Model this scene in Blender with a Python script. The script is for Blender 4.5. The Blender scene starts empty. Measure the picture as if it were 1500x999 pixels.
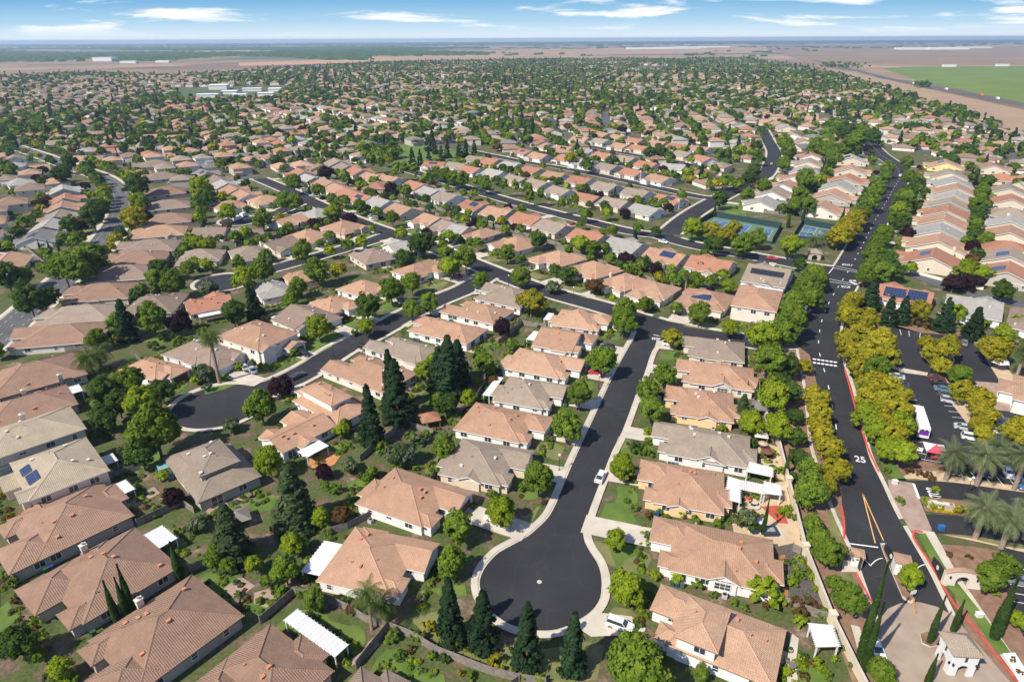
import bpy, math, random, bmesh
import numpy as np
from mathutils import Vector, Matrix
random.seed(11)
RNG = np.random.default_rng(7)
S = bpy.context.scene
COL = S.collection
R = math.radians
PI = math.pi

# ------------------------------------------------------------------ camera model (photo is 1500 x 999)
F, CX, CY, HCAM = 960.0, 750.0, 499.5, 90.0
ROLL = R(.267)
PITCH = math.atan((CY-57)/F)
CRL, SRL = math.cos(ROLL), math.sin(ROLL)
CPT, SPT = math.cos(PITCH), math.sin(PITCH)

def G(x, y, z=0.0):
    """the place on the level z where the survey pixel (x, y) points"""
    dx, dy = x-CX, y-CY
    dx, dy = dx*CRL-dy*SRL, dx*SRL+dy*CRL
    u, v = dx/F, dy/F
    t = (HCAM-z)/(SPT+v*CPT)
    return Vector((u*t, (CPT-v*SPT)*t, z))

def proj(X, Y, Z=0.0):
    z = Z-HCAM
    w = Y*CPT-z*SPT
    v = -(Y*SPT+z*CPT)
    if w < 1: return (-9999, -9999, 1.0)
    dx, dy = F*X/w, F*v/w
    return (CX+dx*CRL+dy*SRL, CY-dx*SRL+dy*CRL, w)

def top_height(b, yt):
    lo, hi = 0, 60
    for _ in range(40):
        m = (lo+hi)/2
        if proj(b[0], b[1], m)[1] < yt: hi = m
        else: lo = m
    return lo

cam = bpy.data.cameras.new('camera'); camo = bpy.data.objects.new('camera', cam); COL.objects.link(camo)
cam.sensor_width = 36; cam.sensor_fit = 'HORIZONTAL'; cam.lens = 36*F/1500; cam.clip_end = 80000; cam.clip_start = 1
rt, up, fw = Vector((1, 0, 0)), Vector((0, SPT, CPT)), Vector((0, CPT, -SPT))
cxv, cyv = rt*CRL-up*SRL, rt*SRL+up*CRL
M = Matrix((cxv, cyv, -fw)).transposed().to_4x4(); M.translation = (0, 0, HCAM)
camo.matrix_world = M
S.camera = camo

# ------------------------------------------------------------------ light, sky, exposure
SUN_TO = R(40)          # direction the shadows run on the ground
SUN_EL = R(46)
sd = Vector((math.cos(SUN_TO)*math.cos(SUN_EL), math.sin(SUN_TO)*math.cos(SUN_EL), -math.sin(SUN_EL)))
sl = bpy.data.lights.new('sun', 'SUN'); sl.energy = 5.0; sl.angle = R(.55); sl.color = (1, .93, .815)
so = bpy.data.objects.new('sun', sl); COL.objects.link(so); so.rotation_euler = sd.to_track_quat('-Z', 'Y').to_euler()
W = bpy.data.worlds.new('World'); S.world = W; W.use_nodes = True
nt = W.node_tree; N = nt.nodes; Lk = nt.links
bg = N['Background']
sky = N.new('ShaderNodeTexSky'); sky.sky_type = 'NISHITA'; sky.sun_disc = False
sky.sun_elevation = SUN_EL
src = -sd
sky.sun_rotation = math.atan2(src.x, src.y)
sky.altitude = 90; sky.air_density = 1.0; sky.dust_density = 0.0; sky.ozone_density = 8.0
tc = N.new('ShaderNodeTexCoord'); sep = N.new('ShaderNodeSeparateXYZ'); Lk.new(tc.outputs['Generated'], sep.inputs[0])
def wm(op, a, b=None):
    m = N.new('ShaderNodeMath'); m.operation = op
    for i, q in enumerate((a, b)):
        if q is None: continue
        if isinstance(q, (int, float)): m.inputs[i].default_value = q
        else: Lk.new(q, m.inputs[i])
    return m.outputs[0]
ya = wm('MAXIMUM', wm('ABSOLUTE', sep.outputs[1]), .05)
cu = wm('DIVIDE', sep.outputs[0], ya); cv = wm('DIVIDE', sep.outputs[2], ya)
cmb = N.new('ShaderNodeCombineXYZ')
Lk.new(wm('MULTIPLY', cu, 5.0), cmb.inputs[0]); Lk.new(wm('MULTIPLY', cv, 48), cmb.inputs[1]); cmb.inputs[2].default_value = 3.7
ns = N.new('ShaderNodeTexNoise'); ns.inputs['Scale'].default_value = 1.0; ns.inputs['Detail'].default_value = 7; ns.inputs['Roughness'].default_value = .56; ns.inputs['Distortion'].default_value = .35
Lk.new(cmb.outputs[0], ns.inputs['Vector'])
ramp = N.new('ShaderNodeMapRange'); ramp.interpolation_type = 'SMOOTHSTEP'
ramp.inputs['From Min'].default_value = .525; ramp.inputs['From Max'].default_value = .64; ramp.inputs['To Max'].default_value = .92
Lk.new(ns.outputs[0], ramp.inputs['Value'])
fade = N.new('ShaderNodeMapRange'); fade.inputs['From Min'].default_value = .004; fade.inputs['From Max'].default_value = .02
Lk.new(cv, fade.inputs['Value'])
mixc = N.new('ShaderNodeMix'); mixc.data_type = 'RGBA'
Lk.new(wm('MULTIPLY', ramp.outputs[0], fade.outputs[0]), mixc.inputs['Factor'])
hsv = N.new('ShaderNodeHueSaturation'); hsv.inputs['Saturation'].default_value = 1.0; hsv.inputs['Value'].default_value = 1.0
Lk.new(sky.outputs[0], hsv.inputs['Color'])
tint = N.new('ShaderNodeMix'); tint.data_type = 'RGBA'; tint.blend_type = 'MULTIPLY'; tint.inputs['Factor'].default_value = 1; tint.inputs['B'].default_value = (.86, .93, 1.12, 1)
Lk.new(hsv.outputs[0], tint.inputs['A'])
low = N.new('ShaderNodeValToRGB'); le = low.color_ramp.elements     # the pale band of sky close to the horizon
lf = N.new('ShaderNodeMapRange'); lf.inputs['From Max'].default_value = .055; Lk.new(cv, lf.inputs['Value']); Lk.new(lf.outputs[0], low.inputs[0])
le[0].color = (.90, .96, 1.0, 1); le[1].color = (.17, .46, .76, 1); q_ = le.new(.40); q_.color = (.50, .74, .90, 1)
lowv = N.new('ShaderNodeMix'); lowv.data_type = 'RGBA'; lowv.blend_type = 'MULTIPLY'; lowv.inputs['Factor'].default_value = 1; lowv.inputs['B'].default_value = (6.5, 6.75, 7.1, 1); Lk.new(low.outputs[0], lowv.inputs['A'])
hi_ = N.new('ShaderNodeMapRange'); hi_.inputs['From Min'].default_value = .055; hi_.inputs['From Max'].default_value = .45; Lk.new(cv, hi_.inputs['Value'])
skm = N.new('ShaderNodeMix'); skm.data_type = 'RGBA'; Lk.new(hi_.outputs[0], skm.inputs['Factor']); Lk.new(lowv.outputs['Result'], skm.inputs['A']); Lk.new(tint.outputs['Result'], skm.inputs['B'])
Lk.new(skm.outputs['Result'], mixc.inputs['A']); mixc.inputs['B'].default_value = (7.9, 7.9, 7.9, 1)
Lk.new(mixc.outputs['Result'], bg.inputs[0]); bg.inputs[1].default_value = .10
S.view_settings.view_transform = 'Standard'; S.view_settings.look = 'None'; S.view_settings.gamma = 1; S.view_settings.use_curve_mapping = False
S.view_settings.exposure = 0.5
HAZE = 8.5e-5
S.render.engine = 'CYCLES'
c = S.cycles
c.max_bounces = 5; c.diffuse_bounces = 2; c.glossy_bounces = 2; c.transmission_bounces = 3; c.transparent_max_bounces = 6; c.volume_bounces = 0
c.use_denoising = True; c.use_adaptive_sampling = True; c.adaptive_threshold = .02
c.sample_clamp_indirect = 6

# ------------------------------------------------------------------ materials
MATS = {}
def mat(name, col, rough=.85, var=.0, nscale=1.0, bump=0.0, bscale=8.0, spec=.3, col2=None, objvar=0.0, metal=0.0, coords='Object', detail=4):
    if name in MATS: return MATS[name]
    m = bpy.data.materials.new(name); m.use_nodes = True
    t = m.node_tree; b = t.nodes['Principled BSDF']
    b.inputs['Roughness'].default_value = rough; b.inputs['Specular IOR Level'].default_value = spec; b.inputs['Metallic'].default_value = metal
    b.inputs['Base Color'].default_value = (*col, 1)
    m.diffuse_color = (*col, 1)
    out = None
    if var or col2 or objvar or bump:
        tcn = t.nodes.new('ShaderNodeTexCoord')
        src_ = tcn.outputs[coords]
    if var or col2:
        n = t.nodes.new('ShaderNodeTexNoise'); n.inputs['Scale'].default_value = nscale; n.inputs['Detail'].default_value = detail
        t.links.new(src_, n.inputs['Vector'])
        mx = t.nodes.new('ShaderNodeMix'); mx.data_type = 'RGBA'
        c2 = col2 or tuple(min(1, q*(1+var)) for q in col)
        c1 = col if col2 else tuple(q*(1-var) for q in col)
        mx.inputs['A'].default_value = (*c1, 1); mx.inputs['B'].default_value = (*c2, 1)
        mr = t.nodes.new('ShaderNodeMapRange'); mr.inputs['From Min'].default_value = .32; mr.inputs['From Max'].default_value = .68
        t.links.new(n.outputs[0], mr.inputs['Value']); t.links.new(mr.outputs[0], mx.inputs['Factor'])
        out = mx.outputs['Result']
    if objvar:
        oi = t.nodes.new('ShaderNodeObjectInfo'); h = t.nodes.new('ShaderNodeHueSaturation')
        mr = t.nodes.new('ShaderNodeMapRange'); mr.inputs['To Min'].default_value = 1-objvar; mr.inputs['To Max'].default_value = 1+objvar
        t.links.new(oi.outputs['Random'], mr.inputs['Value']); t.links.new(mr.outputs[0], h.inputs['Value'])
        if out: t.links.new(out, h.inputs['Color'])
        else: h.inputs['Color'].default_value = (*col, 1)
        out = h.outputs[0]
    if out: t.links.new(out, b.inputs['Base Color'])
    if bump:
        n = t.nodes.new('ShaderNodeTexNoise'); n.inputs['Scale'].default_value = bscale; n.inputs['Detail'].default_value = 3
        t.links.new(src_, n.inputs['Vector'])
        bp = t.nodes.new('ShaderNodeBump'); bp.inputs['Strength'].default_value = bump; bp.inputs['Distance'].default_value = .1
        t.links.new(n.outputs[0], bp.inputs['Height']); t.links.new(bp.outputs[0], b.inputs['Normal'])
    MATS[name] = m
    return m

def roof_mat(name, col):
    if name in MATS: return MATS[name]
    m = bpy.data.materials.new(name); m.use_nodes = True; t = m.node_tree; b = t.nodes['Principled BSDF']
    b.inputs['Roughness'].default_value = .8; b.inputs['Specular IOR Level'].default_value = .25
    uv = t.nodes.new('ShaderNodeUVMap')
    br = t.nodes.new('ShaderNodeTexBrick'); br.offset = .5
    br.inputs['Scale'].default_value = 1.0; br.inputs['Brick Width'].default_value = .34; br.inputs['Row Height'].default_value = .42
    br.inputs['Mortar Size'].default_value = .035; br.inputs['Mortar Smooth'].default_value = .4; br.inputs['Bias'].default_value = 0
    br.inputs['Color1'].default_value = (*[q*.91 for q in col], 1); br.inputs['Color2'].default_value = (*[min(1, q*1.09) for q in col], 1)
    br.inputs['Mortar'].default_value = (*[q*.86 for q in col], 1)
    t.links.new(uv.outputs[0], br.inputs['Vector'])
    n = t.nodes.new('ShaderNodeTexNoise'); n.inputs['Scale'].default_value = .35; n.inputs['Detail'].default_value = 6
    tcn = t.nodes.new('ShaderNodeTexCoord'); t.links.new(tcn.outputs['Object'], n.inputs['Vector'])
    mr = t.nodes.new('ShaderNodeMapRange'); mr.inputs['From Min'].default_value = .3; mr.inputs['From Max'].default_value = .7
    mr.inputs['To Min'].default_value = .88; mr.inputs['To Max'].default_value = 1.1
    t.links.new(n.outputs[0], mr.inputs['Value'])
    oi = t.nodes.new('ShaderNodeObjectInfo')
    m2 = t.nodes.new('ShaderNodeMapRange'); m2.inputs['To Min'].default_value = .9; m2.inputs['To Max'].default_value = 1.1
    t.links.new(oi.outputs['Random'], m2.inputs['Value'])
    mm = t.nodes.new('ShaderNodeMath'); mm.operation = 'MULTIPLY'; t.links.new(mr.outputs[0], mm.inputs[0]); t.links.new(m2.outputs[0], mm.inputs[1])
    h = t.nodes.new('ShaderNodeHueSaturation'); t.links.new(br.outputs['Color'], h.inputs['Color']); t.links.new(mm.outputs[0], h.inputs['Value'])
    t.links.new(h.outputs[0], b.inputs['Base Color'])
    sx = t.nodes.new('ShaderNodeSeparateXYZ'); t.links.new(uv.outputs[0], sx.inputs[0])
    def mth(op, a, bb=None):
        q = t.nodes.new('ShaderNodeMath'); q.operation = op
        for i, s in enumerate((a, bb)):
            if s is None: continue
            if isinstance(s, (int, float)): q.inputs[i].default_value = s
            else: t.links.new(s, q.inputs[i])
        return q.outputs[0]
    saw = mth('SUBTRACT', 1.0, mth('FRACT', mth('DIVIDE', sx.outputs[1], .42)))
    rib = mth('MULTIPLY', mth('SINE', mth('MULTIPLY', sx.outputs[0], 2*PI/.34)), .35)
    bp = t.nodes.new('ShaderNodeBump'); bp.inputs['Strength'].default_value = .75; bp.inputs['Distance'].default_value = .08
    t.links.new(mth('ADD', saw, rib), bp.inputs['Height']); t.links.new(bp.outputs[0], b.inputs['Normal'])
    m.diffuse_color = (*col, 1)
    MATS[name] = m
    return m

def leaf_mat(name, cols, objvar=.16):
    """cols: two or three leaf colours; which leaf has which is fixed per leaf"""
    if name in MATS: return MATS[name]
    m = bpy.data.materials.new(name); m.use_nodes = True; t = m.node_tree; t.nodes.remove(t.nodes['Principled BSDF'])
    g = t.nodes.new('ShaderNodeNewGeometry')
    cr_ = t.nodes.new('ShaderNodeValToRGB'); e = cr_.color_ramp.elements
    k = len(cols)
    e[0].color = (*cols[0], 1); e[1].color = (*cols[-1], 1)
    if k == 3:
        q = e.new(.5); q.color = (*cols[1], 1)
    tcn = t.nodes.new('ShaderNodeTexCoord'); n = t.nodes.new('ShaderNodeTexNoise'); n.inputs['Scale'].default_value = .45; n.inputs['Detail'].default_value = 3
    t.links.new(tcn.outputs['Object'], n.inputs['Vector'])
    ad = t.nodes.new('ShaderNodeMath'); ad.operation = 'MULTIPLY_ADD'; ad.inputs[1].default_value = .45
    t.links.new(g.outputs['Random Per Island'], ad.inputs[0])
    mr = t.nodes.new('ShaderNodeMapRange'); mr.inputs['From Min'].default_value = .3; mr.inputs['From Max'].default_value = .7; mr.inputs['To Max'].default_value = .6
    t.links.new(n.outputs[0], mr.inputs['Value']); t.links.new(mr.outputs[0], ad.inputs[2]); t.links.new(ad.outputs[0], cr_.inputs[0])
    oi = t.nodes.new('ShaderNodeObjectInfo'); h = t.nodes.new('ShaderNodeHueSaturation')
    m2 = t.nodes.new('ShaderNodeMapRange'); m2.inputs['To Min'].default_value = 1-objvar; m2.inputs['To Max'].default_value = 1+objvar
    t.links.new(oi.outputs['Random'], m2.inputs['Value']); t.links.new(m2.outputs[0], h.inputs['Value']); t.links.new(cr_.outputs[0], h.inputs['Color'])
    d = t.nodes.new('ShaderNodeBsdfDiffuse'); tr = t.nodes.new('ShaderNodeBsdfTranslucent'); mx = t.nodes.new('ShaderNodeMixShader'); mx.inputs[0].default_value = .36
    t.links.new(h.outputs[0], d.inputs[0]); t.links.new(h.outputs[0], tr.inputs[0]); t.links.new(d.outputs[0], mx.inputs[1]); t.links.new(tr.outputs[0], mx.inputs[2])
    t.links.new(mx.outputs[0], t.nodes['Material Output'].inputs['Surface'])
    m.diffuse_color = (*cols[0], 1)
    MATS[name] = m
    return m

def grid_mat(name, col, line, w, h_, mortar=.02, rough=.3, spec=.5):
    if name in MATS: return MATS[name]
    m = bpy.data.materials.new(name); m.use_nodes = True; t = m.node_tree; b = t.nodes['Principled BSDF']
    b.inputs['Roughness'].default_value = rough; b.inputs['Specular IOR Level'].default_value = spec
    uv = t.nodes.new('ShaderNodeUVMap'); br = t.nodes.new('ShaderNodeTexBrick'); br.offset = 0
    br.inputs['Scale'].default_value = 1; br.inputs['Brick Width'].default_value = w; br.inputs['Row Height'].default_value = h_; br.inputs['Mortar Size'].default_value = mortar
    br.inputs['Color1'].default_value = (*[q*.9 for q in col], 1); br.inputs['Color2'].default_value = (*[q*1.1 for q in col], 1); br.inputs['Mortar'].default_value = (*line, 1)
    t.links.new(uv.outputs[0], br.inputs['Vector']); t.links.new(br.outputs['Color'], b.inputs['Base Color'])
    MATS[name] = m
    return m

ROOFS = {
 'tan': ((.385, .232, .148), 'tan'), 'peach': ((.41, .256, .165), 'pale tan'), 'brown': ((.25, .185, .14), 'brown'), 'dun': ((.285, .225, .17), 'grey brown'),
 'grey': ((.33, .31, .275), 'pale grey'), 'slate': ((.19, .18, .165), 'dark grey'), 'terra': ((.36, .172, .105), 'terracotta'), 'red': ((.27, .168, .115), 'reddish brown'), 'sand': ((.36, .295, .21), 'sandy'),
}
for k, (q, _) in ROOFS.items(): roof_mat('tile roof '+k, q)
WALLS = {'white': (.70, .68, .64), 'cream': (.60, .51, .38), 'beige': (.58, .49, .38), 'taupe': (.40, .355, .30), 'yellow': (.75, .56, .22), 'ivory': (.64, .585, .50), 'apricot': (.70, .47, .26)}
for k, q in WALLS.items(): mat('stucco '+k, q, .9, var=.05, nscale=.4, objvar=.06)
M_TRIM = mat('trim white', (.78, .77, .74), .6)
M_TRIMB = mat('trim brown', (.20, .14, .10), .6)
M_GLASS = mat('window glass', (.035, .045, .055), .08, spec=.8)
M_GAR = {'white': mat('garage white', (.74, .73, .70), .6), 'brown': mat('garage brown', (.13, .075, .045), .6), 'grey': mat('garage taupe', (.42, .36, .29), .6)}
M_CONC = mat('concrete', (.47, .42, .34), .9, var=.13, nscale=.35, bump=.2, bscale=6, coords='Generated' if 0 else 'Object')
M_CONC2 = mat('concrete pale', (.475, .425, .345), .9, var=.12, nscale=.3)
def asphalt(name, c1, c2):
    m = mat(name, c1, .86, col2=c2, nscale=.09, bump=.2, bscale=20, detail=10); t = m.node_tree; b = t.nodes['Principled BSDF']
    old = b.inputs['Base Color'].links[0].from_socket
    tcn = t.nodes.new('ShaderNodeTexCoord'); nz = t.nodes.new('ShaderNodeTexNoise'); nz.inputs['Scale'].default_value = .5; nz.inputs['Detail'].default_value = 3
    t.links.new(tcn.outputs['Object'], nz.inputs['Vector'])
    vv = t.nodes.new('ShaderNodeVectorMath'); vv.operation = 'MULTIPLY_ADD'; vv.inputs[1].default_value = (2.5, 2.5, 0); t.links.new(nz.outputs['Color'], vv.inputs[0]); t.links.new(tcn.outputs['Object'], vv.inputs[2])
    vo = t.nodes.new('ShaderNodeTexVoronoi'); vo.feature = 'DISTANCE_TO_EDGE'; vo.inputs['Scale'].default_value = .14; t.links.new(vv.outputs[0], vo.inputs['Vector'])
    mr = t.nodes.new('ShaderNodeMapRange'); mr.inputs['From Max'].default_value = .018; mr.inputs['To Min'].default_value = 1.35; mr.inputs['To Max'].default_value = 1.0; t.links.new(vo.outputs['Distance'], mr.inputs['Value'])
    h = t.nodes.new('ShaderNodeHueSaturation'); t.links.new(old, h.inputs['Color']); t.links.new(mr.outputs[0], h.inputs['Value']); t.links.new(h.outputs[0], b.inputs['Base Color'])
    return m
M_ASPH = asphalt('asphalt', (.021, .021, .024), (.032, .032, .035))
M_ASPH2 = mat('asphalt worn', (.095, .094, .095), .9, var=.2, nscale=.1, detail=8)
M_LINE = mat('road paint white', (.75, .75, .73), .7, var=.1, nscale=3)
M_YEL = mat('road paint yellow', (.62, .36, .12), .7)
M_REDK = mat('kerb paint red', (.52, .07, .05), .7, var=.2, nscale=1)
M_LAWN = mat('lawn', (.060, .120, .018), .95, col2=(.130, .180, .034), nscale=.22, bump=.5, bscale=10, detail=8)
M_LAWN2 = mat('lawn dry', (.10, .125, .035), .95, col2=(.21, .19, .075), nscale=.3, bump=.5, bscale=10, detail=8)
M_MULCH = mat('mulch', (.17, .095, .06), .95, col2=(.25, .155, .10), nscale=.7, bump=.5, bscale=8, detail=8)
M_DECO = mat('decomposed granite', (.52, .39, .25), .95, col2=(.42, .31, .20), nscale=.6, detail=6)
M_PAVE = mat('pavers', (.27, .205, .155), .9, col2=(.345, .27, .205), nscale=.35, detail=7)
M_PAVR = mat('pavers rose', (.27, .19, .15), .9, col2=(.36, .265, .21), nscale=.5, detail=7)
M_REDP = mat('red paving', (.40, .075, .05), .8, var=.15, nscale=1)
M_WHITE = mat('white paint', (.64, .64, .62), .55)
M_WOOD = mat('fence wood', (.20, .17, .145), .9, var=.25, nscale=1.5)
M_BARK = mat('bark', (.14, .10, .075), .95, var=.3, nscale=3)
M_BARKP = mat('palm bark', (.26, .20, .15), .95, var=.3, nscale=5)
M_BLACK = mat('black metal', (.018, .018, .02), .5)
M_METAL = mat('galvanised metal', (.5, .5, .5), .4, metal=.6)
M_SOLAR = grid_mat('solar cells', (.018, .030, .075), (.09, .12, .19), .95, 1.6, .03, .18, .6)
M_SOLARB = grid_mat('solar black', (.02, .022, .03), (.05, .05, .06), .95, 1.6, .03, .25, .5)
M_VENTO = mat('vent clay', (.50, .20, .11), .8); M_VENTW = mat('vent pale', (.60, .55, .48), .7)
M_CHIM = mat('chimney stucco', (.62, .55, .45), .9)

# ------------------------------------------------------------------ mesh builder
class MB:
    def __init__(s): s.v = []; s.f = []; s.m = []; s.uv = []
    def face(s, pts, mi=0, uv=None):
        k = len(s.v); s.v.extend([tuple(p) for p in pts]); s.f.append(tuple(range(k, k+len(pts)))); s.m.append(mi)
        s.uv.extend(uv if uv else [(p[0], p[1]) for p in pts])
    def box(s, x0, x1, y0, y1, z0, z1, mi=0, bottom=False):
        a = [(x0, y0), (x1, y0), (x1, y1), (x0, y1)]
        s.face([(x, y, z1) for x, y in a], mi)
        if bottom: s.face([(x, y, z0) for x, y in reversed(a)], mi)
        for i in range(4):
            (xa, ya_), (xb, yb) = a[i], a[(i+1) % 4]
            L = math.hypot(xb-xa, yb-ya_)
            s.face([(xa, ya_, z0), (xb, yb, z0), (xb, yb, z1), (xa, ya_, z1)], mi, [(0, z0), (L, z0), (L, z1), (0, z1)])
    def prism(s, poly, z0, z1, mi=0, top=True, side=True, mis=None):
        """closed outline (list of xy) between two levels"""
        n = len(poly)
        ar = sum(poly[i][0]*poly[(i+1) % n][1]-poly[(i+1) % n][0]*poly[i][1] for i in range(n))
        if ar < 0: poly = list(reversed(poly))
        if top: s.face([(x, y, z1) for x, y in poly], mi)
        if side:
            for i in range(n):
                a, b = poly[i], poly[(i+1) % n]
                s.face([(a[0], a[1], z0), (b[0], b[1], z0), (b[0], b[1], z1), (a[0], a[1], z1)], mi if mis is None else mis)
    def tube(s, p, q, r0, r1, n=8, mi=0, caps=True):
        p, q = Vector(p), Vector(q); d = (q-p).normalized()
        a = d.orthogonal().normalized(); b = d.cross(a)
        A = [p+(a*math.cos(2*PI*i/n)+b*math.sin(2*PI*i/n))*r0 for i in range(n)]
        B = [q+(a*math.cos(2*PI*i/n)+b*math.sin(2*PI*i/n))*r1 for i in range(n)]
        for i in range(n): s.face([A[i], A[(i+1) % n], B[(i+1) % n], B[i]], mi)
        if caps: s.face(B, mi); s.face(list(reversed(A)), mi)
    def ball(s, c, r, n=8, mi=0, sz=1.0):
        P = [[(c[0]+r*math.sin(PI*j/n)*math.cos(2*PI*i/n), c[1]+r*math.sin(PI*j/n)*math.sin(2*PI*i/n), c[2]+sz*r*math.cos(PI*j/n)) for i in range(n)] for j in range(n+1)]
        for j in range(n):
            for i in range(n):
                i2 = (i+1) % n
                if j == 0: s.face([P[0][0], P[1][i], P[1][i2]], mi)
                elif j == n-1: s.face([P[j][i], P[n][0], P[j][i2]], mi)
                else: s.face([P[j][i], P[j+1][i], P[j+1][i2], P[j][i2]], mi)
    def mesh(s, name, mats):
        me = bpy.data.meshes.new(name); me.from_pydata(s.v, [], s.f)
        if not isinstance(mats, (list, tuple)): mats = [mats]
        for q in mats: me.materials.append(q)
        me.polygons.foreach_set('material_index', s.m)
        u = me.uv_layers.new(name='UVMap'); u.data.foreach_set('uv', np.array(s.uv, dtype=np.float32).ravel())
        me.update(); return me
    def build(s, name, mats, parent=None, loc=None):
        return link(name, s.mesh(name, mats), parent, loc)

def link(name, data, parent=None, loc=None, rz=None):
    o = bpy.data.objects.new(name, data); COL.objects.link(o)
    if parent is not None: o.parent = parent
    if loc is not None: o.location = loc
    if rz is not None: o.rotation_euler = (0, 0, rz)
    return o
def tag(o, label=None, cat=None, group=None, kind=None):
    if label: o['label'] = label
    if cat: o['category'] = cat
    if group: o['group'] = group
    if kind: o['kind'] = kind
    return o
def empty(name, loc=(0, 0, 0), rz=0, scale=None):
    o = bpy.data.objects.new(name, None); COL.objects.link(o); o.location = loc; o.rotation_euler = (0, 0, rz); o.empty_display_size = .5
    if scale: o.scale = scale
    return o
def structure(o): o['kind'] = 'structure'; return o

def quads_mesh(name, V, mats, mi=None, extra=None):
    """V: (n,4,3) array of leaf quads"""
    V = np.asarray(V, dtype=np.float32); n = len(V)
    me = bpy.data.meshes.new(name)
    me.vertices.add(n*4); me.vertices.foreach_set('co', V.reshape(-1))
    me.loops.add(n*4); me.loops.foreach_set('vertex_index', np.arange(n*4, dtype=np.int32))
    me.polygons.add(n); me.polygons.foreach_set('loop_start', np.arange(0, n*4, 4, dtype=np.int32)); me.polygons.foreach_set('loop_total', np.full(n, 4, dtype=np.int32))
    for q in (mats if isinstance(mats, (list, tuple)) else [mats]): me.materials.append(q)
    if mi is not None: me.polygons.foreach_set('material_index', np.asarray(mi, dtype=np.int32))
    me.update(calc_edges=True); me.validate()
    return me

def pip(x, y, poly):
    ins = False; n = len(poly); j = n-1
    for i in range(n):
        xi, yi = poly[i]; xj, yj = poly[j]
        if (yi > y) != (yj > y) and x < (xj-xi)*(y-yi)/(yj-yi)+xi: ins = not ins
        j = i
    return ins
ORD = 'first second third fourth fifth sixth seventh eighth ninth tenth eleventh twelfth thirteenth fourteenth fifteenth sixteenth seventeenth eighteenth nineteenth twentieth'.split()
# ------------------------------------------------------------------ ground
def sheet(name, poly, z, m, kind='structure', px=True):
    """flat sheet from an outline"""
    pts = [G(x, y) for x, y in poly] if px else poly
    P = [(p[0], p[1]) for p in pts]
    n = len(P)
    if sum(P[i][0]*P[(i+1) % n][1]-P[(i+1) % n][0]*P[i][1] for i in range(n)) < 0: P.reverse()
    bm = bmesh.new(); vs = [bm.verts.new((x, y, z)) for x, y in P]
    f = bm.faces.new(vs); bmesh.ops.triangulate(bm, faces=[f])
    me = bpy.data.meshes.new(name); bm.to_mesh(me); bm.free(); me.materials.append(m)
    me.uv_layers.new(name='UVMap')
    o = link(name, me); o['kind'] = kind
    return o
def sheets(name, polys, z, m, kind='structure'):
    bm = bmesh.new()
    for i, poly in enumerate(polys):
        P = [(p[0], p[1]) for p in poly]; n = len(P)
        if sum(P[k][0]*P[(k+1) % n][1]-P[(k+1) % n][0]*P[k][1] for k in range(n)) < 0: P.reverse()
        f = bm.faces.new([bm.verts.new((x, y, z+.0006*(i % 9))) for x, y in P]); bmesh.ops.triangulate(bm, faces=[f])
    me = bpy.data.meshes.new(name); bm.to_mesh(me); bm.free(); me.materials.append(m)
    o = link(name, me); o['kind'] = kind
    return o
def pxp(s): return [tuple(float(q) for q in t.split(',')) for t in s.split()]
def W2(s): return [G(x, y) for x, y in pxp(s)]

def field_mat():
    m = mat('dry fields', (.2, .13, .09), .95); t = m.node_tree; b = t.nodes['Principled BSDF']
    tcn = t.nodes.new('ShaderNodeTexCoord'); vo = t.nodes.new('ShaderNodeTexVoronoi'); vo.distance = 'CHEBYCHEV'; vo.inputs['Scale'].default_value = .0017; t.links.new(tcn.outputs['Object'], vo.inputs['Vector'])
    sx = t.nodes.new('ShaderNodeSeparateColor'); t.links.new(vo.outputs['Color'], sx.inputs[0])
    r_ = t.nodes.new('ShaderNodeValToRGB'); r_.color_ramp.interpolation = 'CONSTANT'; e = r_.color_ramp.elements
    cs = ((0, (.17, .115, .075)), (.22, (.27, .185, .115)), (.42, (.21, .15, .10)), (.6, (.33, .235, .145)), (.76, (.13, .115, .06)), (.9, (.10, .11, .045)))
    e[0].color = (*cs[0][1], 1); e[1].position = cs[-1][0]; e[1].color = (*cs[-1][1], 1)
    for ps, c_ in cs[1:-1]: q = e.new(ps); q.color = (*c_, 1)
    t.links.new(sx.outputs[0], r_.inputs[0]); n = t.nodes.new('ShaderNodeTexNoise'); n.inputs['Scale'].default_value = .003; n.inputs['Detail'].default_value = 8; t.links.new(tcn.outputs['Object'], n.inputs['Vector'])
    mr = t.nodes.new('ShaderNodeMapRange'); mr.inputs['From Min'].default_value = .3; mr.inputs['From Max'].default_value = .7; mr.inputs['To Min'].default_value = .75; mr.inputs['To Max'].default_value = 1.2; t.links.new(n.outputs[0], mr.inputs['Value'])
    h = t.nodes.new('ShaderNodeHueSaturation'); t.links.new(r_.outputs[0], h.inputs['Color']); t.links.new(mr.outputs[0], h.inputs['Value']); t.links.new(h.outputs[0], b.inputs['Base Color'])
    return m
M_GROUND = field_mat()
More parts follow.
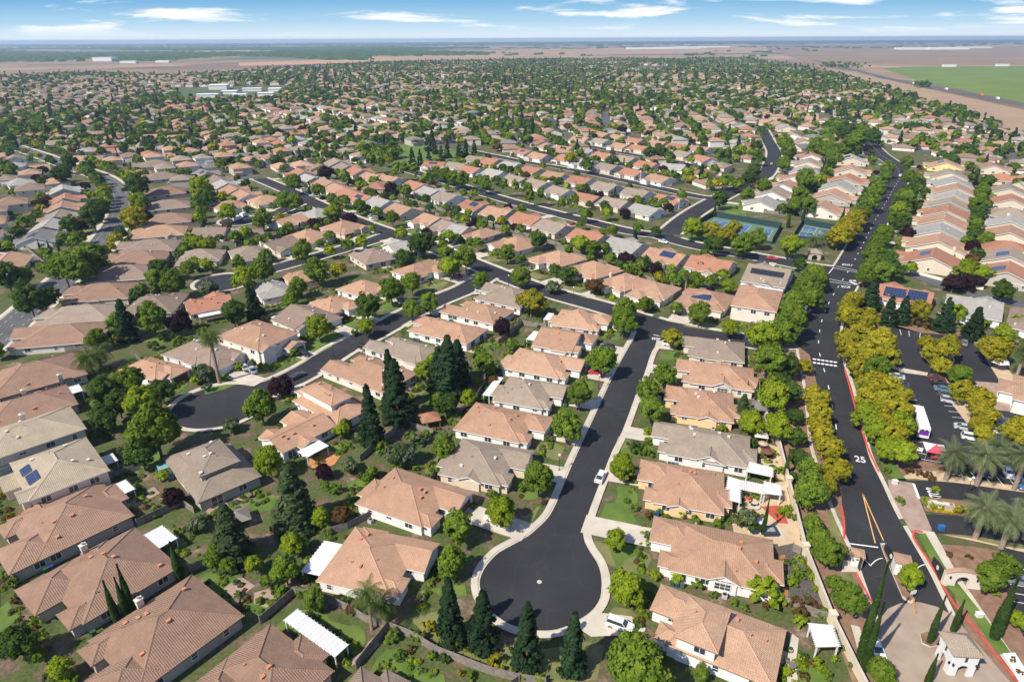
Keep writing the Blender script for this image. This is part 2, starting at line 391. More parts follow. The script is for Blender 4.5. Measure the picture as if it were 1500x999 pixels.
def yard_mat():
    m = mat('yard ground', (.1, .1, .05), .95, bump=.5, bscale=5); t = m.node_tree; b = t.nodes['Principled BSDF']
    tcn = t.nodes.new('ShaderNodeTexCoord')
    def nz(sc, d):
        n = t.nodes.new('ShaderNodeTexNoise'); n.inputs['Scale'].default_value = sc; n.inputs['Detail'].default_value = d; n.inputs['Roughness'].default_value = .62; t.links.new(tcn.outputs['Object'], n.inputs['Vector']); return n
    a = nz(.16, 8); r_ = t.nodes.new('ShaderNodeValToRGB'); e = r_.color_ramp.elements
    for pos, c_ in ((.36, (.055, .075, .018)), (.49, (.080, .105, .028)), (.54, (.105, .085, .045)), (.60, (.155, .11, .07)), (.68, (.25, .19, .13))):
        if pos == .36: q = e[0]; q.position = pos
        elif pos == .68: q = e[-1]; q.position = pos
        else: q = e.new(pos)
        q.color = (*c_, 1)
    t.links.new(a.outputs[0], r_.inputs[0]); f = nz(1.6, 5); mx = t.nodes.new('ShaderNodeMix'); mx.data_type = 'RGBA'; mx.blend_type = 'MULTIPLY'; mx.inputs['Factor'].default_value = 1
    mr = t.nodes.new('ShaderNodeMapRange'); mr.inputs['From Min'].default_value = .3; mr.inputs['From Max'].default_value = .7; mr.inputs['To Min'].default_value = .6; mr.inputs['To Max'].default_value = 1.25
    t.links.new(f.outputs[0], mr.inputs['Value']); t.links.new(r_.outputs[0], mx.inputs['A']); t.links.new(mr.outputs[0], mx.inputs['B']); t.links.new(mx.outputs['Result'], b.inputs['Base Color'])
    return m
M_YARD = yard_mat()
b = MB(); b.face([(-26000, -400, -.5), (26000, -400, -.5), (26000, 21000, -.5), (-26000, 21000, -.5)]); structure(b.build('ground', M_GROUND))
sheet('yard_ground', pxp('-900,1500 2400,1500 2100,330 1700,230 1500,203 1400,168 1330,138 1240,113 1180,98 1060,84 850,90 560,97 420,104 250,115 0,116 -250,120 -900,330'), -.03, M_YARD)

# far fields
FIELDS = [
 ('field', '1292,100 1400,97.5 1500,97 1800,95 1800,188 1500,152.5 1420,135 1345,118', -.30, mat('crop green', (.10, .155, .02), .95, col2=(.14, .19, .03), nscale=.01, detail=6)),
 ('field', '1130,72 1300,69 1800,66 1800,93 1500,95.5 1300,97 1180,93', -.34, mat('ploughed brown', (.18, .12, .072), .95, col2=(.27, .185, .11), nscale=.003, detail=8)),
 ('field', '560,78 800,72 1120,67 1128,78 900,80 700,88 520,93', -.36, mat('dry grass', (.36, .24, .14), .95, col2=(.29, .185, .11), nscale=.002, detail=8)),
 ('field', '-200,104 130,103 300,103 420,98 300,110 120,113 -200,117', -.38, mat('ploughed brown', None)),
 ('field', '1186,94 1300,117 1500,161 1800,215 1800,245 1500,204 1400,168 1330,138 1240,113', -.28, mat('dry verge', (.33, .225, .14), .95, col2=(.27, .19, .115), nscale=.02, detail=8)),
 ('field', '255,137 300,132 300,142 262,147', .02, mat('sports turf', (.06, .11, .03), .95)),
 ('field', '-200,84 200,82 330,84 300,92 -200,97', -.345, mat('ploughed brown', None)),
 ('field', '350,92 560,86 575,88 560,91 350,97', -.33, mat('bare earth', (.42, .24, .13), .95)),
]
for nm, p, z, m in FIELDS: sheet(nm, pxp(p), z, m)

# ------------------------------------------------------------------ roads
def smooth(pts, step=2.0):
    P = [Vector((p[0], p[1])) for p in pts]
    P = [P[0]*2-P[1]]+P+[P[-1]*2-P[-2]]
    out = []
    for i in range(1, len(P)-2):
        a, b_, c_, d_ = P[i-1:i+3]
        n = max(2, int((c_-b_).length/step))
        for k in range(n):
            t = k/n
            out.append(.5*((2*b_)+(c_-a)*t+(2*a-5*b_+4*c_-d_)*t*t+(3*b_-a-3*c_+d_)*t**3))
    out.append(P[-2]); return out
ROADS = {  # name: (pixel line, width, bulb radius at start or 0, sidewalk?)
 'court': ('795,838 812,775 842,720 872,668 905,590 935,510 952,472', 10.2, 11.6, 2),
 'middle street': ('380,262 430,283 470,302 528,326 575,343 640,365 700,389 745,407 800,427 885,451 945,470 1000,484 1055,494 1110,501 1192,500', 9.6, 0, 1),
 'west court': ('320,594 400,567 451,543 500,512 552,486 592,464 640,441 683,423 722,399', 9.4, 11.8, 1),
 'boulevard': ('1400,1012 1352,930 1324,868 1308,830 1286,787 1265,745 1247,700 1231,660 1222,610 1212,560 1200,515 1200,490 1207,460 1222,430 1247,390 1264,358 1281,325 1298,296 1310,275 1318,258 1312,243 1296,231 1285,222 1270,205', 12.2, 0, 1),
 'tennis street': ('1117,190 1126,208 1134,224 1130,241 1120,257 1100,268 1065,285 1030,304 1003,322 980,342', 11, 0, 1),
 'park drive': ('968,346 1010,358 1060,368 1131,381 1190,392 1244,399', 10, 0, 1),
 'upper street': ('985,347 930,341 870,327 805,311 747,295 690,278 640,262 590,248', 9.4, 0, 1),
 'back street': ('690,222 770,238 832,248 900,262 960,275 1020,288 1052,292', 9, 0, 1),
 'far street': ('770,197 850,212 910,224 970,234 1040,244 1060,247', 9, 0, 1),
 'short street': ('326,414 400,394 451,380 500,366 545,353 572,343', 9, 10.5, 1),
 'truck court': ('350,324 400,314 440,297 452,290', 9, 10, 1),
 'west boulevard': ('20,215 60,228 100,243 145,258 172,278 179,302 171,325 148,358 110,395 60,440 0,492 -60,540', 12.0, 0, 1),
 'west lane': ('112,376 80,379 36,380 -20,376', 9, 0, 1),
 'top drive': ('1270,205 1255,192 1225,178 1190,165', 9, 0, 0),
 'right lane': ('1325,262 1362,270 1400,273', 7, 0, 0),
 'side street': ('1330,398 1400,424 1500,447 1580,465', 8, 0, 0),
 'exit lane': ('1330,716 1400,719 1500,733 1700,760', 6.2, 0, 0),
 'entry lane': ('1345,767 1400,769 1460,778 1560,795 1700,815', 6.0, 0, 0),
}
RC = {}; RB = {}
for k, (p, w, br_, sw) in ROADS.items():
    q = smooth(W2(p)); RC[k] = (np.array([(v.x, v.y) for v in q]), w, br_, sw)
def road_dist(x, y, skip=None):
    best = 1e9
    for k, (c_, w, br_, sw) in RC.items():
        if k == skip: continue
        d = np.sqrt(((c_-(x, y))**2).sum(1)).min()-w/2
        best = min(best, d)
        if br_: best = min(best, math.hypot(x-c_[0][0], y-c_[0][1])-br_)
    return best
ROADPTS = np.concatenate([c_ for c_, *_ in RC.values()]); ROADW = np.concatenate([np.full(len(c_), w/2) for c_, w, *_ in RC.values()])
def road_gap(x, y): return float((np.sqrt(((ROADPTS-(x, y))**2).sum(1))-ROADW).min())
def offs(c_, d):
    t = np.gradient(c_, axis=0); t /= np.linalg.norm(t, axis=1)[:, None]
    return c_+np.stack([-t[:, 1], t[:, 0]], 1)*d
def poly_area(w): return w
roads_b = {}
for i, (k, (c_, w, br_, sw)) in enumerate(RC.items()):
    z = .012+.005*i
    worn = k in ('west boulevard', 'west lane', 'top drive', 'side street')
    b = MB(); L, Rr = offs(c_, w/2), offs(c_, -w/2)
    for j in range(len(c_)-1): b.face([(*Rr[j], z), (*Rr[j+1], z), (*L[j+1], z), (*L[j], z)])
    if sw == 2: continue
    structure(b.build('road', M_ASPH2 if worn else M_ASPH))
    if br_:
        b = MB(); n = 56
        b.face([(c_[0][0]+br_*math.cos(2*PI*j/n), c_[0][1]+br_*math.sin(2*PI*j/n), z+.0022) for j in range(n)]); structure(b.build('road', M_ASPH))
# gutters, kerbs and sidewalks, left out where another road passes
gut, walk = MB(), MB()
SWW = {'boulevard': .35, 'west boulevard': 1.6}
def kerb_run(line, side, name, closed=False):
    sw = SWW.get(name, 1.1)
    rings = [offs(line, side*d) for d in (0, .35, .36, .36+.15, .36+.15+sw)]
    n = len(line)
    for j in range(n-1):
        mx, my = (rings[2][j]+rings[2][j+1])/2
        if road_dist(mx, my, name) < .25: continue
        if name in ('west court', 'short street', 'truck court'):   # own bulb
            c0, br_ = RC[name][0][0], RC[name][2]
            if not closed and math.hypot(mx-c0[0], my-c0[1]) < br_+.25: continue
        if closed:
            if np.sqrt(((RC[name][0]-(mx, my))**2).sum(1)).min() < RC[name][1]/2+.25: continue
        def q(mb, a, za, b_, zb, mi=0):
            p = [(*rings[a][j], za), (*rings[a][j+1], za), (*rings[b_][j+1], zb), (*rings[b_][j], zb)]
            if side > 0: p.reverse()
            p.reverse(); mb.face(p, mi)
        q(gut, 0, .125, 1, .118); q(walk, 1, .118, 2, .24); q(walk, 2, .24, 4, .25); q(walk, 4, .25, 4, -.1) if 0 else None
for k, (c_, w, br_, sw) in RC.items():
    if sw != 1: continue
    for side in (1, -1):
        kerb_run(offs(c_, side*w/2), side, k)
    if br_:
        a = np.linspace(0, 2*PI, 80); cc = np.stack([c_[0][0]+br_*np.cos(a), c_[0][1]+br_*np.sin(a)], 1)
        kerb_run(cc, -1, k, True)
CPOLY = W2('905,462 922,470 931,484 930,493 913,523 895,558 870,612 850,655 830,700 814,739 804,757 792,770 773,786 750,799 732,809 720,820 709,834 703,850 704,866 710,881 720,895 731,905 744,913 762,920 780,923 798,924 816,922 833,916 848,908 862,899 872,889 879,876 881,862 881,848 878,833 872,820 864,808 857,795 854,781 855,769 860,757 868,735 878,709 896,663 913,628 932,577 942,553 953,520 960,508 967,501 978,496 990,491')
cps = smooth([(v.x, v.y) for v in CPOLY], 1.2); cpa = np.array([(v.x, v.y) for v in cps])
o = sheets('road', [[tuple(q) for q in cpa]+[(G(985, 478).x, G(985, 478).y), (G(940, 466).x, G(940, 466).y)]], .0155, M_ASPH)
sheet('driveway', pxp('848,922 866,905 882,899 925,904 946,922 940,934 900,932 866,934'), .27, M_CONC2)
kerb_run(cpa, -1 if sum(cpa[i-1][0]*cpa[i][1]-cpa[i][0]*cpa[i-1][1] for i in range(len(cpa))) > 0 else 1, 'court')
b = MB(); g = G(790, 852); b.tube((g.x, g.y, 0), (g.x, g.y, .03), .45, .45, 16, 0); structure(b.build('manhole_cover', M_CONC))
structure(gut.build('gutter', M_CONC)); structure(walk.build('sidewalk', M_CONC2))

# parking lot, islands, plaza
PZ = .13
sheet('parking_lot', pxp('1306,480 1350,488 1420,494 1440,520 1466,562 1520,605 1600,640 1600,735 1500,713 1440,702 1382,680 1345,674 1334,643 1322,583 1300,538 1296,505'), PZ, M_ASPH)
sheet('parking_lot', pxp('1462,799 1480,805 1600,830 1600,960 1500,935 1478,890 1470,835'), PZ, M_ASPH)
def island(poly, z=PZ, top=M_MULCH, kerb=M_CONC2, name='planting_island'):
    P = [G(x, y) for x, y in pxp(poly)]; b = MB(); b.prism([(p.x, p.y) for p in P], z-.1, z+.14, 0)
    c0 = sum((p for p in P), Vector())/len(P)
    b.prism([tuple((c0+(p-c0)*.93).xy) for p in P], z+.1, z+.16, 1)
    return structure(b.build(name, [kerb, top]))
island('1346,513 1352,508 1362,508 1378,514 1394,521 1399,529 1395,535 1380,537 1360,531 1350,523')
island('1357,551 1372,547 1385,555 1402,577 1424,600 1442,624 1456,648 1444,652 1425,632 1408,610 1390,587 1370,565', top=M_DECO)
island('1300,538 1304,537 1359,547 1358,551 1320,546', top=M_CONC, name='crossing_strip')
sheet('paver_court', pxp('1428,559 1466,562 1490,580 1530,606 1500,605 1457,601'), PZ+.03, M_PAVR)
sheet('path', pxp('1418,491 1432,493 1470,533 1500,571 1560,618 1530,614 1490,580 1466,562 1440,520'), PZ+.02, M_DECO)
sheet('path', pxp('1300,704 1340,701 1400,709 1500,724 1600,740 1600,728 1500,714 1440,704 1382,690 1340,690 1322,698'), .05, M_DECO)
sheet('grass', pxp('1300,701 1340,706 1400,713 1500,728 1600,745 1600,741 1500,724.5 1400,709.5 1340,701.5'), .06, M_LAWN2, 'stuff')
sheet('grass', pxp('1363,781 1420,788 1470,800 1560,812 1560,806 1500,797 1420,784 1370,777'), .08, M_LAWN2, 'stuff')
sheet('path', pxp('1352,783 1370,781 1420,791 1500,809 1560,820 1560,812 1470,800 1420,788 1363,779'), .07, M_DECO)
sheet('planting_bed', pxp('1378,797 1420,800 1470,808 1478,850 1500,935 1560,999 1440,999 1400,880 1392,840 1380,805'), .055, M_MULCH)
sheet('planting_bed', pxp('1308,476 1296,505 1301,538 1322,583 1334,643 1345,674 1382,680 1382,690 1340,692 1318,700 1296,640 1262,585 1246,540 1240,505 1240,470 1262,430 1290,440 1350,470 1420,485 1418,494 1350,488'), .045, M_MULCH)
sheet('planting_bed', pxp('1160,500 1186,520 1196,560 1206,620 1222,665 1232,715 1236,790 1260,850 1300,960 1310,1060 1270,1060 1217,912 1180,815 1152,712 1140,640 1120,560 1100,500'), .045, M_MULCH)
sheet('sign_median', pxp('1346,727 1400,733 1500,752 1600,770 1600,776 1500,768 1420,757 1356,750'), .16, M_MULCH)
sheet('plaza', pxp('1285,940 1291,905 1300,893 1318,885 1345,883 1372,890 1396,903 1440,955 1478,999 1510,1060 1330,1060 1314,999 1301,968'), .30, M_PAVE)
sheet('apron', pxp('1300,703 1338,708 1346,731 1365,777 1350,783 1334,778 1318,752 1303,722'), .16, M_PAVR)
sheet('grass', pxp('1262,555 1246,538 1243,541 1260,592 1283,660 1297,694 1312,702 1330,706 1318,690 1300,660 1282,610'), .06, M_LAWN, 'stuff')
sheet('grass', pxp('1345,784 1355,782 1390,842 1378,848 1360,815'), .26, M_LAWN, 'stuff')
sheet('grass', pxp('1386,858 1404,857 1450,915 1480,957 1462,960 1424,905'), .26, M_LAWN, 'stuff')
sheet('path', pxp('1348,777 1368,780 1400,838 1430,882 1480,955 1530,1020 1560,1060 1535,1060 1500,1010 1462,957 1404,857 1380,826'), .22, M_CONC)
sheet('plaza', pxp('1468,958 1486,957 1520,1010 1500,1020 1485,985'), .27, M_WHITE)
sheet('grass', pxp('1212,750 1226,745 1233,790 1240,815 1228,812 1216,780'), .07, M_LAWN2, 'stuff')
sheet('grass', pxp('1230,835 1248,842 1268,885 1240,885'), .07, M_LAWN2, 'stuff')
sheet('sidewalk', pxp('1236,820 1252,825 1257,838 1232,838'), .1, M_CONC)
sheet('sidewalk', pxp('1246,915 1258,918 1275,950 1272,985 1266,985'), .1, M_CONC)
# gate median
island('1289,797 1298,797 1304,808 1316,835 1328,868 1340,880 1334,886 1322,877 1306,840 1294,812', z=.2)
island('1346,930 1356,926 1376,936 1384,946 1362,950 1349,944', z=.32)

# yards traced one by one
for p in ('402,920 433,892 450,893 477,898 486,910 510,916 527,916 535,925 536,940 528,952 510,968 490,960 440,930',
          '542,984 552,965 566,951 585,951 600,957 617,978 650,988 655,1010 540,1015', '296,842 330,832 345,834 357,844 340,860 330,876 360,885 400,880 420,866 400,900 350,905 310,880',
          '1165,967 1172,963 1185,964 1203,975 1212,990 1212,1005 1180,1010 1167,990', '887,737 917,737 937,771 877,763', '889,791 910,797 934,800 929,814 914,820 906,838 898,818',
          '630,862 681,856 684,872 650,876', '640,660 662,650 680,655 690,672 660,682 640,676', '365,738 395,722 410,730 400,747 370,752', '508,708 530,700 545,708 540,724 515,728',
          '0,890 12,880 20,893 30,901 0,930 -40,930', '0,850 -40,850 -40,900 0,890', '225,660 236,662 246,680 215,690 195,690', '247,553 262,550 275,563 262,575 250,570',
          '318,547 340,541 365,555 330,570 300,578 300,568', '432,510 470,492 500,490 486,508 440,532 420,522', '205,500 250,485 290,480 280,490 240,505', '910,655 932,660 930,668 908,668',
          '705,505 730,500 720,520 690,530', '270,380 300,378 310,390 280,400', '560,215 620,212 690,225 700,248 640,250 560,236', '1062,300 1090,300 1100,345 1060,345', '1148,370 1178,376 1178,388 1150,384', '1010,344 1000,350 1030,360 1060,362 1050,352'):
    sheet('grass', pxp(p), .035, M_LAWN, 'stuff')
for p in ('600,905 640,895 690,940 745,945 800,950 860,940 885,945 875,995 830,1003 760,998 700,978 640,948', '699,772 762,763 792,739 780,764 741,786', '887,906 900,888 925,893 938,905 915,917',
          '520,440 560,438 580,428 570,445 540,455', '1010,472 1060,474 1090,484 1060,487 1000,478', '846,425 880,432 885,442 850,435', '905,640 925,640 920,655 900,660', '930,395 1010,440 1000,450 920,440'):
    sheet('grass', pxp(p), .03, M_LAWN2, 'stuff')
for p in ('328,862 352,844 374,858 345,880', '372,868 395,862 405,880 390,890 372,884', '540,940 556,925 555,945 538,962 516,975 505,970 530,955', '308,734 325,725 335,740 315,757 302,750', '190,735 225,713 235,722 200,742'):
    sheet('patio', pxp(p), .05, M_PAVR)
sheet('patio', pxp('444,680 470,660 503,662 490,680 470,690'), .05, mat('ochre paving', (.46, .21, .085), .9, var=.15, nscale=.5))
sheet('patio', pxp('1063,715 1150,705 1178,810 1130,800 1075,780'), .03, M_DECO)
sheet('patio', pxp('1115,742 1143,740 1155,767 1140,766'), .045, M_REDP)
sheet('patio', pxp('1096,755 1120,760 1118,782 1096,780'), .045, M_WHITE)
sheet('patio', pxp('1118,770 1142,772 1150,790 1118,785'), .05, M_CONC2)
sheet('path', pxp('1142,814 1150,812 1155,880 1147,880'), .045, mat('brick walk', (.35, .12, .09), .9, var=.2, nscale=2))
sheet('planting_bed', pxp('1150,805 1172,805 1200,880 1190,900 1160,890 1155,850'), .035, mat('dark gravel', (.085, .075, .07), .95, var=.3, nscale=2))
sheet('patio', pxp('1110,645 1140,655 1150,705 1112,690'), .03, M_DECO)
sheet('path', pxp('1158,925 1170,935 1166,970 1170,1010 1150,1010'), .04, M_CONC2)

# ------------------------------------------------------------------ paint
mk = MB(); yk = MB(); rk = MB()
def stripe(mb, a, b_, w, z):
    a, b_ = Vector(a[:2]), Vector(b_[:2]); d = (b_-a).normalized(); n = Vector((-d.y, d.x))*w/2
    mb.face([(*(a-n), z), (*(b_-n), z), (*(b_+n), z), (*(a+n), z)])
ZB = .105
bl = RC['boulevard'][0]
acc = 0
for j in range(len(bl)-1):
    acc += np.linalg.norm(bl[j+1]-bl[j])
    px = proj(*bl[j])
    if px[1] < 700 and acc > 9: acc = 0; stripe(mk, bl[j], bl[j]+(bl[j+1]-bl[j])/np.linalg.norm(bl[j+1]-bl[j])*2.6, .22, ZB)
for nm_ in ('west boulevard',):
    wl = RC[nm_][0]
    for o_ in (-3.6, 3.6, 0):
        e = offs(wl, o_)
        for j in range(0, len(e)-1, 2 if o_ else 4): stripe(mk, e[j], e[j+1], .10, .085+.03)
for a, b_ in (((1263, 722), (1282, 796)), ((1263, 722), (1294, 792))): stripe(yk, G(*a), G(*b_), .22, ZB)
for a, b_ in (((1241, 796), (1286, 802)), ((1224, 390), (1256, 397)), ((1222, 393), (1258, 400)), ((1214, 409), (1250, 416)), ((1216, 413), (1247, 418)), ((1214, 401), (1221, 392)), ((957, 490.5), (969, 493.5))): stripe(mk, G(*a), G(*b_), .3, ZB)
for r_ in range(2):
    for k in range(6):
        p = G(1193+k*6.1, 526.5+r_*5.2+k*.9); t = .45
        mk.box(p.x-t, p.x+t, p.y-t, p.y+t, ZB-.004, ZB)
# gate threshold curves
for c0, c1, c2 in (((1258, 818), (1275, 829), (1293, 818)), ((1328, 826), (1340, 836), (1357, 827))):
    for u, v in ((c0, c1), (c2, c1)):
        pts = [(u[0]+(v[0]-u[0])*t, u[1]+(v[1]-u[1])*(t**2.2)) for t in np.linspace(0, 1, 8)]
        for q, w_ in zip(pts, pts[1:]): stripe(mk, G(*q), G(*w_), .16, ZB)
PK = PZ+.005
for a, b_ in (((1318, 483), (1320, 491)), ((1331, 485), (1332, 493)), ((1348, 488), (1347, 495))): stripe(mk, G(*a), G(*b_), .14, PK)
for k in range(8): stripe(mk, G(1372+k*5.6, 578+k*8.3), G(1404+k*5.2, 580+k*8.6), .14, PK)
for k in range(6): stripe(mk, G(1308+k*5, 560+k*8), G(1328+k*5, 562.5+k*8), .14, PK)
for k in range(4): stripe(mk, G(1336+k*4.5, 646+k*9), G(1366+k*4, 651+k*9), .14, PK)
for k in range(6): stripe(mk, G(1402+k*19, 688+k*3.4), G(1415+k*19, 704+k*3.5), .14, PK)
for k in range(5): stripe(mk, G(1478, 832+k*12), G(1530, 838+k*13), .14, PK)
stripe(mk, G(1338, 709), G(1346, 731), .5, .165)
structure(mk.build('road_marking', M_LINE)); structure(yk.build('road_marking', M_YEL))
def red_line(pts, off):
    q = smooth([G(x, y) for x, y in pts], 1.5)
    for u, v in zip(q, q[1:]): stripe(rk, u, v, .42, .262)
red_line(pxp('1237,541 1245,570 1254,603 1262,630 1272,660 1287,692'), 0)
red_line(pxp('1352,780 1340,778 1337,786 1343,798 1356,817 1370,840 1382,862 1400,890 1424,917 1450,950 1490,1000 1505,1022'), 0)
red_line(pxp('1232,742 1236,765 1236,790'), 0); red_line(pxp('1254,840 1264,860 1277,884'), 0)
structure(rk.build('kerb_paint', M_REDK))
def ground_text(s, px, size, rz, z, sy=2.2):
    cu_ = bpy.data.curves.new('road_lettering', 'FONT'); cu_.body = s; cu_.size = size; cu_.align_x = 'CENTER'; cu_.align_y = 'CENTER'; cu_.offset = .03
    o = bpy.data.objects.new('road_lettering', cu_); COL.objects.link(o)
    dg = bpy.context.evaluated_depsgraph_get(); me = bpy.data.meshes.new_from_object(o.evaluated_get(dg)); bpy.data.objects.remove(o)
    me.materials.clear(); me.materials.append(M_LINE)
    p = G(*px); o = link('road_lettering', me, None, (p.x, p.y, z), rz); o.scale = (1, sy, 1); o['kind'] = 'structure'
ground_text('25', (1260, 673.5), 2.4, R(-19), ZB, 1.45)
ground_text('STOP', (961, 497), 1.1, R(-16), ZB)
ground_text('STOP', (1239, 421), 1.4, R(-14), ZB)
ground_text('STOP', (1239, 388), 1.4, R(166), ZB)
ground_text('STOP', (1369, 724), 1.7, R(75), ZB+.05, 1.9)
# ------------------------------------------------------------------ house builder
OV = .5
def wings_of(tpl, W, D, mir, rnd):
    """list of (x0,x1,y0,y1,eave,type,pitch); the street side is -y"""
    w, d = W/2, D/2; e = 2.75
    P = .41
    if tpl == 'hip':      # deep hipped body, garage wing to the street, small entry wing
        g = min(4.2, D*.21); gw = W*.5
        L = [(-w, w, -d+g, d, e, 'hip', P), (-w, -w+gw, -d, -d+g+gw/2, e, rnd.choice(['hip', 'gy']), P), (w-W*.30, w-.6, -d+g*.55, -d+g+3.5, e-.1, 'hip', P)]
        if rnd.random() < .4: L.append((-w*.2, w*.6, d-3, d+1.6, e-.15, 'hip', .3))
    elif tpl == 'hipx':
        L = [(-w, w, -d+3, d, e, 'hip', P), (-w+.4, -w+6.6, -d, 0, e-.1, 'hip', P), (w-4.8, w-.8, -d+1.6, 0, e-.1, 'gy', P)]
    elif tpl == 'gable':  # ridge along the street, gabled ends, gabled garage
        L = [(-w, w, -d+3.4, d-1, e+.1, 'gx', .38), (-w+.3, -w+6.6, -d, 0, e, 'gy', .36)]
        if rnd.random() < .6: L.append((w-4.6, w-.4, -d+2.4, 0, e, 'gy', .40))
        if rnd.random() < .5: L.append((-w*.5, w*.4, 0, d+.8, e-.1, 'hip', .30))
    elif tpl == 'gabley':
        L = [(-w, w, -d+4, d, e, 'gy', .36), (-w+.2, -w+6.6, -d, 0, e-.1, 'hip', P), (w-4.8, w-.5, -d+2, 1, e-.1, 'gy', .38)]
    elif tpl == 'two':    # hipped ground floor with a smaller upper floor
        L = [(-w, w, -d+4, d, e, 'hip', P), (-w, -w+6.4, -d, 0, e-.1, 'hip', P), (-w*.62, w*.62, -d+5.5, d-4.5, 5.6, 'hip', .36)]
    elif tpl == 'twobig':
        L = [(-w, w, -d+3, d, 5.3, 'hip', .36), (-w, -w+6.2, -d, 0, e, 'gy', .36), (w-5, w-.6, -d+1.5, 0, 5.1, 'gy', .38)]
    elif tpl == 'small':
        L = [(-w, w, -d, d, e, rnd.choice(['hip', 'hip', 'gx']), .37), (-w+.5, -w+6, -d-2.5, 0, e-.1, rnd.choice(['gy', 'hip']), .36)]
    elif tpl == 'smalltwo':
        L = [(-w, w, -d, d, 5.3, 'hip', .36), (-w+.5, -w+6, -d-2.5, 0, e-.1, 'hip', .36)]
    if tpl in ('hip', 'hipx', 'gable', 'gabley') and rnd.random() < .55:      # a small cross gable on one flank
        y = rnd.uniform(-.1, .35)*D; s_ = rnd.choice([-1, 1]); k = rnd.uniform(3.4, 5)
        L.append(((-w-.5, -w*.3) if s_ < 0 else (w*.3, w+.5))+(y-k/2, y+k/2, e-.05, rnd.choice(['gx', 'hip']), .40) if tpl != 'gable' else (-w*.1, w*.45, d-4, d+.9, e, 'gy', .36))
    if mir: L = [(-b_, -a, *q) for a, b_, *q in L]
    return L

def roof_planes(wing, o=OV):
    x0, x1, y0, y1, e, ty, p = wing
    X0, X1, Y0, Y1 = x0-o, x1+o, y0-o, y1+o; z = e-o*p+.12
    a, b_ = X1-X0, Y1-Y0; k = math.sqrt(1+p*p)
    cx, cy = (X0+X1)/2, (Y0+Y1)/2
    out = []; ridges = []
    def f(pts, uv): out.append((pts, uv))
    if ty == 'hip':
        if a >= b_:
            h = z+b_/2*p; r0, r1 = (X0+b_/2, cy, h), (X1-b_/2, cy, h); s = b_/2*k
            f([(X0, Y0, z), (X1, Y0, z), r1, r0], [(0, 0), (a, 0), (a-b_/2, s), (b_/2, s)])
            f([(X1, Y1, z), (X0, Y1, z), r0, r1], [(0, 0), (a, 0), (a-b_/2, s), (b_/2, s)])
            f([(X1, Y0, z), (X1, Y1, z), r1], [(0, 0), (b_, 0), (b_/2, s)])
            f([(X0, Y1, z), (X0, Y0, z), r0], [(0, 0), (b_, 0), (b_/2, s)])
        else:
            h = z+a/2*p; r0, r1 = (cx, Y0+a/2, h), (cx, Y1-a/2, h); s = a/2*k
            f([(X1, Y0, z), (X1, Y1, z), r1, r0], [(0, 0), (b_, 0), (b_-a/2, s), (a/2, s)])
            f([(X0, Y1, z), (X0, Y0, z), r0, r1], [(0, 0), (b_, 0), (b_-a/2, s), (a/2, s)])
            f([(X0, Y0, z), (X1, Y0, z), r0], [(0, 0), (a, 0), (a/2, s)])
            f([(X1, Y1, z), (X0, Y1, z), r1], [(0, 0), (a, 0), (a/2, s)])
        if a >= b_: hips = [((X0, Y0, z), r0), ((X0, Y1, z), r0), ((X1, Y0, z), r1), ((X1, Y1, z), r1)]
        else: hips = [((X0, Y0, z), r0), ((X1, Y0, z), r0), ((X0, Y1, z), r1), ((X1, Y1, z), r1)]
        ridges = [(r0, r1)]+hips
    elif ty == 'gx':
        h = z+b_/2*p; s = b_/2*k
        f([(X0, Y0, z), (X1, Y0, z), (X1, cy, h), (X0, cy, h)], [(0, 0), (a, 0), (a, s), (0, s)])
        f([(X1, Y1, z), (X0, Y1, z), (X0, cy, h), (X1, cy, h)], [(0, 0), (a, 0), (a, s), (0, s)])
        ridges = [((X0, cy, h), (X1, cy, h))]
    else:
        h = z+a/2*p; s = a/2*k
        f([(X1, Y0, z), (X1, Y1, z), (cx, Y1, h), (cx, Y0, h)], [(0, 0), (b_, 0), (b_, s), (0, s)])
        f([(X0, Y1, z), (X0, Y0, z), (cx, Y0, h), (cx, Y1, h)], [(0, 0), (b_, 0), (b_, s), (0, s)])
        ridges = [((cx, Y0, h), (cx, Y1, h))]
    return out, ridges, (X0, X1, Y0, Y1, z, h)

def wing_z(wing, x, y, o=OV):
    x0, x1, y0, y1, e, ty, p = wing
    X0, X1, Y0, Y1 = x0-o, x1+o, y0-o, y1+o
    if not (X0 <= x <= X1 and Y0 <= y <= Y1): return -1
    z = e-o*p+.12
    d = []
    if ty in ('hip', 'gy'): d += [x-X0, X1-x]
    if ty in ('hip', 'gx'): d += [y-Y0, Y1-y]
    return z+min(d)*p

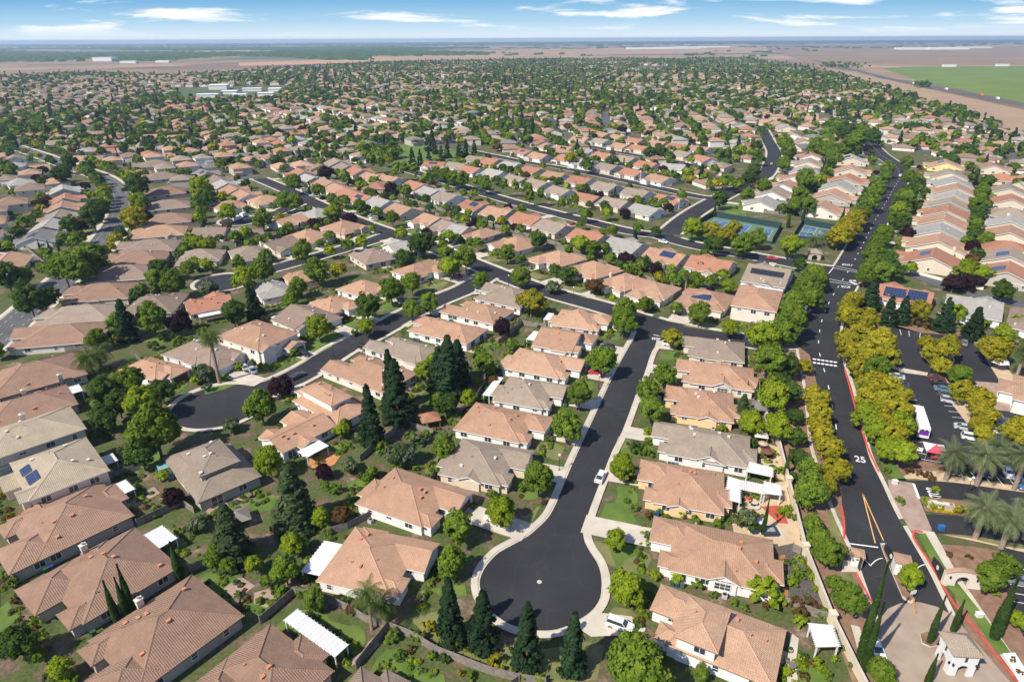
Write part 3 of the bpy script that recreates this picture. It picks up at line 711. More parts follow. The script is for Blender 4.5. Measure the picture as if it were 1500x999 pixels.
def add_roof(mb, wing, detail, zo=0):
    planes, ridges, (X0, X1, Y0, Y1, z, h) = roof_planes(wing)
    for pts, uv in planes: mb.face([(x, y, q+zo) for x, y, q in pts], 0, uv)
    if detail >= 1:
        t = .20
        ty = wing[5]
        if ty == 'hip':
            mb_f = [((X0, Y0), (X1, Y0)), ((X1, Y0), (X1, Y1)), ((X1, Y1), (X0, Y1)), ((X0, Y1), (X0, Y0))]
            for (a, b_), (c_, d_) in mb_f: mb.face([(a, b_, z-t+zo), (c_, d_, z-t+zo), (c_, d_, z+zo), (a, b_, z+zo)], 1)
        else:
            for (pts, uv) in planes:
                for i in range(4):
                    a, b_ = pts[i], pts[(i+1) % 4]
                    if i == 2: continue
                    mb.face([(a[0], a[1], a[2]-t+zo), (b_[0], b_[1], b_[2]-t+zo), (b_[0], b_[1], b_[2]+zo), (a[0], a[1], a[2]+zo)], 1)
        # soffit
        if ty == 'hip': mb.face([(X0, Y1, z-t+zo), (X1, Y1, z-t+zo), (X1, Y0, z-t+zo), (X0, Y0, z-t+zo)], 1)
        for a, b_ in ridges:   # ridge and hip caps
            a, b_ = Vector(a), Vector(b_); d = (b_-a)
            if d.length < .3: continue
            n = Vector((-d.y, d.x, 0)).normalized()*.17; upv = Vector((0, 0, .10+zo)); lo = Vector((0, 0, -.01+zo))
            L = d.length
            for s in (1, -1):
                p = [a+n*s+lo, b_+n*s+lo, b_+upv, a+upv]
                if s < 0: p.reverse()
                mb.face(p, 2, [(0, .1), (L, .1), (L, .3), (0, .3)])

def add_walls(mb, wing, i):
    x0, x1, y0, y1, e, ty, p = wing; k = .008*i
    x0 += k; x1 -= k; y0 += k; y1 -= k
    mb.box(x0, x1, y0, y1, 0, e+.05, 0)
    if ty == 'gx':
        h = e+(y1-y0)/2*p+.02; cy = (y0+y1)/2
        mb.face([(x1, y0, e+.05), (x1, y1, e+.05), (x1, cy, h)], 0); mb.face([(x0, y1, e+.05), (x0, y0, e+.05), (x0, cy, h)], 0)
    if ty == 'gy':
        h = e+(x1-x0)/2*p+.02; cx = (x0+x1)/2
        mb.face([(x0, y0, e+.05), (x1, y0, e+.05), (cx, y0, h)], 0); mb.face([(x1, y1, e+.05), (x0, y1, e+.05), (cx, y1, h)], 0)

# shared small meshes: everything faces -y, origin at the middle of its lower edge on the wall
def win_mesh(w, h, nx, ny):
    f = MB(); t = .09
    f.box(-w/2-t, -w/2, -.07, 0, -t, h+t, 0, True); f.box(w/2, w/2+t, -.07, 0, -t, h+t, 0, True)
    f.box(-w/2, w/2, -.069, 0, -t, 0, 0, True); f.box(-w/2, w/2, -.069, 0, h, h+t, 0, True)
    for i in range(1, nx): x = -w/2+w*i/nx; f.box(x-.035, x+.035, -.06, -.026, 0, h, 0)
    for i in range(1, ny): z = h*i/ny; f.box(-w/2, w/2, -.058, -.027, z-.03, z+.03, 0)
    p = MB(); p.face([(-w/2, -.025, 0), (w/2, -.025, 0), (w/2, -.025, h), (-w/2, -.025, h)])
    return f.mesh('window', M_TRIM), p.mesh('pane', M_GLASS)
WIN = {'w': win_mesh(1.7, 1.25, 2, 1), 's': win_mesh(.95, 1.1, 1, 2), 'l': win_mesh(2.7, 2.0, 3, 3), 'd': win_mesh(2.3, 2.0, 2, 1), 'h': win_mesh(1.2, .55, 2, 1)}
GARM = {}
for k, m in M_GAR.items():
    b = MB()
    for i in range(4): b.box(-2.4, 2.4, -.05, 0, .02+i*.55, .02+i*.55+.53, 0, True)
    b.box(-2.5, -2.4, -.08, 0, 0, 2.3, 1); b.box(2.4, 2.5, -.08, 0, 0, 2.3, 1); b.box(-2.5, 2.5, -.079, 0, 2.21, 2.32, 1, True)
    GARM[k] = b.mesh('garage_door', [m, M_TRIM])
b = MB(); b.box(-.3, .3, -.22, .22, -.2, .22, 0); b.box(-.36, .36, -.28, .28, .22, .28, 0, True)
VENT = {'o': b.mesh('roof_vent', M_VENTO), 'w': b.mesh('roof_vent', M_VENTW)}
b = MB(); b.tube((0, 0, -.3), (0, 0, .5), .07, .07, 6); b.tube((0, 0, .45), (0, 0, .55), .13, .13, 6)
PIPE = b.mesh('roof_pipe', M_VENTO)
def chimney_mesh():
    b = MB(); b.box(-.55, .55, -.4, .4, 0, 1.0, 0); b.box(-.65, .65, -.5, .5, 1.0, 1.15, 0, True); b.tube((0, 0, 1.1), (0, 0, 1.5), .16, .16, 8, 1); b.tube((0, 0, 1.48), (0, 0, 1.56), .3, .3, 8, 1)
    return b.mesh('chimney', [M_CHIM, M_METAL])
CHIM = chimney_mesh()

HOUSES = []; CARSPOT = []; DRIVES = []; FRONTS = []; BACKS = []; PATIOS = [[], [], []]
def blob(cx, cy, w, d, rnd, n=18):
    ph = [rnd.uniform(0, 6.28) for _ in range(3)]
    out = []
    for i in range(n):
        a = 2*PI*i/n; c_, s_ = math.cos(a), math.sin(a); k = 1+.10*math.sin(2*a+ph[0])+.10*math.sin(3*a+ph[1])+.05*math.sin(5*a+ph[2])
        out.append((cx+w/2*k*math.copysign(abs(c_)**.6, c_), cy+d/2*k*math.copysign(abs(s_)**.6, s_)))
    return out
ORIENT = {}
def house_spec(**k): HOUSES.append(k); return k

def build_house(h, detail):
    rnd = random.Random(int(h['x']*13+h['y']*7))
    W_, D_ = h['W'], h['D']; mir = h.get('mir', rnd.random() < .5)
    L = wings_of(h['tpl'], W_, D_, mir, rnd)
    L += [tuple(q) for q in h.get('add', [])]
    root = empty('house', (h['x'], h['y'], 0), h['rz'])
    tag(root, h['label'], 'house', h.get('group'))
    wall_m = MATS['stucco '+h['wall']]; rm = MATS['tile roof '+h['roof']]
    trim = M_TRIMB if h.get('trim') == 'b' else M_TRIM
    wb = MB()
    for i, q in enumerate(L): add_walls(wb, q, i)
    wb.build('wall', wall_m, root)
    rb = MB()
    for i, q in enumerate(L): add_roof(rb, q, detail, .007*i)
    roof = rb.build('roof', [rm, trim, rm], root)
    rz_ = lambda x, y: max(wing_z(q, x, y) for q in L)
    cz, sz = math.cos(h['rz']), math.sin(h['rz'])
    def faces_cam(nx, ny, x, y):
        wx, wy = h['x']+x*cz-y*sz, h['y']+x*sz+y*cz
        n = (nx*cz-ny*sz, nx*sz+ny*cz)
        return (n[0]*wx+n[1]*wy)/math.hypot(wx, wy) < .25
    def inside_other(x, y, i):
        return any(j != i and q[0]-.2 < x < q[1]+.2 and q[2]-.2 < y < q[3]+.2 for j, q in enumerate(L))
    if detail >= 1:
        # garage
        g = L[1]; gx = (g[0]+g[1])/2
        o = link('garage_door', GARM[h.get('gar') or rnd.choice(['white', 'white', 'brown', 'grey'])], root, (gx, g[2]-.012, 0))
        if g[1]-g[0] < 5.6: o.scale.x = (g[1]-g[0]-.7)/5
        # windows
        def put(kind, x, y, nx, ny, z):
            if not faces_cam(nx, ny, x, y): return
            f, p = WIN[kind]
            o = link('window', f, root, (x+nx*.012, y+ny*.012, z), math.atan2(ny, nx)+PI/2)
            if detail >= 2: link('pane', p, o)
            else: link('pane', p, o)
        nwin = 0
        for i, q in enumerate(L):
            x0, x1, y0, y1, e = q[:5]
            zz = [e-1.85] if e < 4 else [e-1.9]
            sides = [((1, 0), x1, y0, y1), ((-1, 0), x0, y0, y1), ((0, -1), y0, x0, x1), ((0, 1), y1, x0, x1)]
            for (nx, ny), c_, a, b_ in sides:
                if i == 1 and ny == -1: continue
                stepw = 3.9 if detail >= 2 else 5.5
                n = int((b_-a-1.2)//stepw)
                for k in range(n):
                    t = a+(b_-a)*(k+.5+rnd.uniform(-.12, .12))/n
                    x, y = (c_, t) if nx else (t, c_)
                    if inside_other(x+nx*.3, y+ny*.3, i) or (q[5] in ('z',)): continue
                    kk = rnd.choice(['w', 'w', 's', 'h' if detail >= 2 else 'w'])
                    if ny == 1 and e < 4 and rnd.random() < .35: kk = 'd'
                    for z in zz: put(kk, x, y, nx, ny, .12 if kk == 'd' else z+(.5 if kk == 'h' else 0))
        if 'dorm' in h:   # tall window in the side gable
            q = h['add'][0]; side = h['dorm']
            xx = q[1] if side > 0 else q[0]
            put('l', xx, (q[2]+q[3])/2, side, 0, .9)
        # roof furniture
        main = L[0]
        vk = 'o' if h['roof'] in ('tan', 'peach', 'terra', 'red') and rnd.random() < .85 else 'w'
        nv = {2: rnd.randint(4, 7), 1: rnd.randint(0, 2)}[detail]
        for k in range(nv):
            x = rnd.uniform(main[0]+1.5, main[1]-1.5); y = rnd.uniform(main[2]+2, main[3]-1.5)
            z = rz_(x, y)
            if rnd.random() < .7: link('roof_vent', VENT[vk], roof, (x, y, z+.08), rnd.choice([0, PI/2]))
            else: link('roof_pipe', PIPE, roof, (x, y, z), 0)
        if h.get('chim', rnd.random() < .22):
            sx_ = rnd.choice([-1, 1]); x = sx_*(W_/2+.30); y = rnd.uniform(0, D_*.3)
            o = link('chimney', CHIM, roof, (x, y, 0), PI/2); o.scale = (1, 1, 1)
            zt = rz_(x*.7, y)
            o.location.z = max(zt, 3.6)-.2
            cb = MB(); cb.box(x-.36, x+.36, y-.5, y+.5, 0, o.location.z, 0); cb.build('chimney_base', wall_m, root)
    if h.get('solarpx'):
        h['solar'] = []
        for px_, py_, sw_, sd__ in h['solarpx']:
            g_ = G(px_, py_, 6.2); u_ = (g_.x-h['x'])*cz+(g_.y-h['y'])*sz; v_ = -(g_.x-h['x'])*sz+(g_.y-h['y'])*cz
            h['solar'].append(((u_-sw_/2)/(W_/2), (u_+sw_/2)/(W_/2), (v_-sd__/2)/(D_/2), (v_+sd__/2)/(D_/2)))
    if h.get('solar'):
        for (x0, x1, y0, y1) in h['solar']:
            x0, x1, y0, y1 = [q*s for q, s in zip((x0, x1, y0, y1), (W_/2, W_/2, D_/2, D_/2))]
            b = MB(); P = [(x0, y0), (x1, y0), (x1, y1), (x0, y1)]
            up_ = [(x, y, rz_(x, y)+.22) for x, y in P]; lo = [(x, y, z-.08) for x, y, z in up_]
            b.face(up_, 0, [(x, y) for x, y in P])
            for i in range(4): b.face([lo[i], lo[(i+1) % 4], up_[(i+1) % 4], up_[i]], 1)
            b.build('solar_panel', [M_SOLARB if h.get('sblack') else M_SOLAR, M_METAL], roof)
    if h.get('patio'):
        for (x0, x1, y0, y1, z) in h['patio']:
            y0, y1 = D_/2+.55, D_/2+.55+(y1-y0)
            for q in L: y0 = max(y0, q[3]+.55) if q[0] < x1 and q[1] > x0 else y0
            y1 = max(y1, y0+2)
            b = MB(); b.box(x0, x1, y0, y1, z, z+.12, 0, True)
            n = int((x1-x0)/.8)
            for k in range(n+1): xx = x0+(x1-x0)*k/max(1, n); b.box(xx-.05, xx+.05, y0-.15, y1+.15, z+.121, z+.2, 0)
            pt = b.build('patio_cover', M_WHITE, root)
            for xx, yy in ((x0+.2, y0+.2), (x1-.2, y0+.2), (x0+.2, y1-.2), (x1-.2, y1-.2)):
                b = MB(); b.box(xx-.09, xx+.09, yy-.09, yy+.09, 0, z, 0); b.build('post', M_WHITE, pt)
    # drive and front garden
    if detail >= 1 or h.get('drive'):
        g = L[1]; x0, x1 = g[0]+.5, g[1]-.5; yf = g[2]
        loc2w = lambda x, y: (h['x']+x*cz-y*sz, h['y']+x*sz+y*cz)
        ln = 0
        for k in range(1, 30):
            if road_gap(*loc2w((x0+x1)/2, yf-k*.5)) < .1: ln = k*.5; break
        if ln:
            if ln > 4.6: CARSPOT.append((h, *loc2w(x0+1.4+(x1-x0-2.8)*rnd.random(), yf-ln*.5), h['rz']+rnd.choice([PI/2, -PI/2])))
            DRIVES.append([loc2w(x0, yf), loc2w(x1, yf), loc2w(x1, yf-ln), loc2w(x0, yf-ln)])
            if ln > 3.2:
                for o0, o1 in ((x1+.5, W_/2+.3), (-W_/2-.3, x0-.5)):
                    if o1-o0 < 2.2 or rnd.random() > .85: continue
                    BK = blob((o0+o1)/2, yf-ln/2+1.3, (o1-o0)*.96, ln-2.2, rnd)
                    FRONTS.append(([loc2w(*q) for q in BK], rnd.random()))
        if rnd.random() < .6:
            BACKS.append(([loc2w(*q) for q in blob(rnd.uniform(-.2, .2)*W_, D_/2+4.2, W_*rnd.uniform(.4, .75), rnd.uniform(2.6, 4.2), rnd)], rnd.random()))
        if rnd.random() < .7:
            xa = rnd.uniform(-.4, .1)*W_; wd_ = rnd.uniform(3, 6); PATIOS[rnd.randrange(3)].append([loc2w(xa, D_/2-.5), loc2w(xa+wd_, D_/2-.5), loc2w(xa+wd_, D_/2+rnd.uniform(2, 3.4)), loc2w(xa, D_/2+2.2)])
    return root

def fit(h, cs, z=2.75):
    """from the four eave corners: street side first (two), then the rear"""
    P = [G(x, y, z) for x, y in cs]
    fm, rmid = (P[0]+P[1])/2, (P[2]+P[3])/2
    d = (fm-rmid); s1, s2 = (P[0]+P[3])/2, (P[1]+P[2])/2; w = s2-s1
    a1 = math.atan2(d.y, d.x); a2 = math.atan2(w.y, w.x)
    k = 1 if math.sin(a2-a1) > 0 else -1
    a2 -= k*PI/2
    da = (a2-a1+PI) % (2*PI)-PI
    a = a1+da/2
    c0 = sum(P, Vector())/4
    h.update(x=c0.x, y=c0.y, rz=a+PI/2, W=max(9, w.length-1), D=max(11, d.length-1))
    return h

def C(s): return pxp(s)
# houses round the two courts and along the bottom edge, each traced from its eaves
def near(corners, roof, wall, tpl, label, **k):
    h = dict(roof=roof, wall=wall, tpl=tpl, label=label, near=True, **k); fit(h, C(corners), 5.1 if tpl == 'twobig' else 2.75); HOUSES.append(h); return h
near('648,795 597,880 463,851 519,771', 'tan', 'white', 'hip', 'tan hip roofed house with a boxy white sunroom, left of the cul-de-sac bulb', mir=True, gar='white', patio=[(-6.0, 2.2, 8.8, 12.6, 2.5)], chim=False)
near('700,719 643,779 516,738 578,686', 'tan', 'white', 'hip', 'tan roofed white house between the sunroom house and a brown roofed neighbour', mir=True, chim=False)
near('778,660 762,719 640,692 680,640', 'dun', 'cream', 'hip', 'grey brown roofed cream house on the court, opposite the parked white car', mir=True, chim=False)
near('811,612 786,655 665,628 697,587', 'tan', 'white', 'hip', 'tan roofed house just below the house with the white curved patio', mir=True, chim=False)
near('832,565 816,604 723,586 747,549', 'dun', 'white', 'hip', 'brown roofed house with a white curved patio sheet behind it', mir=True, chim=False, patio=[(-5, 6, 7.6, 10.4, 2.4)])
near('862,528 840,558 732,539 762,508', 'peach', 'white', 'hip', 'pale tan roofed house, third down on the court from the cross street', mir=True, chim=False)
near('878,490 855,521 782,505 802,478', 'tan', 'white', 'gabley', 'tan roofed house with a bright white side gable, second on the court', mir=True, chim=False, patio=[(-4, 3, 7.6, 11, 2.4)])
near('900,462 884,486 805,476 823,454', 'peach', 'white', 'hip', 'pale tan corner house at the top of the court, white patio roof behind', mir=True, chim=False, patio=[(-3, 3, 6.2, 9.8, 2.4)])
near('1001,520 999,490 1092,503 1090,532', 'dun', 'cream', 'hip', 'grey brown corner house opposite the white STOP lettering', mir=False, chim=False)
near('989,557 989,524 1105,540 1104,574', 'tan', 'ivory', 'hip', 'tan roofed house with side gable and windows, second on the right of the court', mir=False, chim=False, dorm=1, add=[])
near('974,605 972,562 1077,577 1073,619', 'tan', 'apricot', 'hip', 'tan roofed apricot house beside the grey garden gazebo', mir=False, chim=False)
near('950,658 958,616 1100,638 1097,688', 'dun', 'white', 'hip', 'grey brown roofed house with side gable above the white pergolas', mir=False, chim=False, dorm=1, add=[])
near('933,730 934,670 1063,693 1059,755', 'tan', 'apricot', 'hip', 'tan roofed apricot house with white pergolas and red paving behind it', mir=False, chim=False)
near('943,829 958,755 1135,790 1133,866', 'tan', 'white', 'hip', 'large tan roofed house with white side gable, dark gravel garden behind it', mir=False, chim=False, dorm=1, add=[])
r7 = near('946,926 960,853 1160,922 1126,1012', 'peach', 'white', 'hip', 'two storey tan roofed white house at the bottom edge beside the white pergola', mir=False, chim=False, trim='b')
r7['add'] = [(-2.5, r7['W']/2+.2, -r7['D']/2+5.5, r7['D']/2-8.5, 5.4, 'hip', .41)]
# west court
near('274,539 245,560 165,543 225,521', 'tan', 'white', 'hipx', 'tan roofed house with brown garage at the left end of the west court', mir=True, gar='brown', chim=False)
near('365,517 315,547 240,517 292,494', 'brown', 'white', 'hipx', 'brown roofed white house behind the tall fan palm', chim=False, mir=False)
near('440,492 385,522 322,492 378,466', 'tan', 'ivory', 'twobig', 'two storey tan roofed house beside the tall fan palm house', chim=False, mir=True)
near('494,465 443,489 400,469 462,444', 'brown', 'white', 'gabley', 'brown roofed house with a long white patio roof behind', chim=False, mir=True, patio=[(-7, 7, 9.3, 11.6, 2.4)])
near('522,449 492,463 452,448 497,428', 'tan', 'white', 'hip', 'tan roofed house next to the long white patio roof', chim=False)
near('575,425 548,440 494,424 536,406', 'tan', 'white', 'hip', 'tan roofed house half hidden by two round street trees', chim=False)
near('660,392 620,411 573,399 632,376', 'tan', 'white', 'hip', 'long tan roofed house at the corner of cross street and west court', chim=False, patio=[(0, 4, 7, 9.5, 2.4)])
near('693,433 722,413 785,430 765,457', 'dun', 'white', 'hip', 'grey brown roofed corner house left of the bright yellow tree', chim=False)
near('651,455 675,436 754,455 719,478', 'tan', 'white', 'hip', 'wide tan roofed house with a plum tree at its back wall', chim=False)
near('592,481 620,460 712,483 682,507', 'tan', 'white', 'hip', 'tan roofed house above the row of tall dark redwoods', chim=False)
near('535,508 572,487 650,515 618,538', 'dun', 'ivory', 'hip', 'grey brown roofed house left of the tallest redwood pair', chim=False)
near('473,539 524,515 611,545 559,580', 'tan', 'ivory', 'hip', 'large tan roofed house across from the parked dark sedan', chim=False)
near('415,581 468,555 538,601 495,622', 'tan', 'white', 'two', 'two storey tan roofed house beside a slim redwood by the west court', chim=False)
near('365,637 452,597 489,626 422,668', 'tan', 'white', 'gable', 'tan roofed house with white patio cover and ochre paving', chim=False, patio=[(-1, 5, 8.4, 13, 2.6)])
near('245,672 330,632 377,700 285,738', 'dun', 'taupe', 'two', 'two storey grey brown house right of the big green tree group', chim=False, trim='b')
# left and bottom edge
near('-35,780 18,835 200,757 147,703', 'red', 'taupe', 'hip', 'reddish brown roofed house with a pale patio roof at its right end', chim=True, trim='b', patio=[(-5, 0, 11.5, 14.5, 2.5)])
near('39,859 69,954 257,826 195,768', 'red', 'taupe', 'hip', 'reddish brown roofed house with three slim cypresses along its wall', chim=True, trim='b', mir=False, patio=[(-5, 1, 11, 14.5, 2.5)])
near('94,966 150,1045 366,902 274,839', 'red', 'taupe', 'hip', 'reddish brown roofed house with a chimney right of the cypress house', chim=True, trim='b')
near('285,1010 340,1110 504,978 381,914', 'red', 'beige', 'hip', 'reddish brown roofed house with a white lattice patio roof behind it', chim=True, trim='b', patio=[(-6.5, 6, 10.2, 14.6, 2.6)])
near('450,1090 500,1150 600,1008 527,980', 'brown', 'beige', 'hip', 'brown hip roof corner peeking in at the bottom edge', chim=False, trim='b')
near('-14,688 20,744 160,690 128,640', 'sand', 'beige', 'twobig', 'two storey sandy roofed house with blue solar panels', chim=False, mir=False, solar=[(-.42, -.05, -.60, -.38), (.02, .48, -.56, -.30)], patio=[(-2, 2, 11, 14, 2.5)])
near('-60,655 -55,690 115,632 108,585', 'sand', 'beige', 'twobig', 'sandy grey roofed house just above the blue solar panel house', chim=True)
near('-60,612 -60,645 108,593 100,556', 'red', 'taupe', 'hip', 'reddish brown roofed house with a pale patio strip, beside big green trees', chim=True, trim='b', patio=[(-5, 0, 11, 13.5, 2.5)])
near('-50,560 -50,600 118,548 112,510', 'red', 'taupe', 'hip', 'reddish roofed house with a dark courtyard notch by the feather palms', chim=True, trim='b')
# beside the short street and the parking lot
near('271,440 335,427 337,449 274,466', 'terra', 'cream', 'gable', 'terracotta roofed house with a white patio roof facing the plum tree', chim=False, patio=[(-6, 5, 7.0, 10, 2.5)])
near('200,430 266,431 256,462 196,455', 'brown', 'taupe', 'hipx', 'brown roofed house behind the dark conifer, left of the terracotta one', chim=False)
near('371,417 415,407 424,430 381,440', 'grey', 'white', 'hipx', 'pale grey roofed house beside the dark cedar at the short street', chim=False)
near('413,403 455,394 466,408 426,418', 'tan', 'cream', 'hipx', 'tan roofed house hidden behind green and yellow trees', chim=False)
near('515,371 557,361 577,377 531,391', 'brown', 'cream', 'hipx', 'brown roofed house with a tan gabled wing at the short street', chim=False)
near('562,358 598,350 606,367 577,377', 'grey', 'ivory', 'gable', 'grey roofed house with a white gable beside a big dark tree', chim=False)
near('1369,428 1289,413 1286,437 1363,452', 'terra', 'white', 'gable', 'terracotta roofed house covered in blue solar panels above the parking lot', chim=False, solar=[(-.85, -.1, .2, .8), (-.05, .8, .25, .8)])
near('1468,443 1379,427 1388,459 1465,472', 'grey', 'white', 'gable', 'pale grey roofed white house above the parking lot', chim=False)
near('1550,458 1480,445 1474,479 1540,492', 'brown', 'white', 'hip', 'brown roofed house at the right edge above the parking lot', chim=False)
near('1146,424 1085,415 1070,448 1140,459', 'tan', 'ivory', 'twobig', 'dormered tan two storey house below the long black solar roof', chim=False)
near('1160,395 1105,386 1086,412 1155,426', 'dun', 'white', 'gable', 'brown roofed house with a black solar strip and white columned patio', chim=False, solar=[(-.8, .8, .3, .55)], sblack=True, patio=[(-7, 7.5, 8.4, 11, 2.6)])
for h in HOUSES:
    if h.get('dorm'):
        s = h['dorm']; w = h['W']/2
        lo, hi = (-w-.35, 0) if s < 0 else (0, w+.35)
        h['add'] = [(lo, hi, .2, 5.0, 2.95, 'gx', .5)]

# rows of houses
RCOL = dict(t='tan', p='peach', b='brown', d='dun', g='grey', s='slate', o='terra', r='red', y='sand')
ROWS = [
 # key, points, front side, palette letters, templates, phrase, depth
 ('row above the cross street', '439,254 452,262 477,269 494,277 510,284 530,291 557,297 588,308 630,322 653,331 672,337 703,341 752,356 814,377 866,393 911,411 957,424 1032,437', 'R', 'ogttoogttdgtttttpt', ['gable']*11+['hip']*7, 18),
 ('second row above the cross street', '496,238 508,245 527,251 548,259 574,263 613,272 634,281 660,288 699,301 734,311 777,320 814,331 866,345 920,358 979,374 1043,385', 'L', 'ddottogdotodogto', ['gable'], 18),
 ('third row above the cross street', '637,241 668,243 690,249 724,254 755,263 787,269 820,280 859,290 900,297 945,308', 'R', 'odogdddodg', ['gable'], 17),
 ('fourth row above the cross street', '699,233 722,236 751,242 783,249 816,257 854,264 891,273 936,282 983,292', 'L', 'dogotoddo', ['gable'], 17),
 ('fifth row above the cross street', '768,223 789,229 830,233 857,239 890,245 926,253 965,262', 'R', 'otogdot', ['gable'], 17),
 ('sixth row above the cross street', '808,215 829,218 859,222 886,228 920,233 950,241 987,244', 'L', 'ttgodog', ['gable'], 17),
 ('seventh row above the cross street', '850,204 880,207 909,214 936,217 973,223 1000,226 1029,233', 'R', 'tdtotdo', ['gable'], 17),
 ('eighth row above the cross street', '885,197 907,201 933,206 965,210 994,214 1027,218', 'L', 'ttotot', ['gable'], 16),
 ('row right of the tennis street', '1122,179 1138,182 1150,187 1158,198 1174,208 1185,229 1182,239 1175,250 1163,261 1148,272 1132,283 1114,297', 'R', 'ttgttodgotdgt', ['gable'], 20),
 ('row left of the upper boulevard', '1188,184 1207,194 1227,204 1249,234 1249,250 1244,264 1231,275 1222,288 1207,306', 'L', 'tttgtogtt', ['gable'], 22),
 ('row right of the upper boulevard', '1382,242 1387,257 1393,269 1397,280 1395,291 1389,301 1384,313 1378,326 1372,341 1370,358 1361,380', 'R', 'tdgtgdotgto', ['gable'], 24),
 ('second row right of the boulevard', '1455,246 1473,261 1480,280 1484,296 1486,313 1484,329 1482,345 1484,363 1484,379 1480,402', 'L', 'rododgtodo', ['gable', 'hip', 'gable'], 22),
 ('brown row beside the west boulevard', '222,240 232,258 238,280 240,300 240,320 231,338 216,359 195,377 177,398 144,425 111,458 81,487', 'R', 'bbrbrtbrbrdr', ['hip'], 24),
 ('pair at the boulevard far bend', '112,232 140,232', 'R', 'tb', ['small'], 13),
 ('row left of west boulevard', '96,278 100,291 96,303 90,317 76,331 60,347', 'L', 'gotdgs', ['gable'], 17),
 ('row facing the short street', '293,374 366,369 411,357 454,344 506,331', 'R', 'ddbtt', ['hipx', 'hipx', 'gable'], 17),
 ('row under the truck court', '310,338 358,337 421,322 462,311', 'L', 'bbtg', ['gable', 'hipx'], 16),
 ('pair above the truck court', '338,300 390,292', 'R', 'tt', ['hipx'], 16),
 ('stepped row behind the truck court', '303,254 322,263 332,270 345,278 362,286', 'L', 'dbgtt', ['gable'], 17),
 ('small group at the left edge', '30,266 45,279 9,383 18,300 22,232', 'R', 'gbtrb', ['small', 'smalltwo'], 14),
]
ROWNORM = []
for phrase, pts, side, pal, tpls, depth in ROWS:
    P = [G(x, y, 3.6) for x, y in pxp(pts)]; n = len(P); row = []
    for i, p in enumerate(P):
        a, b_ = P[max(0, i-1)], P[min(n-1, i+1)]
        t = (b_-a).xy.normalized()
        fr = Vector((-t.y, t.x)) if side == 'L' else Vector((t.y, -t.x))
        ds = [(P[j]-p).xy.length for j in (i-1, i+1) if 0 <= j < n]
        sp_ = sum(ds)/len(ds)
        Wd = max(9.5, min(17.0, min(ds)*1.0-.9))
        rnd = random.Random(i*31+len(phrase))
        tpl = tpls[i] if len(tpls) == n else tpls[i % len(tpls)]
        rk_ = RCOL[pal[i % len(pal)]]
        q = dict(x=p.x, y=p.y, rz=math.atan2(fr.y, fr.x)+PI/2, W=Wd, D=depth+2+rnd.uniform(-1, .8), roof=rk_, wall=rnd.choice(['ivory', 'beige', 'cream', 'taupe', 'beige'] if 'boulevard' in phrase and 'brown' not in phrase else ['white', 'white', 'ivory', 'ivory', 'cream', 'beige'] if 'brown' not in phrase else ['beige', 'taupe', 'ivory']), tpl=tpl, mir=side == 'L')
        kind = {'hip': 'hip', 'hipx': 'hip', 'gable': 'gable', 'gabley': 'gable', 'small': 'small', 'smalltwo': 'tall'}[tpl]
        if n <= 20: q['label'] = f"{ROOFS[rk_][1]} {kind} house, {ORD[i]} from the {'left' if P[-1].x-P[0].x > 20 and abs(P[-1].x-P[0].x) > abs(P[-1].y-P[0].y)*.35 else 'top'} in the {phrase}" if n > 2 else f"{ROOFS[rk_][1]} roofed house, {'left' if i == 0 else 'right'} one of the {phrase}"
        q['row'] = phrase; q['idx'] = i
        if rnd.random() < .16: q['solar'] = [(-.55, .2, .18, .55)] if side == 'L' else [(-.5, .3, -.3, -.02)]
        if phrase.startswith('row right of the upper') and i in (0, 4): q['wall'] = 'yellow'
        row.append(q); HOUSES.append(q)
# ------------------------------------------------------------------ the blocks beyond: streets, houses and trees laid out in districts
FILLP = pxp('-260,119 0,113 130,109 250,113 420,101 560,93 700,90 850,87 900,81 1060,77 1120,92 1180,100 1235,114 1330,141 1420,172 1500,206 1650,236 1650,420 1480,400 1400,232 1330,226 1290,232 1230,300 1110,330 960,335 800,260 600,330 500,330 380,330 250,330 120,430 -260,520')
NOFILL = [pxp('255,128 420,126 420,147 250,150'), pxp('560,214 690,212 720,228 690,245 580,250'), pxp('1000,318 1240,318 1240,400 1000,400'), pxp('1262,190 1345,240 1345,330 1240,330'), pxp('1165,88 1210,80 1230,110 1190,100'), pxp('930,96 985,97 985,103 925,103')]
DENSE = pxp('-260,119 0,113 250,113 330,118 250,140 180,152 0,150 -260,158')     # the newer quarter with few trees
DIST = []
rnd = random.Random(5)
for k in range(80):
    yy = 330+2700*(rnd.random()**1.25); DIST.append((rnd.uniform(-.95, .9)*yy, yy, rnd.uniform(0, PI)))
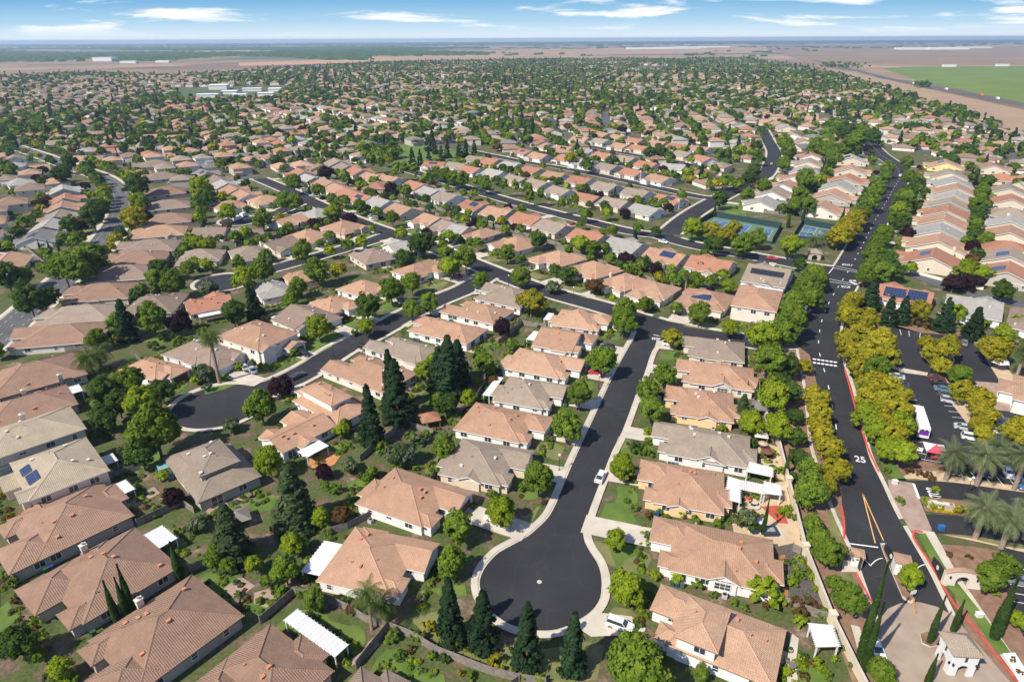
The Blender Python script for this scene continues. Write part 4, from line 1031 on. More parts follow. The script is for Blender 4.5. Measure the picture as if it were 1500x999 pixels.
# the quarter seen at the left and right rims follows the boulevards
DA = np.array([(a, b_) for a, b_, _ in DIST])
HP = np.array([(h['x'], h['y']) for h in HOUSES])
FILL = []; FSTREET = []; FTREE = []
for di, (dx, dy, th) in enumerate(DIST):
    ca, sa = math.cos(th), math.sin(th)
    for vi in range(-9, 10):
        for ui in range(-30, 31):
            u = ui*15.5+rnd.uniform(-1, 1)
            for sd_ in (-1, 1):
                v = vi*62+sd_*16.5
                x, y = dx+u*ca-v*sa, dy+u*sa+v*ca
                if y < 250 or y > 3300: continue
                if ((DA-(x, y))**2).sum(1).argmin() != di: continue
                px = proj(x, y)
                if px[0] < -150 or px[0] > 1650 or not pip(px[0], px[1], FILLP): continue
                if any(pip(px[0], px[1], q) for q in NOFILL): continue
                if y < 900 and np.sqrt(((HP-(x, y))**2).sum(1)).min() < 20: continue
                if y < 900 and road_gap(x, y) < 11: continue
                f = (-sd_*-sa, -sd_*ca)       # towards the street of the pair
                dens = pip(px[0], px[1], DENSE)
                if rnd.random() < .04: continue
                rk_ = rnd.choice(['red', 'red', 'brown', 'tan', 'dun'] if dens else ['tan', 'tan', 'peach', 'red', 'red', 'brown', 'dun', 'dun', 'grey', 'slate', 'terra'])
                FILL.append(dict(x=x, y=y, rz=math.atan2(f[1], f[0])+PI/2, W=rnd.uniform(12.2, 14.4), D=rnd.uniform(13.5, 18), roof=rk_, wall=rnd.choice(['white', 'ivory', 'cream', 'beige', 'white', 'taupe']), tpl='smalltwo' if rnd.random() < .4 else 'small'))
                if sd_ == 1:
                    g = (dx+u*ca-(vi*62)*sa, dy+u*sa+(vi*62)*ca); FSTREET.append((g[0], g[1], th))
                tp = .34 if dens else max(.4, min(1.6, 1.12+.45*math.sin(x*.011+1)+.5*math.sin(y*.013+x*.004)+.3*math.sin(x*.03-y*.021)))
                for kk, pr, off in ((0, .55, -9.5), (1, .75, 13), (2, .65, 11), (3, .5, 15), (4, .6, -8), (5, .6, 13.5), (6, .45, 1)):
                    if rnd.random() < pr*tp:
                        tx = x+f[0]*-off+rnd.uniform(-6, 6)*ca+rnd.uniform(-2, 2); ty = y+f[1]*-off+rnd.uniform(-6, 6)*sa+rnd.uniform(-2, 2)
                        if kk == 6: tx += 7.6*ca; ty += 7.6*sa
                        sp_ = rnd.choices('gdpyclo', [36, 44, 3, 3, 4, 7, 3])[0]
                        FTREE.append((tx, ty, 3.2+5.8*rnd.random()**1.2 if sp_ != 'c' else rnd.uniform(4, 6.5), sp_))
# street surfaces of those blocks
b = MB()
for gx, gy, th in FSTREET:
    ca, sa = math.cos(th), math.sin(th); L, wv = 8.2, 4.6
    b.face([(gx+u*ca-v*sa, gy+u*sa+v*ca, .005) for u, v in ((-L, -wv), (L, -wv), (L, wv), (-L, wv))])
structure(b.build('far_streets', M_ASPH2))

# which houses are things of their own: the nearest 298 in the picture
def in_frame(h):
    p = proj(h['x'], h['y'], 3); return -40 < p[0] < 1540 and 0 < p[1] < 1040
FILL.sort(key=lambda h: math.hypot(h['x'], h['y']))
room = 296-len(HOUSES)
IND = [h for h in FILL if in_frame(h)][:max(0, room)]
ids = {id(h) for h in IND}; REST = [h for h in FILL if id(h) not in ids]
for h in IND:
    p = proj(h['x'], h['y'])
    zone = 'left of the park' if p[0] < 520 else ('beyond the park' if p[0] < 860 else ('beyond the tennis street' if p[0] < 1200 else 'beyond the upper boulevard'))
    kd = 'two storey' if h['tpl'] == 'smalltwo' else 'one storey'
    h['label'] = f"{ROOFS[h['roof']][1]} {kd} house with {h['wall']} walls in the blocks {zone}"
    h['group'] = f"{ROOFS[h['roof']][1]} {kd} {h['wall']} houses {zone}"
print('rows+near', len(HOUSES), 'fill', len(FILL), 'individual fill', len(IND), 'trees', len(FTREE))
for h in HOUSES:
    d = math.hypot(h['x'], h['y'])
    build_house(h, 2 if h.get('near') else (1 if d < 420 else 1))
for h in IND: build_house(h, 0)
# everything farther: one mass of roofs and walls
b = MB(); names = list(ROOFS); wn = list(WALLS)
for h in REST:
    ca, sa = math.cos(h['rz']), math.sin(h['rz']); r_ = random.Random(int(h['x']*3+h['y']))
    L = wings_of(h['tpl'], h['W'], h['D'], r_.random() < .5, r_)
    for i, q in enumerate(L):
        t = MB(); add_roof(t, q, 0, .02*i)
        for k, fidx in enumerate(t.f): b.face([(h['x']+t.v[j][0]*ca-t.v[j][1]*sa, h['y']+t.v[j][0]*sa+t.v[j][1]*ca, t.v[j][2]) for j in fidx], names.index(h['roof']), [t.uv[j] for j in fidx])
        t = MB(); add_walls(t, q, i)
        for k, fidx in enumerate(t.f):
            if len(fidx) == 4 and abs(t.v[fidx[0]][2]-t.v[fidx[2]][2]) < .01: continue
            b.face([(h['x']+t.v[j][0]*ca-t.v[j][1]*sa, h['y']+t.v[j][0]*sa+t.v[j][1]*ca, t.v[j][2]) for j in fidx], len(names)+wn.index(h['wall']))
o = b.build('distant_houses', [MATS['tile roof '+k] for k in names]+[MATS['stucco '+k] for k in wn])
tag(o, 'mass of far roofs filling the plain out to the fields', 'houses', None, 'stuff')

sheets('driveway', DRIVES, .255, M_CONC2); 
okb = lambda q: all(road_gap(*v) > .5 for v in q)
sheets('front_lawn', [q for q, r_ in FRONTS if r_ < .55], .008, M_LAWN); sheets('front_lawn', [q for q, r_ in FRONTS if r_ >= .55], .008, M_LAWN2)
sheets('back_lawn', [q for q, r_ in BACKS if r_ < .6 and okb(q)], -.008, M_LAWN); sheets('back_lawn', [q for q, r_ in BACKS if r_ >= .6 and okb(q)], -.008, M_LAWN2)
for k, m in enumerate((M_CONC2, M_DECO, M_PAVR)): sheets('patio', [q for q in PATIOS[k] if okb(q)], .0, m)
# ------------------------------------------------------------------ plants
LEAF = {
 'g': leaf_mat('leaf green', [(.048, .100, .012), (.118, .190, .022), (.215, .270, .032)]),
 'd': leaf_mat('leaf dark green', [(.026, .062, .012), (.062, .114, .022), (.112, .162, .032)]),
 'l': leaf_mat('leaf lime', [(.100, .165, .013), (.200, .275, .018), (.335, .365, .025)]),
 'y': leaf_mat('leaf golden', [(.080, .120, .014), (.265, .255, .020), (.500, .385, .026)]),
 'o': leaf_mat('leaf russet', [(.060, .055, .020), (.125, .080, .028), (.200, .075, .030)]),
 'p': leaf_mat('leaf plum', [(.016, .008, .012), (.036, .016, .022), (.060, .028, .032)]),
 'c': leaf_mat('needle dark', [(.012, .032, .014), (.028, .056, .024), (.050, .084, .036)]),
 'e': leaf_mat('needle pale', [(.030, .056, .022), (.060, .092, .036), (.100, .135, .060)]),
 'i': leaf_mat('cypress green', [(.022, .048, .012), (.042, .080, .018), (.070, .112, .030)]),
 'f': leaf_mat('oleander', [(.034, .062, .014), (.075, .120, .030), (.42, .38, .34)]),
 'w': leaf_mat('palm frond', [(.045, .080, .018), (.090, .130, .030), (.140, .165, .050)]),
 'P': leaf_mat('date palm frond', [(.10, .135, .055), (.165, .20, .09), (.24, .26, .14)]),
}
LEAF['k'] = LEAF['g']; LEAF['s'] = LEAF['g']

def cards(C_, Nn, size, rng, asp=1.0):
    n = len(C_); C_ = np.asarray(C_, float); Nn = np.asarray(Nn, float)
    Nn = Nn/np.maximum(1e-6, np.linalg.norm(Nn, axis=1))[:, None]
    a = rng.normal(size=(n, 3)); t = np.cross(Nn, a); t /= np.maximum(1e-6, np.linalg.norm(t, axis=1))[:, None]; b_ = np.cross(Nn, t)
    s = (size*rng.uniform(.65, 1.35, n))[:, None]/2
    bend = Nn*s*rng.uniform(-.35, .35, (n, 1))
    return np.stack([C_-t*s-b_*s*asp*.6, C_+t*s*.9-b_*s*asp+bend, C_+t*s+b_*s*asp*.7, C_-t*s*.8+b_*s*asp+bend], 1)

def crown_pts(rng, R_, H_, z0, K, Mn, shape='round'):
    """clumps spread over an uneven crown; R radius, H crown height, z0 its underside"""
    u = rng.normal(size=(K, 3)); u[:, 2] = u[:, 2]*.9+.15; u /= np.linalg.norm(u, axis=1)[:, None]
    ph = rng.uniform(0, 6.28, 6)
    az = np.arctan2(u[:, 1], u[:, 0])
    lump = 1+.16*np.sin(2*az+ph[0])+.10*np.sin(3*az+ph[1]+u[:, 2]*2)+.10*np.sin(5*u[:, 2]+ph[2])
    rad = rng.uniform(.42, 1.0, K)**.6*lump
    c_ = u*rad[:, None]*np.array([R_, R_, H_/2])*.86
    if shape == 'cone':
        t = (c_[:, 2]/(H_/2)+1)/2; k = np.clip(1.15-.85*t, .15, 1.1); c_[:, 0] *= k; c_[:, 1] *= k
    if shape == 'flat': c_[:, 2] = np.where(c_[:, 2] < 0, c_[:, 2]*.7, c_[:, 2])
    c_[:, 2] += z0+H_/2
    cr_ = R_*rng.uniform(.13, .33, K)
    i = np.repeat(np.arange(K), Mn)
    v = rng.normal(size=(len(i), 3)); v /= np.linalg.norm(v, axis=1)[:, None]
    q = c_[i]+v*(cr_[i]*rng.uniform(.55, 1.0, len(i)))[:, None]*np.array([1, 1, .75])
    out = q-np.array([0, 0, z0+H_*.4])
    out /= np.maximum(.1, np.linalg.norm(out, axis=1))[:, None]
    nn = v*.9+out*.6+rng.normal(size=v.shape)*.45+np.array([0, 0, .35])
    return q, nn

def trunk_mesh(h, r, z1, R_, rng, m=M_BARK):
    b = MB(); b.tube((0, 0, -.1), (.1, .05, z1), r, r*.7, 7, 0, False)
    for k in range(5):
        a = k*1.26+rng.uniform(-.3, .3); q = (math.cos(a)*R_*.55, math.sin(a)*R_*.55, z1+(h-z1)*rng.uniform(.3, .6))
        b.tube((.1, .05, z1-.2), q, r*.5, r*.15, 5, 0, False)
    return b.mesh('trunk', m)
PROTO = {}
def broad(sp, n, R_, H_, z0, K, Mn, size, shape='round'):
    L = []
    for k in range(n):
        rng = np.random.default_rng(hash((sp, k, K)) % 9999 if 0 else sum(map(ord, sp))*17+k*101+K)
        q, nn = crown_pts(rng, R_, H_, z0, K, Mn, shape)
        L.append((quads_mesh('crown', cards(q, nn, size, rng), LEAF[sp[0]]), trunk_mesh(z0+H_, .16+.02*R_, z0+.6, R_, rng)))
    return L
for sp in 'gdlypof':
    PROTO[sp, 2] = broad(sp, 3, 4.0, 6.6 if sp not in 'pf' else 5.6, 1.9 if sp not in 'pf' else .8, 96, 84, .37)
    PROTO[sp, 1] = broad(sp, 3, 4.0, 6.6, 1.6, 50, 30, .85)
PROTO['k', 2] = PROTO['k', 1] = broad('k', 3, 4.0, 14, 1.6, 70, 40, .9, 'cone')
def shrub_protos(sp):
    L = []
    for k in range(2):
        rng = np.random.default_rng(77+k+ord(sp)); q, nn = crown_pts(rng, 1.0, 1.5, 0, 16, 32, 'flat')
        L.append(quads_mesh('shrub', cards(q, nn, .24, rng), LEAF[sp]))
    return L
SHR = {sp: shrub_protos(sp) for sp in 'gdlofy'}
def conifer(sp, k, hi):
    """unit: 12 m tall, 4.4 m wide at the skirt"""
    rng = np.random.default_rng(500+k+ord(sp)); H_, R_ = 12.0, 2.2
    K = 230 if hi else 90; Mn = 26 if hi else 14
    t = rng.uniform(0, 1, K)**1.25*.97
    az = rng.uniform(0, 2*PI, K)
    prof = (1-t)**.82*np.clip(t*9+.55, 0, 1)+.03
    r = R_*prof*rng.uniform(.48, 1.14, K)*(1+.12*np.sin(az*2+k))
    c_ = np.stack([np.cos(az)*r, np.sin(az)*r, .4+t*(H_-.6)-r*.16], 1)
    i = np.repeat(np.arange(K), Mn); v = rng.normal(size=(len(i), 3)); v /= np.linalg.norm(v, axis=1)[:, None]
    cs = (.22+.34*prof)*(1.35 if sp == 'e' else 1)
    q = c_[i]+v*cs[i][:, None]*np.array([1, 1, .62])
    dirn = np.stack([np.cos(az), np.sin(az), np.full(K, .35)], 1)
    nn = dirn[i]*.7+v*.9+rng.normal(size=v.shape)*.35+np.array([0, 0, .25])
    b = MB(); b.tube((0, 0, -.1), (0, 0, 11), .26, .04, 7, 0, False)
    return (quads_mesh('crown', cards(q, nn, .34 if hi else .62, rng), LEAF[sp]), b.mesh('trunk', M_BARK))
for sp in 'ce':
    PROTO[sp, 2] = [conifer(sp, k, True) for k in range(3)]; PROTO[sp, 1] = [conifer(sp, k+7, False) for k in range(2)]
def cypress(k):
    rng = np.random.default_rng(900+k); n = 4200; t = rng.uniform(0, 1, n)**.9; az = rng.uniform(0, 2*PI, n)
    prof = np.clip(np.sin(np.clip(t*1.02+.10, 0, 1)**.62*PI), 0, 1)**.75
    r = .42*prof*rng.uniform(.82, 1.05, n)*(1+.10*np.sin(az*3+t*9))
    q = np.stack([np.cos(az)*r, np.sin(az)*r, .15+t*9.85], 1)
    nn = np.stack([np.cos(az), np.sin(az), np.full(n, .25)], 1)+rng.normal(size=(n, 3))*.3
    V = cards(q, nn, .17, rng)
    b = MB(); b.tube((0, 0, -.1), (0, 0, 8), .12, .03, 6, 0, False)
    return (quads_mesh('crown', V, LEAF['i']), b.mesh('trunk', M_BARK))
PROTO['i', 2] = PROTO['i', 1] = [cypress(k) for k in range(2)]
def palm(kind, k):
    """date palms: 10 m trunk and 3.6 m feather fronds; tall fan palm; soft feather palm"""
    rng = np.random.default_rng(40+k); V = []
    nf, fl, arch = {'P': (40, 3.9, 1.0), 'w': (34, 1.7, .9), 'q': (26, 3.6, 1.35)}[kind]
    for j in range(nf):
        az = j*2.39996+rng.uniform(-.1, .1); el = math.asin(min(1, max(-.55, 1-1.5*(j+.5)/nf)))*1.0
        d = np.array([math.cos(az), math.sin(az), 0]); side = np.array([-math.sin(az), math.cos(az), 0])
        pts = []; p = np.zeros(3); e = el; S_ = 9; L = fl*rng.uniform(.85, 1.1)
        for s in range(S_+1):
            pts.append(p.copy()); p = p+(d*math.cos(e)+np.array([0, 0, 1])*math.sin(e))*L/S_; e -= arch*(.10+.16*s/S_)
        for s in range(S_):
            a, b_ = pts[s], pts[s+1]; t = (s+.5)/S_
            lw = fl*(.20 if kind != 'w' else .42)*math.sin(min(1, t*.85+.18)*PI)**.7*(1 if kind != 'w' else .4+t)
            for sg in (1, -1):
                for m in range(3):
                    f0, f1 = m/3, m/3+.20
                    A, B_ = a+(b_-a)*f0, a+(b_-a)*f1
                    tip = A+(b_-a)*(.9)+side*sg*lw*rng.uniform(.8, 1.1)-np.array([0, 0, lw*(.35 if kind == 'P' else .7)])
                    tip2 = tip+(b_-a)*.06
                    V.append([A, B_, tip2, tip])
            V.append([a-side*.03, a+side*.03, b_+side*.03, b_-side*.03])
    V = np.array(V)
    H_ = 10.0
    V[:, :, 2] += H_
    b = MB()
    r = {'P': .42, 'w': .2, 'q': .2}[kind]
    n = 8
    for s in range(n):
        z0, z1 = -.1+(H_)*s/n, -.1+H_*(s+1)/n
        b.tube((0, 0, z0), (0, 0, z1), r*(1.05 if kind == 'P' else 1.1-.04*s), r*(.96 if kind == 'P' else 1.04-.04*s), 9, 0, s == n-1)
    if kind == 'P': b.ball((0, 0, H_-.2), .75, 8, 0)
    return (quads_mesh('fronds', V, LEAF['P' if kind == 'P' else 'w']), b.mesh('trunk', M_BARKP))
for kind in 'Pwq': PROTO[kind, 2] = [palm(kind, k) for k in range(2)]

RATIO = dict(g=1.2, d=1.15, l=1.2, y=1.08, o=1.0, p=.95, f=.85, k=2.4, c=2.6, e=2.1, i=9)
CNAME = dict(g='green', d='dark green', l='lime green', y='golden', o='russet', p='plum leaved', f='white flowering', k='columnar green', c='dark conifer', e='pale cedar', i='cypress')
TREES = []
def add_tree(x, y, d, sp, h=None, src='', label=None, group=None):
    TREES.append(dict(x=x, y=y, d=d, h=h or d*RATIO[sp], sp=sp, src=src, label=label, group=group))
def crown_at(px, py, dpx, sp, **k):
    z = 3.5
    for _ in range(3):
        p = G(px, py, z); w = proj(p.x, p.y, z)[2]; d = dpx*w/F; z = d*RATIO[sp]*.58
    add_tree(p.x, p.y, d, sp, **k)
def by_base(bx, by, yt, wpx, sp, **k):
    p = G(bx, by); h = top_height(p, yt); w = proj(p.x, p.y, h/3)[2]; add_tree(p.x, p.y, wpx*w/F, sp, h=h, **k)
HAND = '''883,528,44,g 849,577,40,g 831,622,48,g 789,699,50,g 733,748,46,l 670,772,48,g 661,822,46,g 984,494,32,y 914,472,40,g 973,547,36,g 951,571,38,g 955,600,40,g 911,683,40,l 902,790,34,l
919,862,52,l 932,974,92,g 1028,986,26,g 381,593,50,g 410,564,36,p 393,674,44,l 501,629,24,l 525,640,20,f 474,690,26,p 512,681,28,f 586,664,48,f 505,624,22,g 622,542,32,l 636,529,26,l 605,600,18,d 640,585,26,g
654,592,36,d 686,582,26,l 708,531,36,g 749,504,20,g 724,557,18,o 651,655,36,g 736,478,28,p 778,441,42,y 810,420,24,f 828,404,24,d 616,356,38,d 648,356,18,k 653,372,26,g 659,391,32,l 682,378,36,g 699,357,20,g 704,410,26,g 763,406,32,g 743,370,26,g 727,370,14,g 789,351,26,d
149,572,46,d 189,558,44,g 151,612,40,d 208,588,52,l 225,626,78,g 206,664,46,d 236,572,34,d 172,590,40,d 222,464,46,g 262,471,36,p 173,474,34,g 140,496,30,g 297,545,32,f 338,622,26,f 303,421,30,f 341,458,38,d
227,408,30,g 253,414,36,g 274,394,24,g 303,387,20,l 349,384,22,g 389,373,20,g 357,408,36,l 384,394,34,g 429,432,28,g 464,396,38,g 495,396,24,y 437,419,28,g 424,440,24,g 466,478,36,l 538,449,40,d 536,478,28,l 573,425,38,g 603,414,30,g 603,454,30,g 629,443,32,g 592,380,30,d 440,371,28,g 502,465,14,p
871,419,26,o 916,453,36,g 910,465,28,g 945,445,22,g 1025,458,34,g 918,379,24,p 961,394,22,p 939,389,16,g 1027,390,18,p 852,358,28,l 868,363,24,g 894,379,20,g 985,406,20,g 1001,403,20,g 1022,410,22,g 961,338,16,d 935,334,16,g 1015,334,30,l 1028,338,22,g 1043,338,28,y 1047,358,28,d 1062,345,26,y 1075,335,26,y 1088,358,34,g 1109,348,28,g 1160,359,34,l 1171,387,20,d 1192,402,32,g 1044,410,20,g 1068,480,26,l
1199,410,30,g 1181,422,38,g 1190,438,34,g 1163,447,42,g 1160,470,46,g 1119,490,44,l 1151,487,36,g 1130,528,52,g 1154,536,36,d 1135,580,48,l 1159,574,34,d 1100,617,38,l 1138,623,42,l 1178,536,24,y 1195,580,36,y 1200,602,36,y 1198,624,34,y 1205,637,38,y 1216,656,38,y 1225,688,42,y 1168,640,28,d 1170,671,30,d 1186,690,40,g 1165,609,26,d 1145,560,30,d 1089,593,22,e
1189,718,52,g 1212,708,32,y 1192,766,30,g 1213,808,46,g 1201,788,34,g 1222,852,24,g 1243,876,48,g 1335,845,36,l 1452,844,46,g 1473,829,42,g 1291,984,42,g 1488,904,24,l 1500,912,22,l
417,832,46,g 426,796,34,l 315,814,36,g 372,826,28,l 468,757,30,l 500,754,32,o 459,877,36,g 514,892,18,o 27,942,54,d 57,960,22,g 87,978,36,l 287,766,32,f 254,727,32,p 333,828,24,g 390,850,20,g 445,800,22,d 476,710,14,g 545,690,18,g'''
GOLD = '''1250,440,32,y 1241,449,28,y 1242,463,34,y 1266,469,46,y 1239,496,34,y 1263,491,46,y 1291,499,50,y 1247,515,40,y 1272,518,50,y 1296,520,46,y 1258,539,40,y 1285,542,48,g 1277,563,46,y 1301,566,44,y 1318,577,36,y 1272,585,46,y 1296,590,48,y 1315,601,48,y 1269,609,42,l 1296,612,48,y 1320,623,48,l 1282,628,44,l 1307,636,48,y 1299,658,40,l 1323,661,46,l 1348,455,38,y
1358,504,32,y 1388,509,44,y 1363,517,32,y 1377,536,32,y 1407,550,36,g 1409,572,40,y 1434,585,44,y 1442,604,40,y 1436,623,40,y 1442,636,34,y 1461,512,48,y 1447,507,34,y 1472,490,30,l 1488,634,46,y 1500,625,40,y'''
MID = '''201,272,36,d 204,296,28,l 195,320,36,y 213,317,24,p 114,389,54,g 135,377,46,g 93,392,46,g 42,440,46,d 63,437,38,d 9,404,42,d 33,404,28,g 144,305,34,d 135,317,34,d 102,329,26,d 120,332,20,p 90,254,28,d 102,239,24,d 129,245,20,d 294,275,32,l 300,293,26,d 333,311,26,l 384,320,28,g 289,356,22,l 305,358,24,l 279,350,20,l 234,392,32,d 360,341,20,l
466,279,20,g 430,268,26,g 418,294,28,g 432,296,26,g 504,294,18,g 527,302,22,g 552,311,18,g 575,319,22,g 587,342,20,l 488,311,28,l 512,319,22,p 483,346,18,g 443,363,26,g 509,359,20,g 530,354,20,l 483,368,18,l 571,276,20,p 594,279,20,g 504,258,18,g 550,266,16,g 477,252,22,p 544,236,14,k 581,247,14,k 592,247,14,k 607,249,14,k 566,234,18,y 558,238,14,k
739,272,13,k 755,273,12,k 776,281,16,k 791,286,13,k 823,299,13,k 842,294,14,k 859,315,18,g 890,312,18,l 710,270,22,g 702,266,20,g 677,262,24,g 664,261,24,g 653,257,22,g 637,254,20,g 625,262,20,g 836,232,20,y 859,242,20,d 952,226,22,d 968,222,22,d
1244,332,36,y 1229,347,34,y 1236,340,34,y 1253,322,30,y 1262,314,28,g 1277,293,28,g 1286,278,24,g 1295,263,22,g 1301,247,22,g 1295,344,30,g 1286,359,32,g 1280,374,32,g 1301,380,28,d 1277,395,34,g 1292,398,34,g 1309,395,30,d 1268,404,28,g 1325,293,34,g 1322,329,26,d 1334,392,20,l 1334,281,24,d 1331,260,22,g 1328,239,22,g 1331,341,20,p 1317,308,24,l 1310,320,24,g 1340,300,20,g 1345,270,18,d 1425,362,26,p 1398,413,30,p 1418,413,26,p 1434,412,20,p 1415,395,30,l 1440,400,26,l 1430,330,24,g 1432,300,26,g 1440,280,24,g 1445,350,22,g 1470,425,30,d 1435,310,22,d 1428,345,24,d 1447,265,20,d
1150,208,24,g 1155,222,26,g 1148,240,22,g 1180,262,30,g 1172,285,26,g 1196,215,26,g 1215,220,30,g 1222,232,24,g 1185,300,26,g 1165,300,24,g 1120,272,22,g 1095,285,22,g 1105,250,22,d 1112,232,18,d 1095,262,22,d 1055,292,24,d 1080,270,20,g 1240,215,26,g 1255,205,30,g 1240,195,30,d 1262,190,24,g 1280,200,24,d'''
for blk, s in (('hand', HAND), ('gold', GOLD), ('mid', MID)):
    for t in s.split():
        a = t.split(','); crown_at(float(a[0]), float(a[1]), float(a[2])*(.92 if blk == 'gold' else 1), a[3], src=blk)
for t in '661,937,842,40 709,950,862,45 772,976,878,44 838,984,894,42 546,652,560,34 584,618,522,46 575,602,508,30 659,582,488,44 672,560,495,36 645,575,505,34 190,500,436,30 372,470,412,18 376,462,420,22 1298,476,432,24 1319,474,432,24 1272,455,408,28 1379,485,434,28 1422,496,448,30 628,222,198,11 637,226,203,11 656,232,204,11 673,233,205,11 683,231,203,11 604,241,216,11 616,246,218,11 629,242,218,11 647,240,212,11 695,228,204,10 150,190,170,12 165,196,176,12 172,194,174,12 118,187,165,10 78,178,158,10 145,182,162,10 1190,192,168,10 1128,172,154,9'.split():
    a = [float(q) for q in t.split(',')]; by_base(*a, 'c', src='conifer')
for t in '435,772,678,58 344,820,738,54'.split():
    a = [float(q) for q in t.split(',')]; by_base(*a, 'e', src='conifer')
CYP = '1258,966,823,14 1264,983,882,13 1360,943,872,10 1395,926,878,10 1455,935,847,17 1357,1003,957,10 172,911,850,12 193,893,826,12 185,898,845,10 264,848,793,13 1093,580,558,5 1107,585,555,6 1117,782,729,7 1150,696,659,7 1046,318,296,5 1154,334,313,6 1176,323,303,6 1232,331,303,6 1206,249,232,4 1211,250,233,4 1215,249,231,4 1220,250,234,4 62,375,350,5 76,377,352,5 90,378,354,5'
for t in CYP.split():
    a = [float(q) for q in t.split(',')]; by_base(*a, 'i', src='cypress')

# trees of the row gardens: by the kerb, between the back walls and at the sides
HP2 = np.array([(h['x'], h['y']) for h in HOUSES]); HRAD = np.array([max(h['W'], h['D'])*.46 for h in HOUSES])
HAXIS = [(h['x'], h['y'], math.cos(h['rz']), math.sin(h['rz']), h['W']/2, h['D']/2) for h in HOUSES]
def in_house(x, y, m=.8):
    for i in np.nonzero((np.abs(HP2[:, 0]-x) < 18) & (np.abs(HP2[:, 1]-y) < 18))[0]:
        hx, hy, ca, sa, w, d = HAXIS[i]; u = (x-hx)*ca+(y-hy)*sa; v = -(x-hx)*sa+(y-hy)*ca
        if abs(u) < w+m and abs(v) < d+m: return True
    return False
def clear_of(x, y, r):
    return all((t['x']-x)**2+(t['y']-y)**2 > (r+t['d']*.33)**2 for t in TREES)
rnd = random.Random(21)
for h in HOUSES:
    if h.get('near'): continue
    ca, sa = math.cos(h['rz']), math.sin(h['rz']); w, d = h['W']/2, h['D']/2
    for pr, (u, v) in ((.7, (rnd.uniform(-w, w), -d-3.2)), (.5, (rnd.uniform(-w, w), -d-1.5)), (.85, (rnd.uniform(-w, w), d+rnd.uniform(3, 5.5))), (.7, (rnd.uniform(-w, w), d+rnd.uniform(5, 7))), (.6, (rnd.uniform(-w, w), d+rnd.uniform(2, 7))), (.5, (w+.4, -d+rnd.uniform(0, 2.5))), (.55, (-w, d+2.5)), (.5, (w, d+3))):
        if rnd.random() > pr: continue
        x, y = h['x']+u*ca-v*sa, h['y']+u*sa+v*ca
        dd = rnd.uniform(3.2, 6.4)
        if road_gap(x, y) < 1.2 or in_house(x, y, .9) or not clear_of(x, y, dd*.33): continue
        sp = rnd.choices('gdlypoc', [38, 26, 10, 4, 10, 5, 5])[0]
        add_tree(x, y, dd if sp != 'c' else dd*.6, sp, h=None, src='row')
wl_ = RC['west boulevard'][0]
for off_ in (-8.5, 8.8):
    e = offs(wl_, off_)
    for j in range(0, len(e)-1, 5):
        if rnd.random() < .62 and not in_house(*e[j], 1) and clear_of(*e[j], 2): add_tree(e[j][0], e[j][1], rnd.uniform(5, 8.5), rnd.choice('ggddly'), src='row')
for x, y, d, sp in FTREE: add_tree(x, y, d, sp, src='far')
# copses at the rims
for cx_, cy_, n, rx, ry, sp in ((1390, 170, 60, 30, 8, 'd'), (1210, 135, 20, 30, 6, 'd'), (1230, 98, 40, 40, 4, 'd'), (30, 120, 60, 60, 4, 'd'), (140, 113, 40, 60, 2, 'd'), (1350, 128, 16, 12, 3, 'd'), (1280, 160, 40, 60, 14, 'd'), (30, 190, 60, 70, 25, 'd'), (230, 150, 50, 40, 10, 'd'), (820, 128, 60, 40, 6, 'd'), (950, 152, 80, 60, 8, 'd'), (740, 190, 40, 40, 8, 'g'), (1215, 205, 46, 26, 20, 'g'), (560, 232, 20, 30, 8, 'g'), (1050, 140, 50, 60, 6, 'd')):
    for k in range(n):
        px_, py_ = cx_+rnd.gauss(0, rx*.5), cy_+rnd.gauss(0, ry*.5); p = G(px_, py_)
        if p.y < 3300 and not in_house(p.x, p.y): add_tree(p.x, p.y, rnd.uniform(6, 10), rnd.choice(sp+'gd'), src='far')
# ------------------------------------------------------------------ which plants are things of their own, and their labels
for t in TREES:
    p = proj(t['x'], t['y'], t['h']*.5); t['px'] = p; t['app'] = max(t['d'], t['h']*.6)*F/p[2]
    t['vis'] = -t['app'] < p[0] < 1500+t['app'] and -20 < p[1] < 999+t['app']
KIND = {**{k: 'broad' for k in 'gdlypofk'}, 'c': 'conifer', 'e': 'conifer', 'i': 'cypress'}
LIM = {'broad': 292, 'conifer': 90, 'cypress': 60}
ind = []
for kd, lim in LIM.items():
    L = sorted([t for t in TREES if KIND[t['sp']] == kd and t['vis']], key=lambda t: -t['app'])[:lim]
    ind += L
idset = {id(t) for t in ind}
REFS = {}
NEARREF = ['sunroom house by the bulb', 'white house above the sunroom house', 'house opposite the parked white car', 'house below the white curved patio', 'white curved patio', 'third house down the court', 'white gabled second court house', 'top corner house of the court', 'house opposite the STOP lettering', 'second house on the court right', 'house by the grey gazebo', 'house above the white pergolas', 'house with the red paving', 'dark gravel garden house', 'two storey white bottom house',
 'brown garage house', 'tall fan palm house', 'two storey west court house', 'long white patio roof', 'house after the long patio roof', 'west court house with two trees', 'long corner house', 'house left of the yellow tree', 'wide house on the west court', 'house above the redwoods', 'house left of the tallest redwoods', 'house facing the dark sedan', 'two storey house by slim redwood', 'white patio and ochre paving', 'two storey grey brown house',
 'pale patio house at left edge', 'house with three slim cypresses', 'chimney house at lower left', 'white lattice patio', 'bottom edge roof corner', 'blue solar panel house', 'house above the solar panels', 'pale patio strip house', 'dark courtyard notch house', 'terracotta house with patio roof', 'brown house behind the conifer', 'pale grey short street house', 'hidden house on short street', 'tan winged short street house', 'grey house by big dark tree', 'solar house above parking lot', 'pale grey house above parking', 'right edge house above parking', 'dormered two storey house', 'black solar strip house']
ni = 0
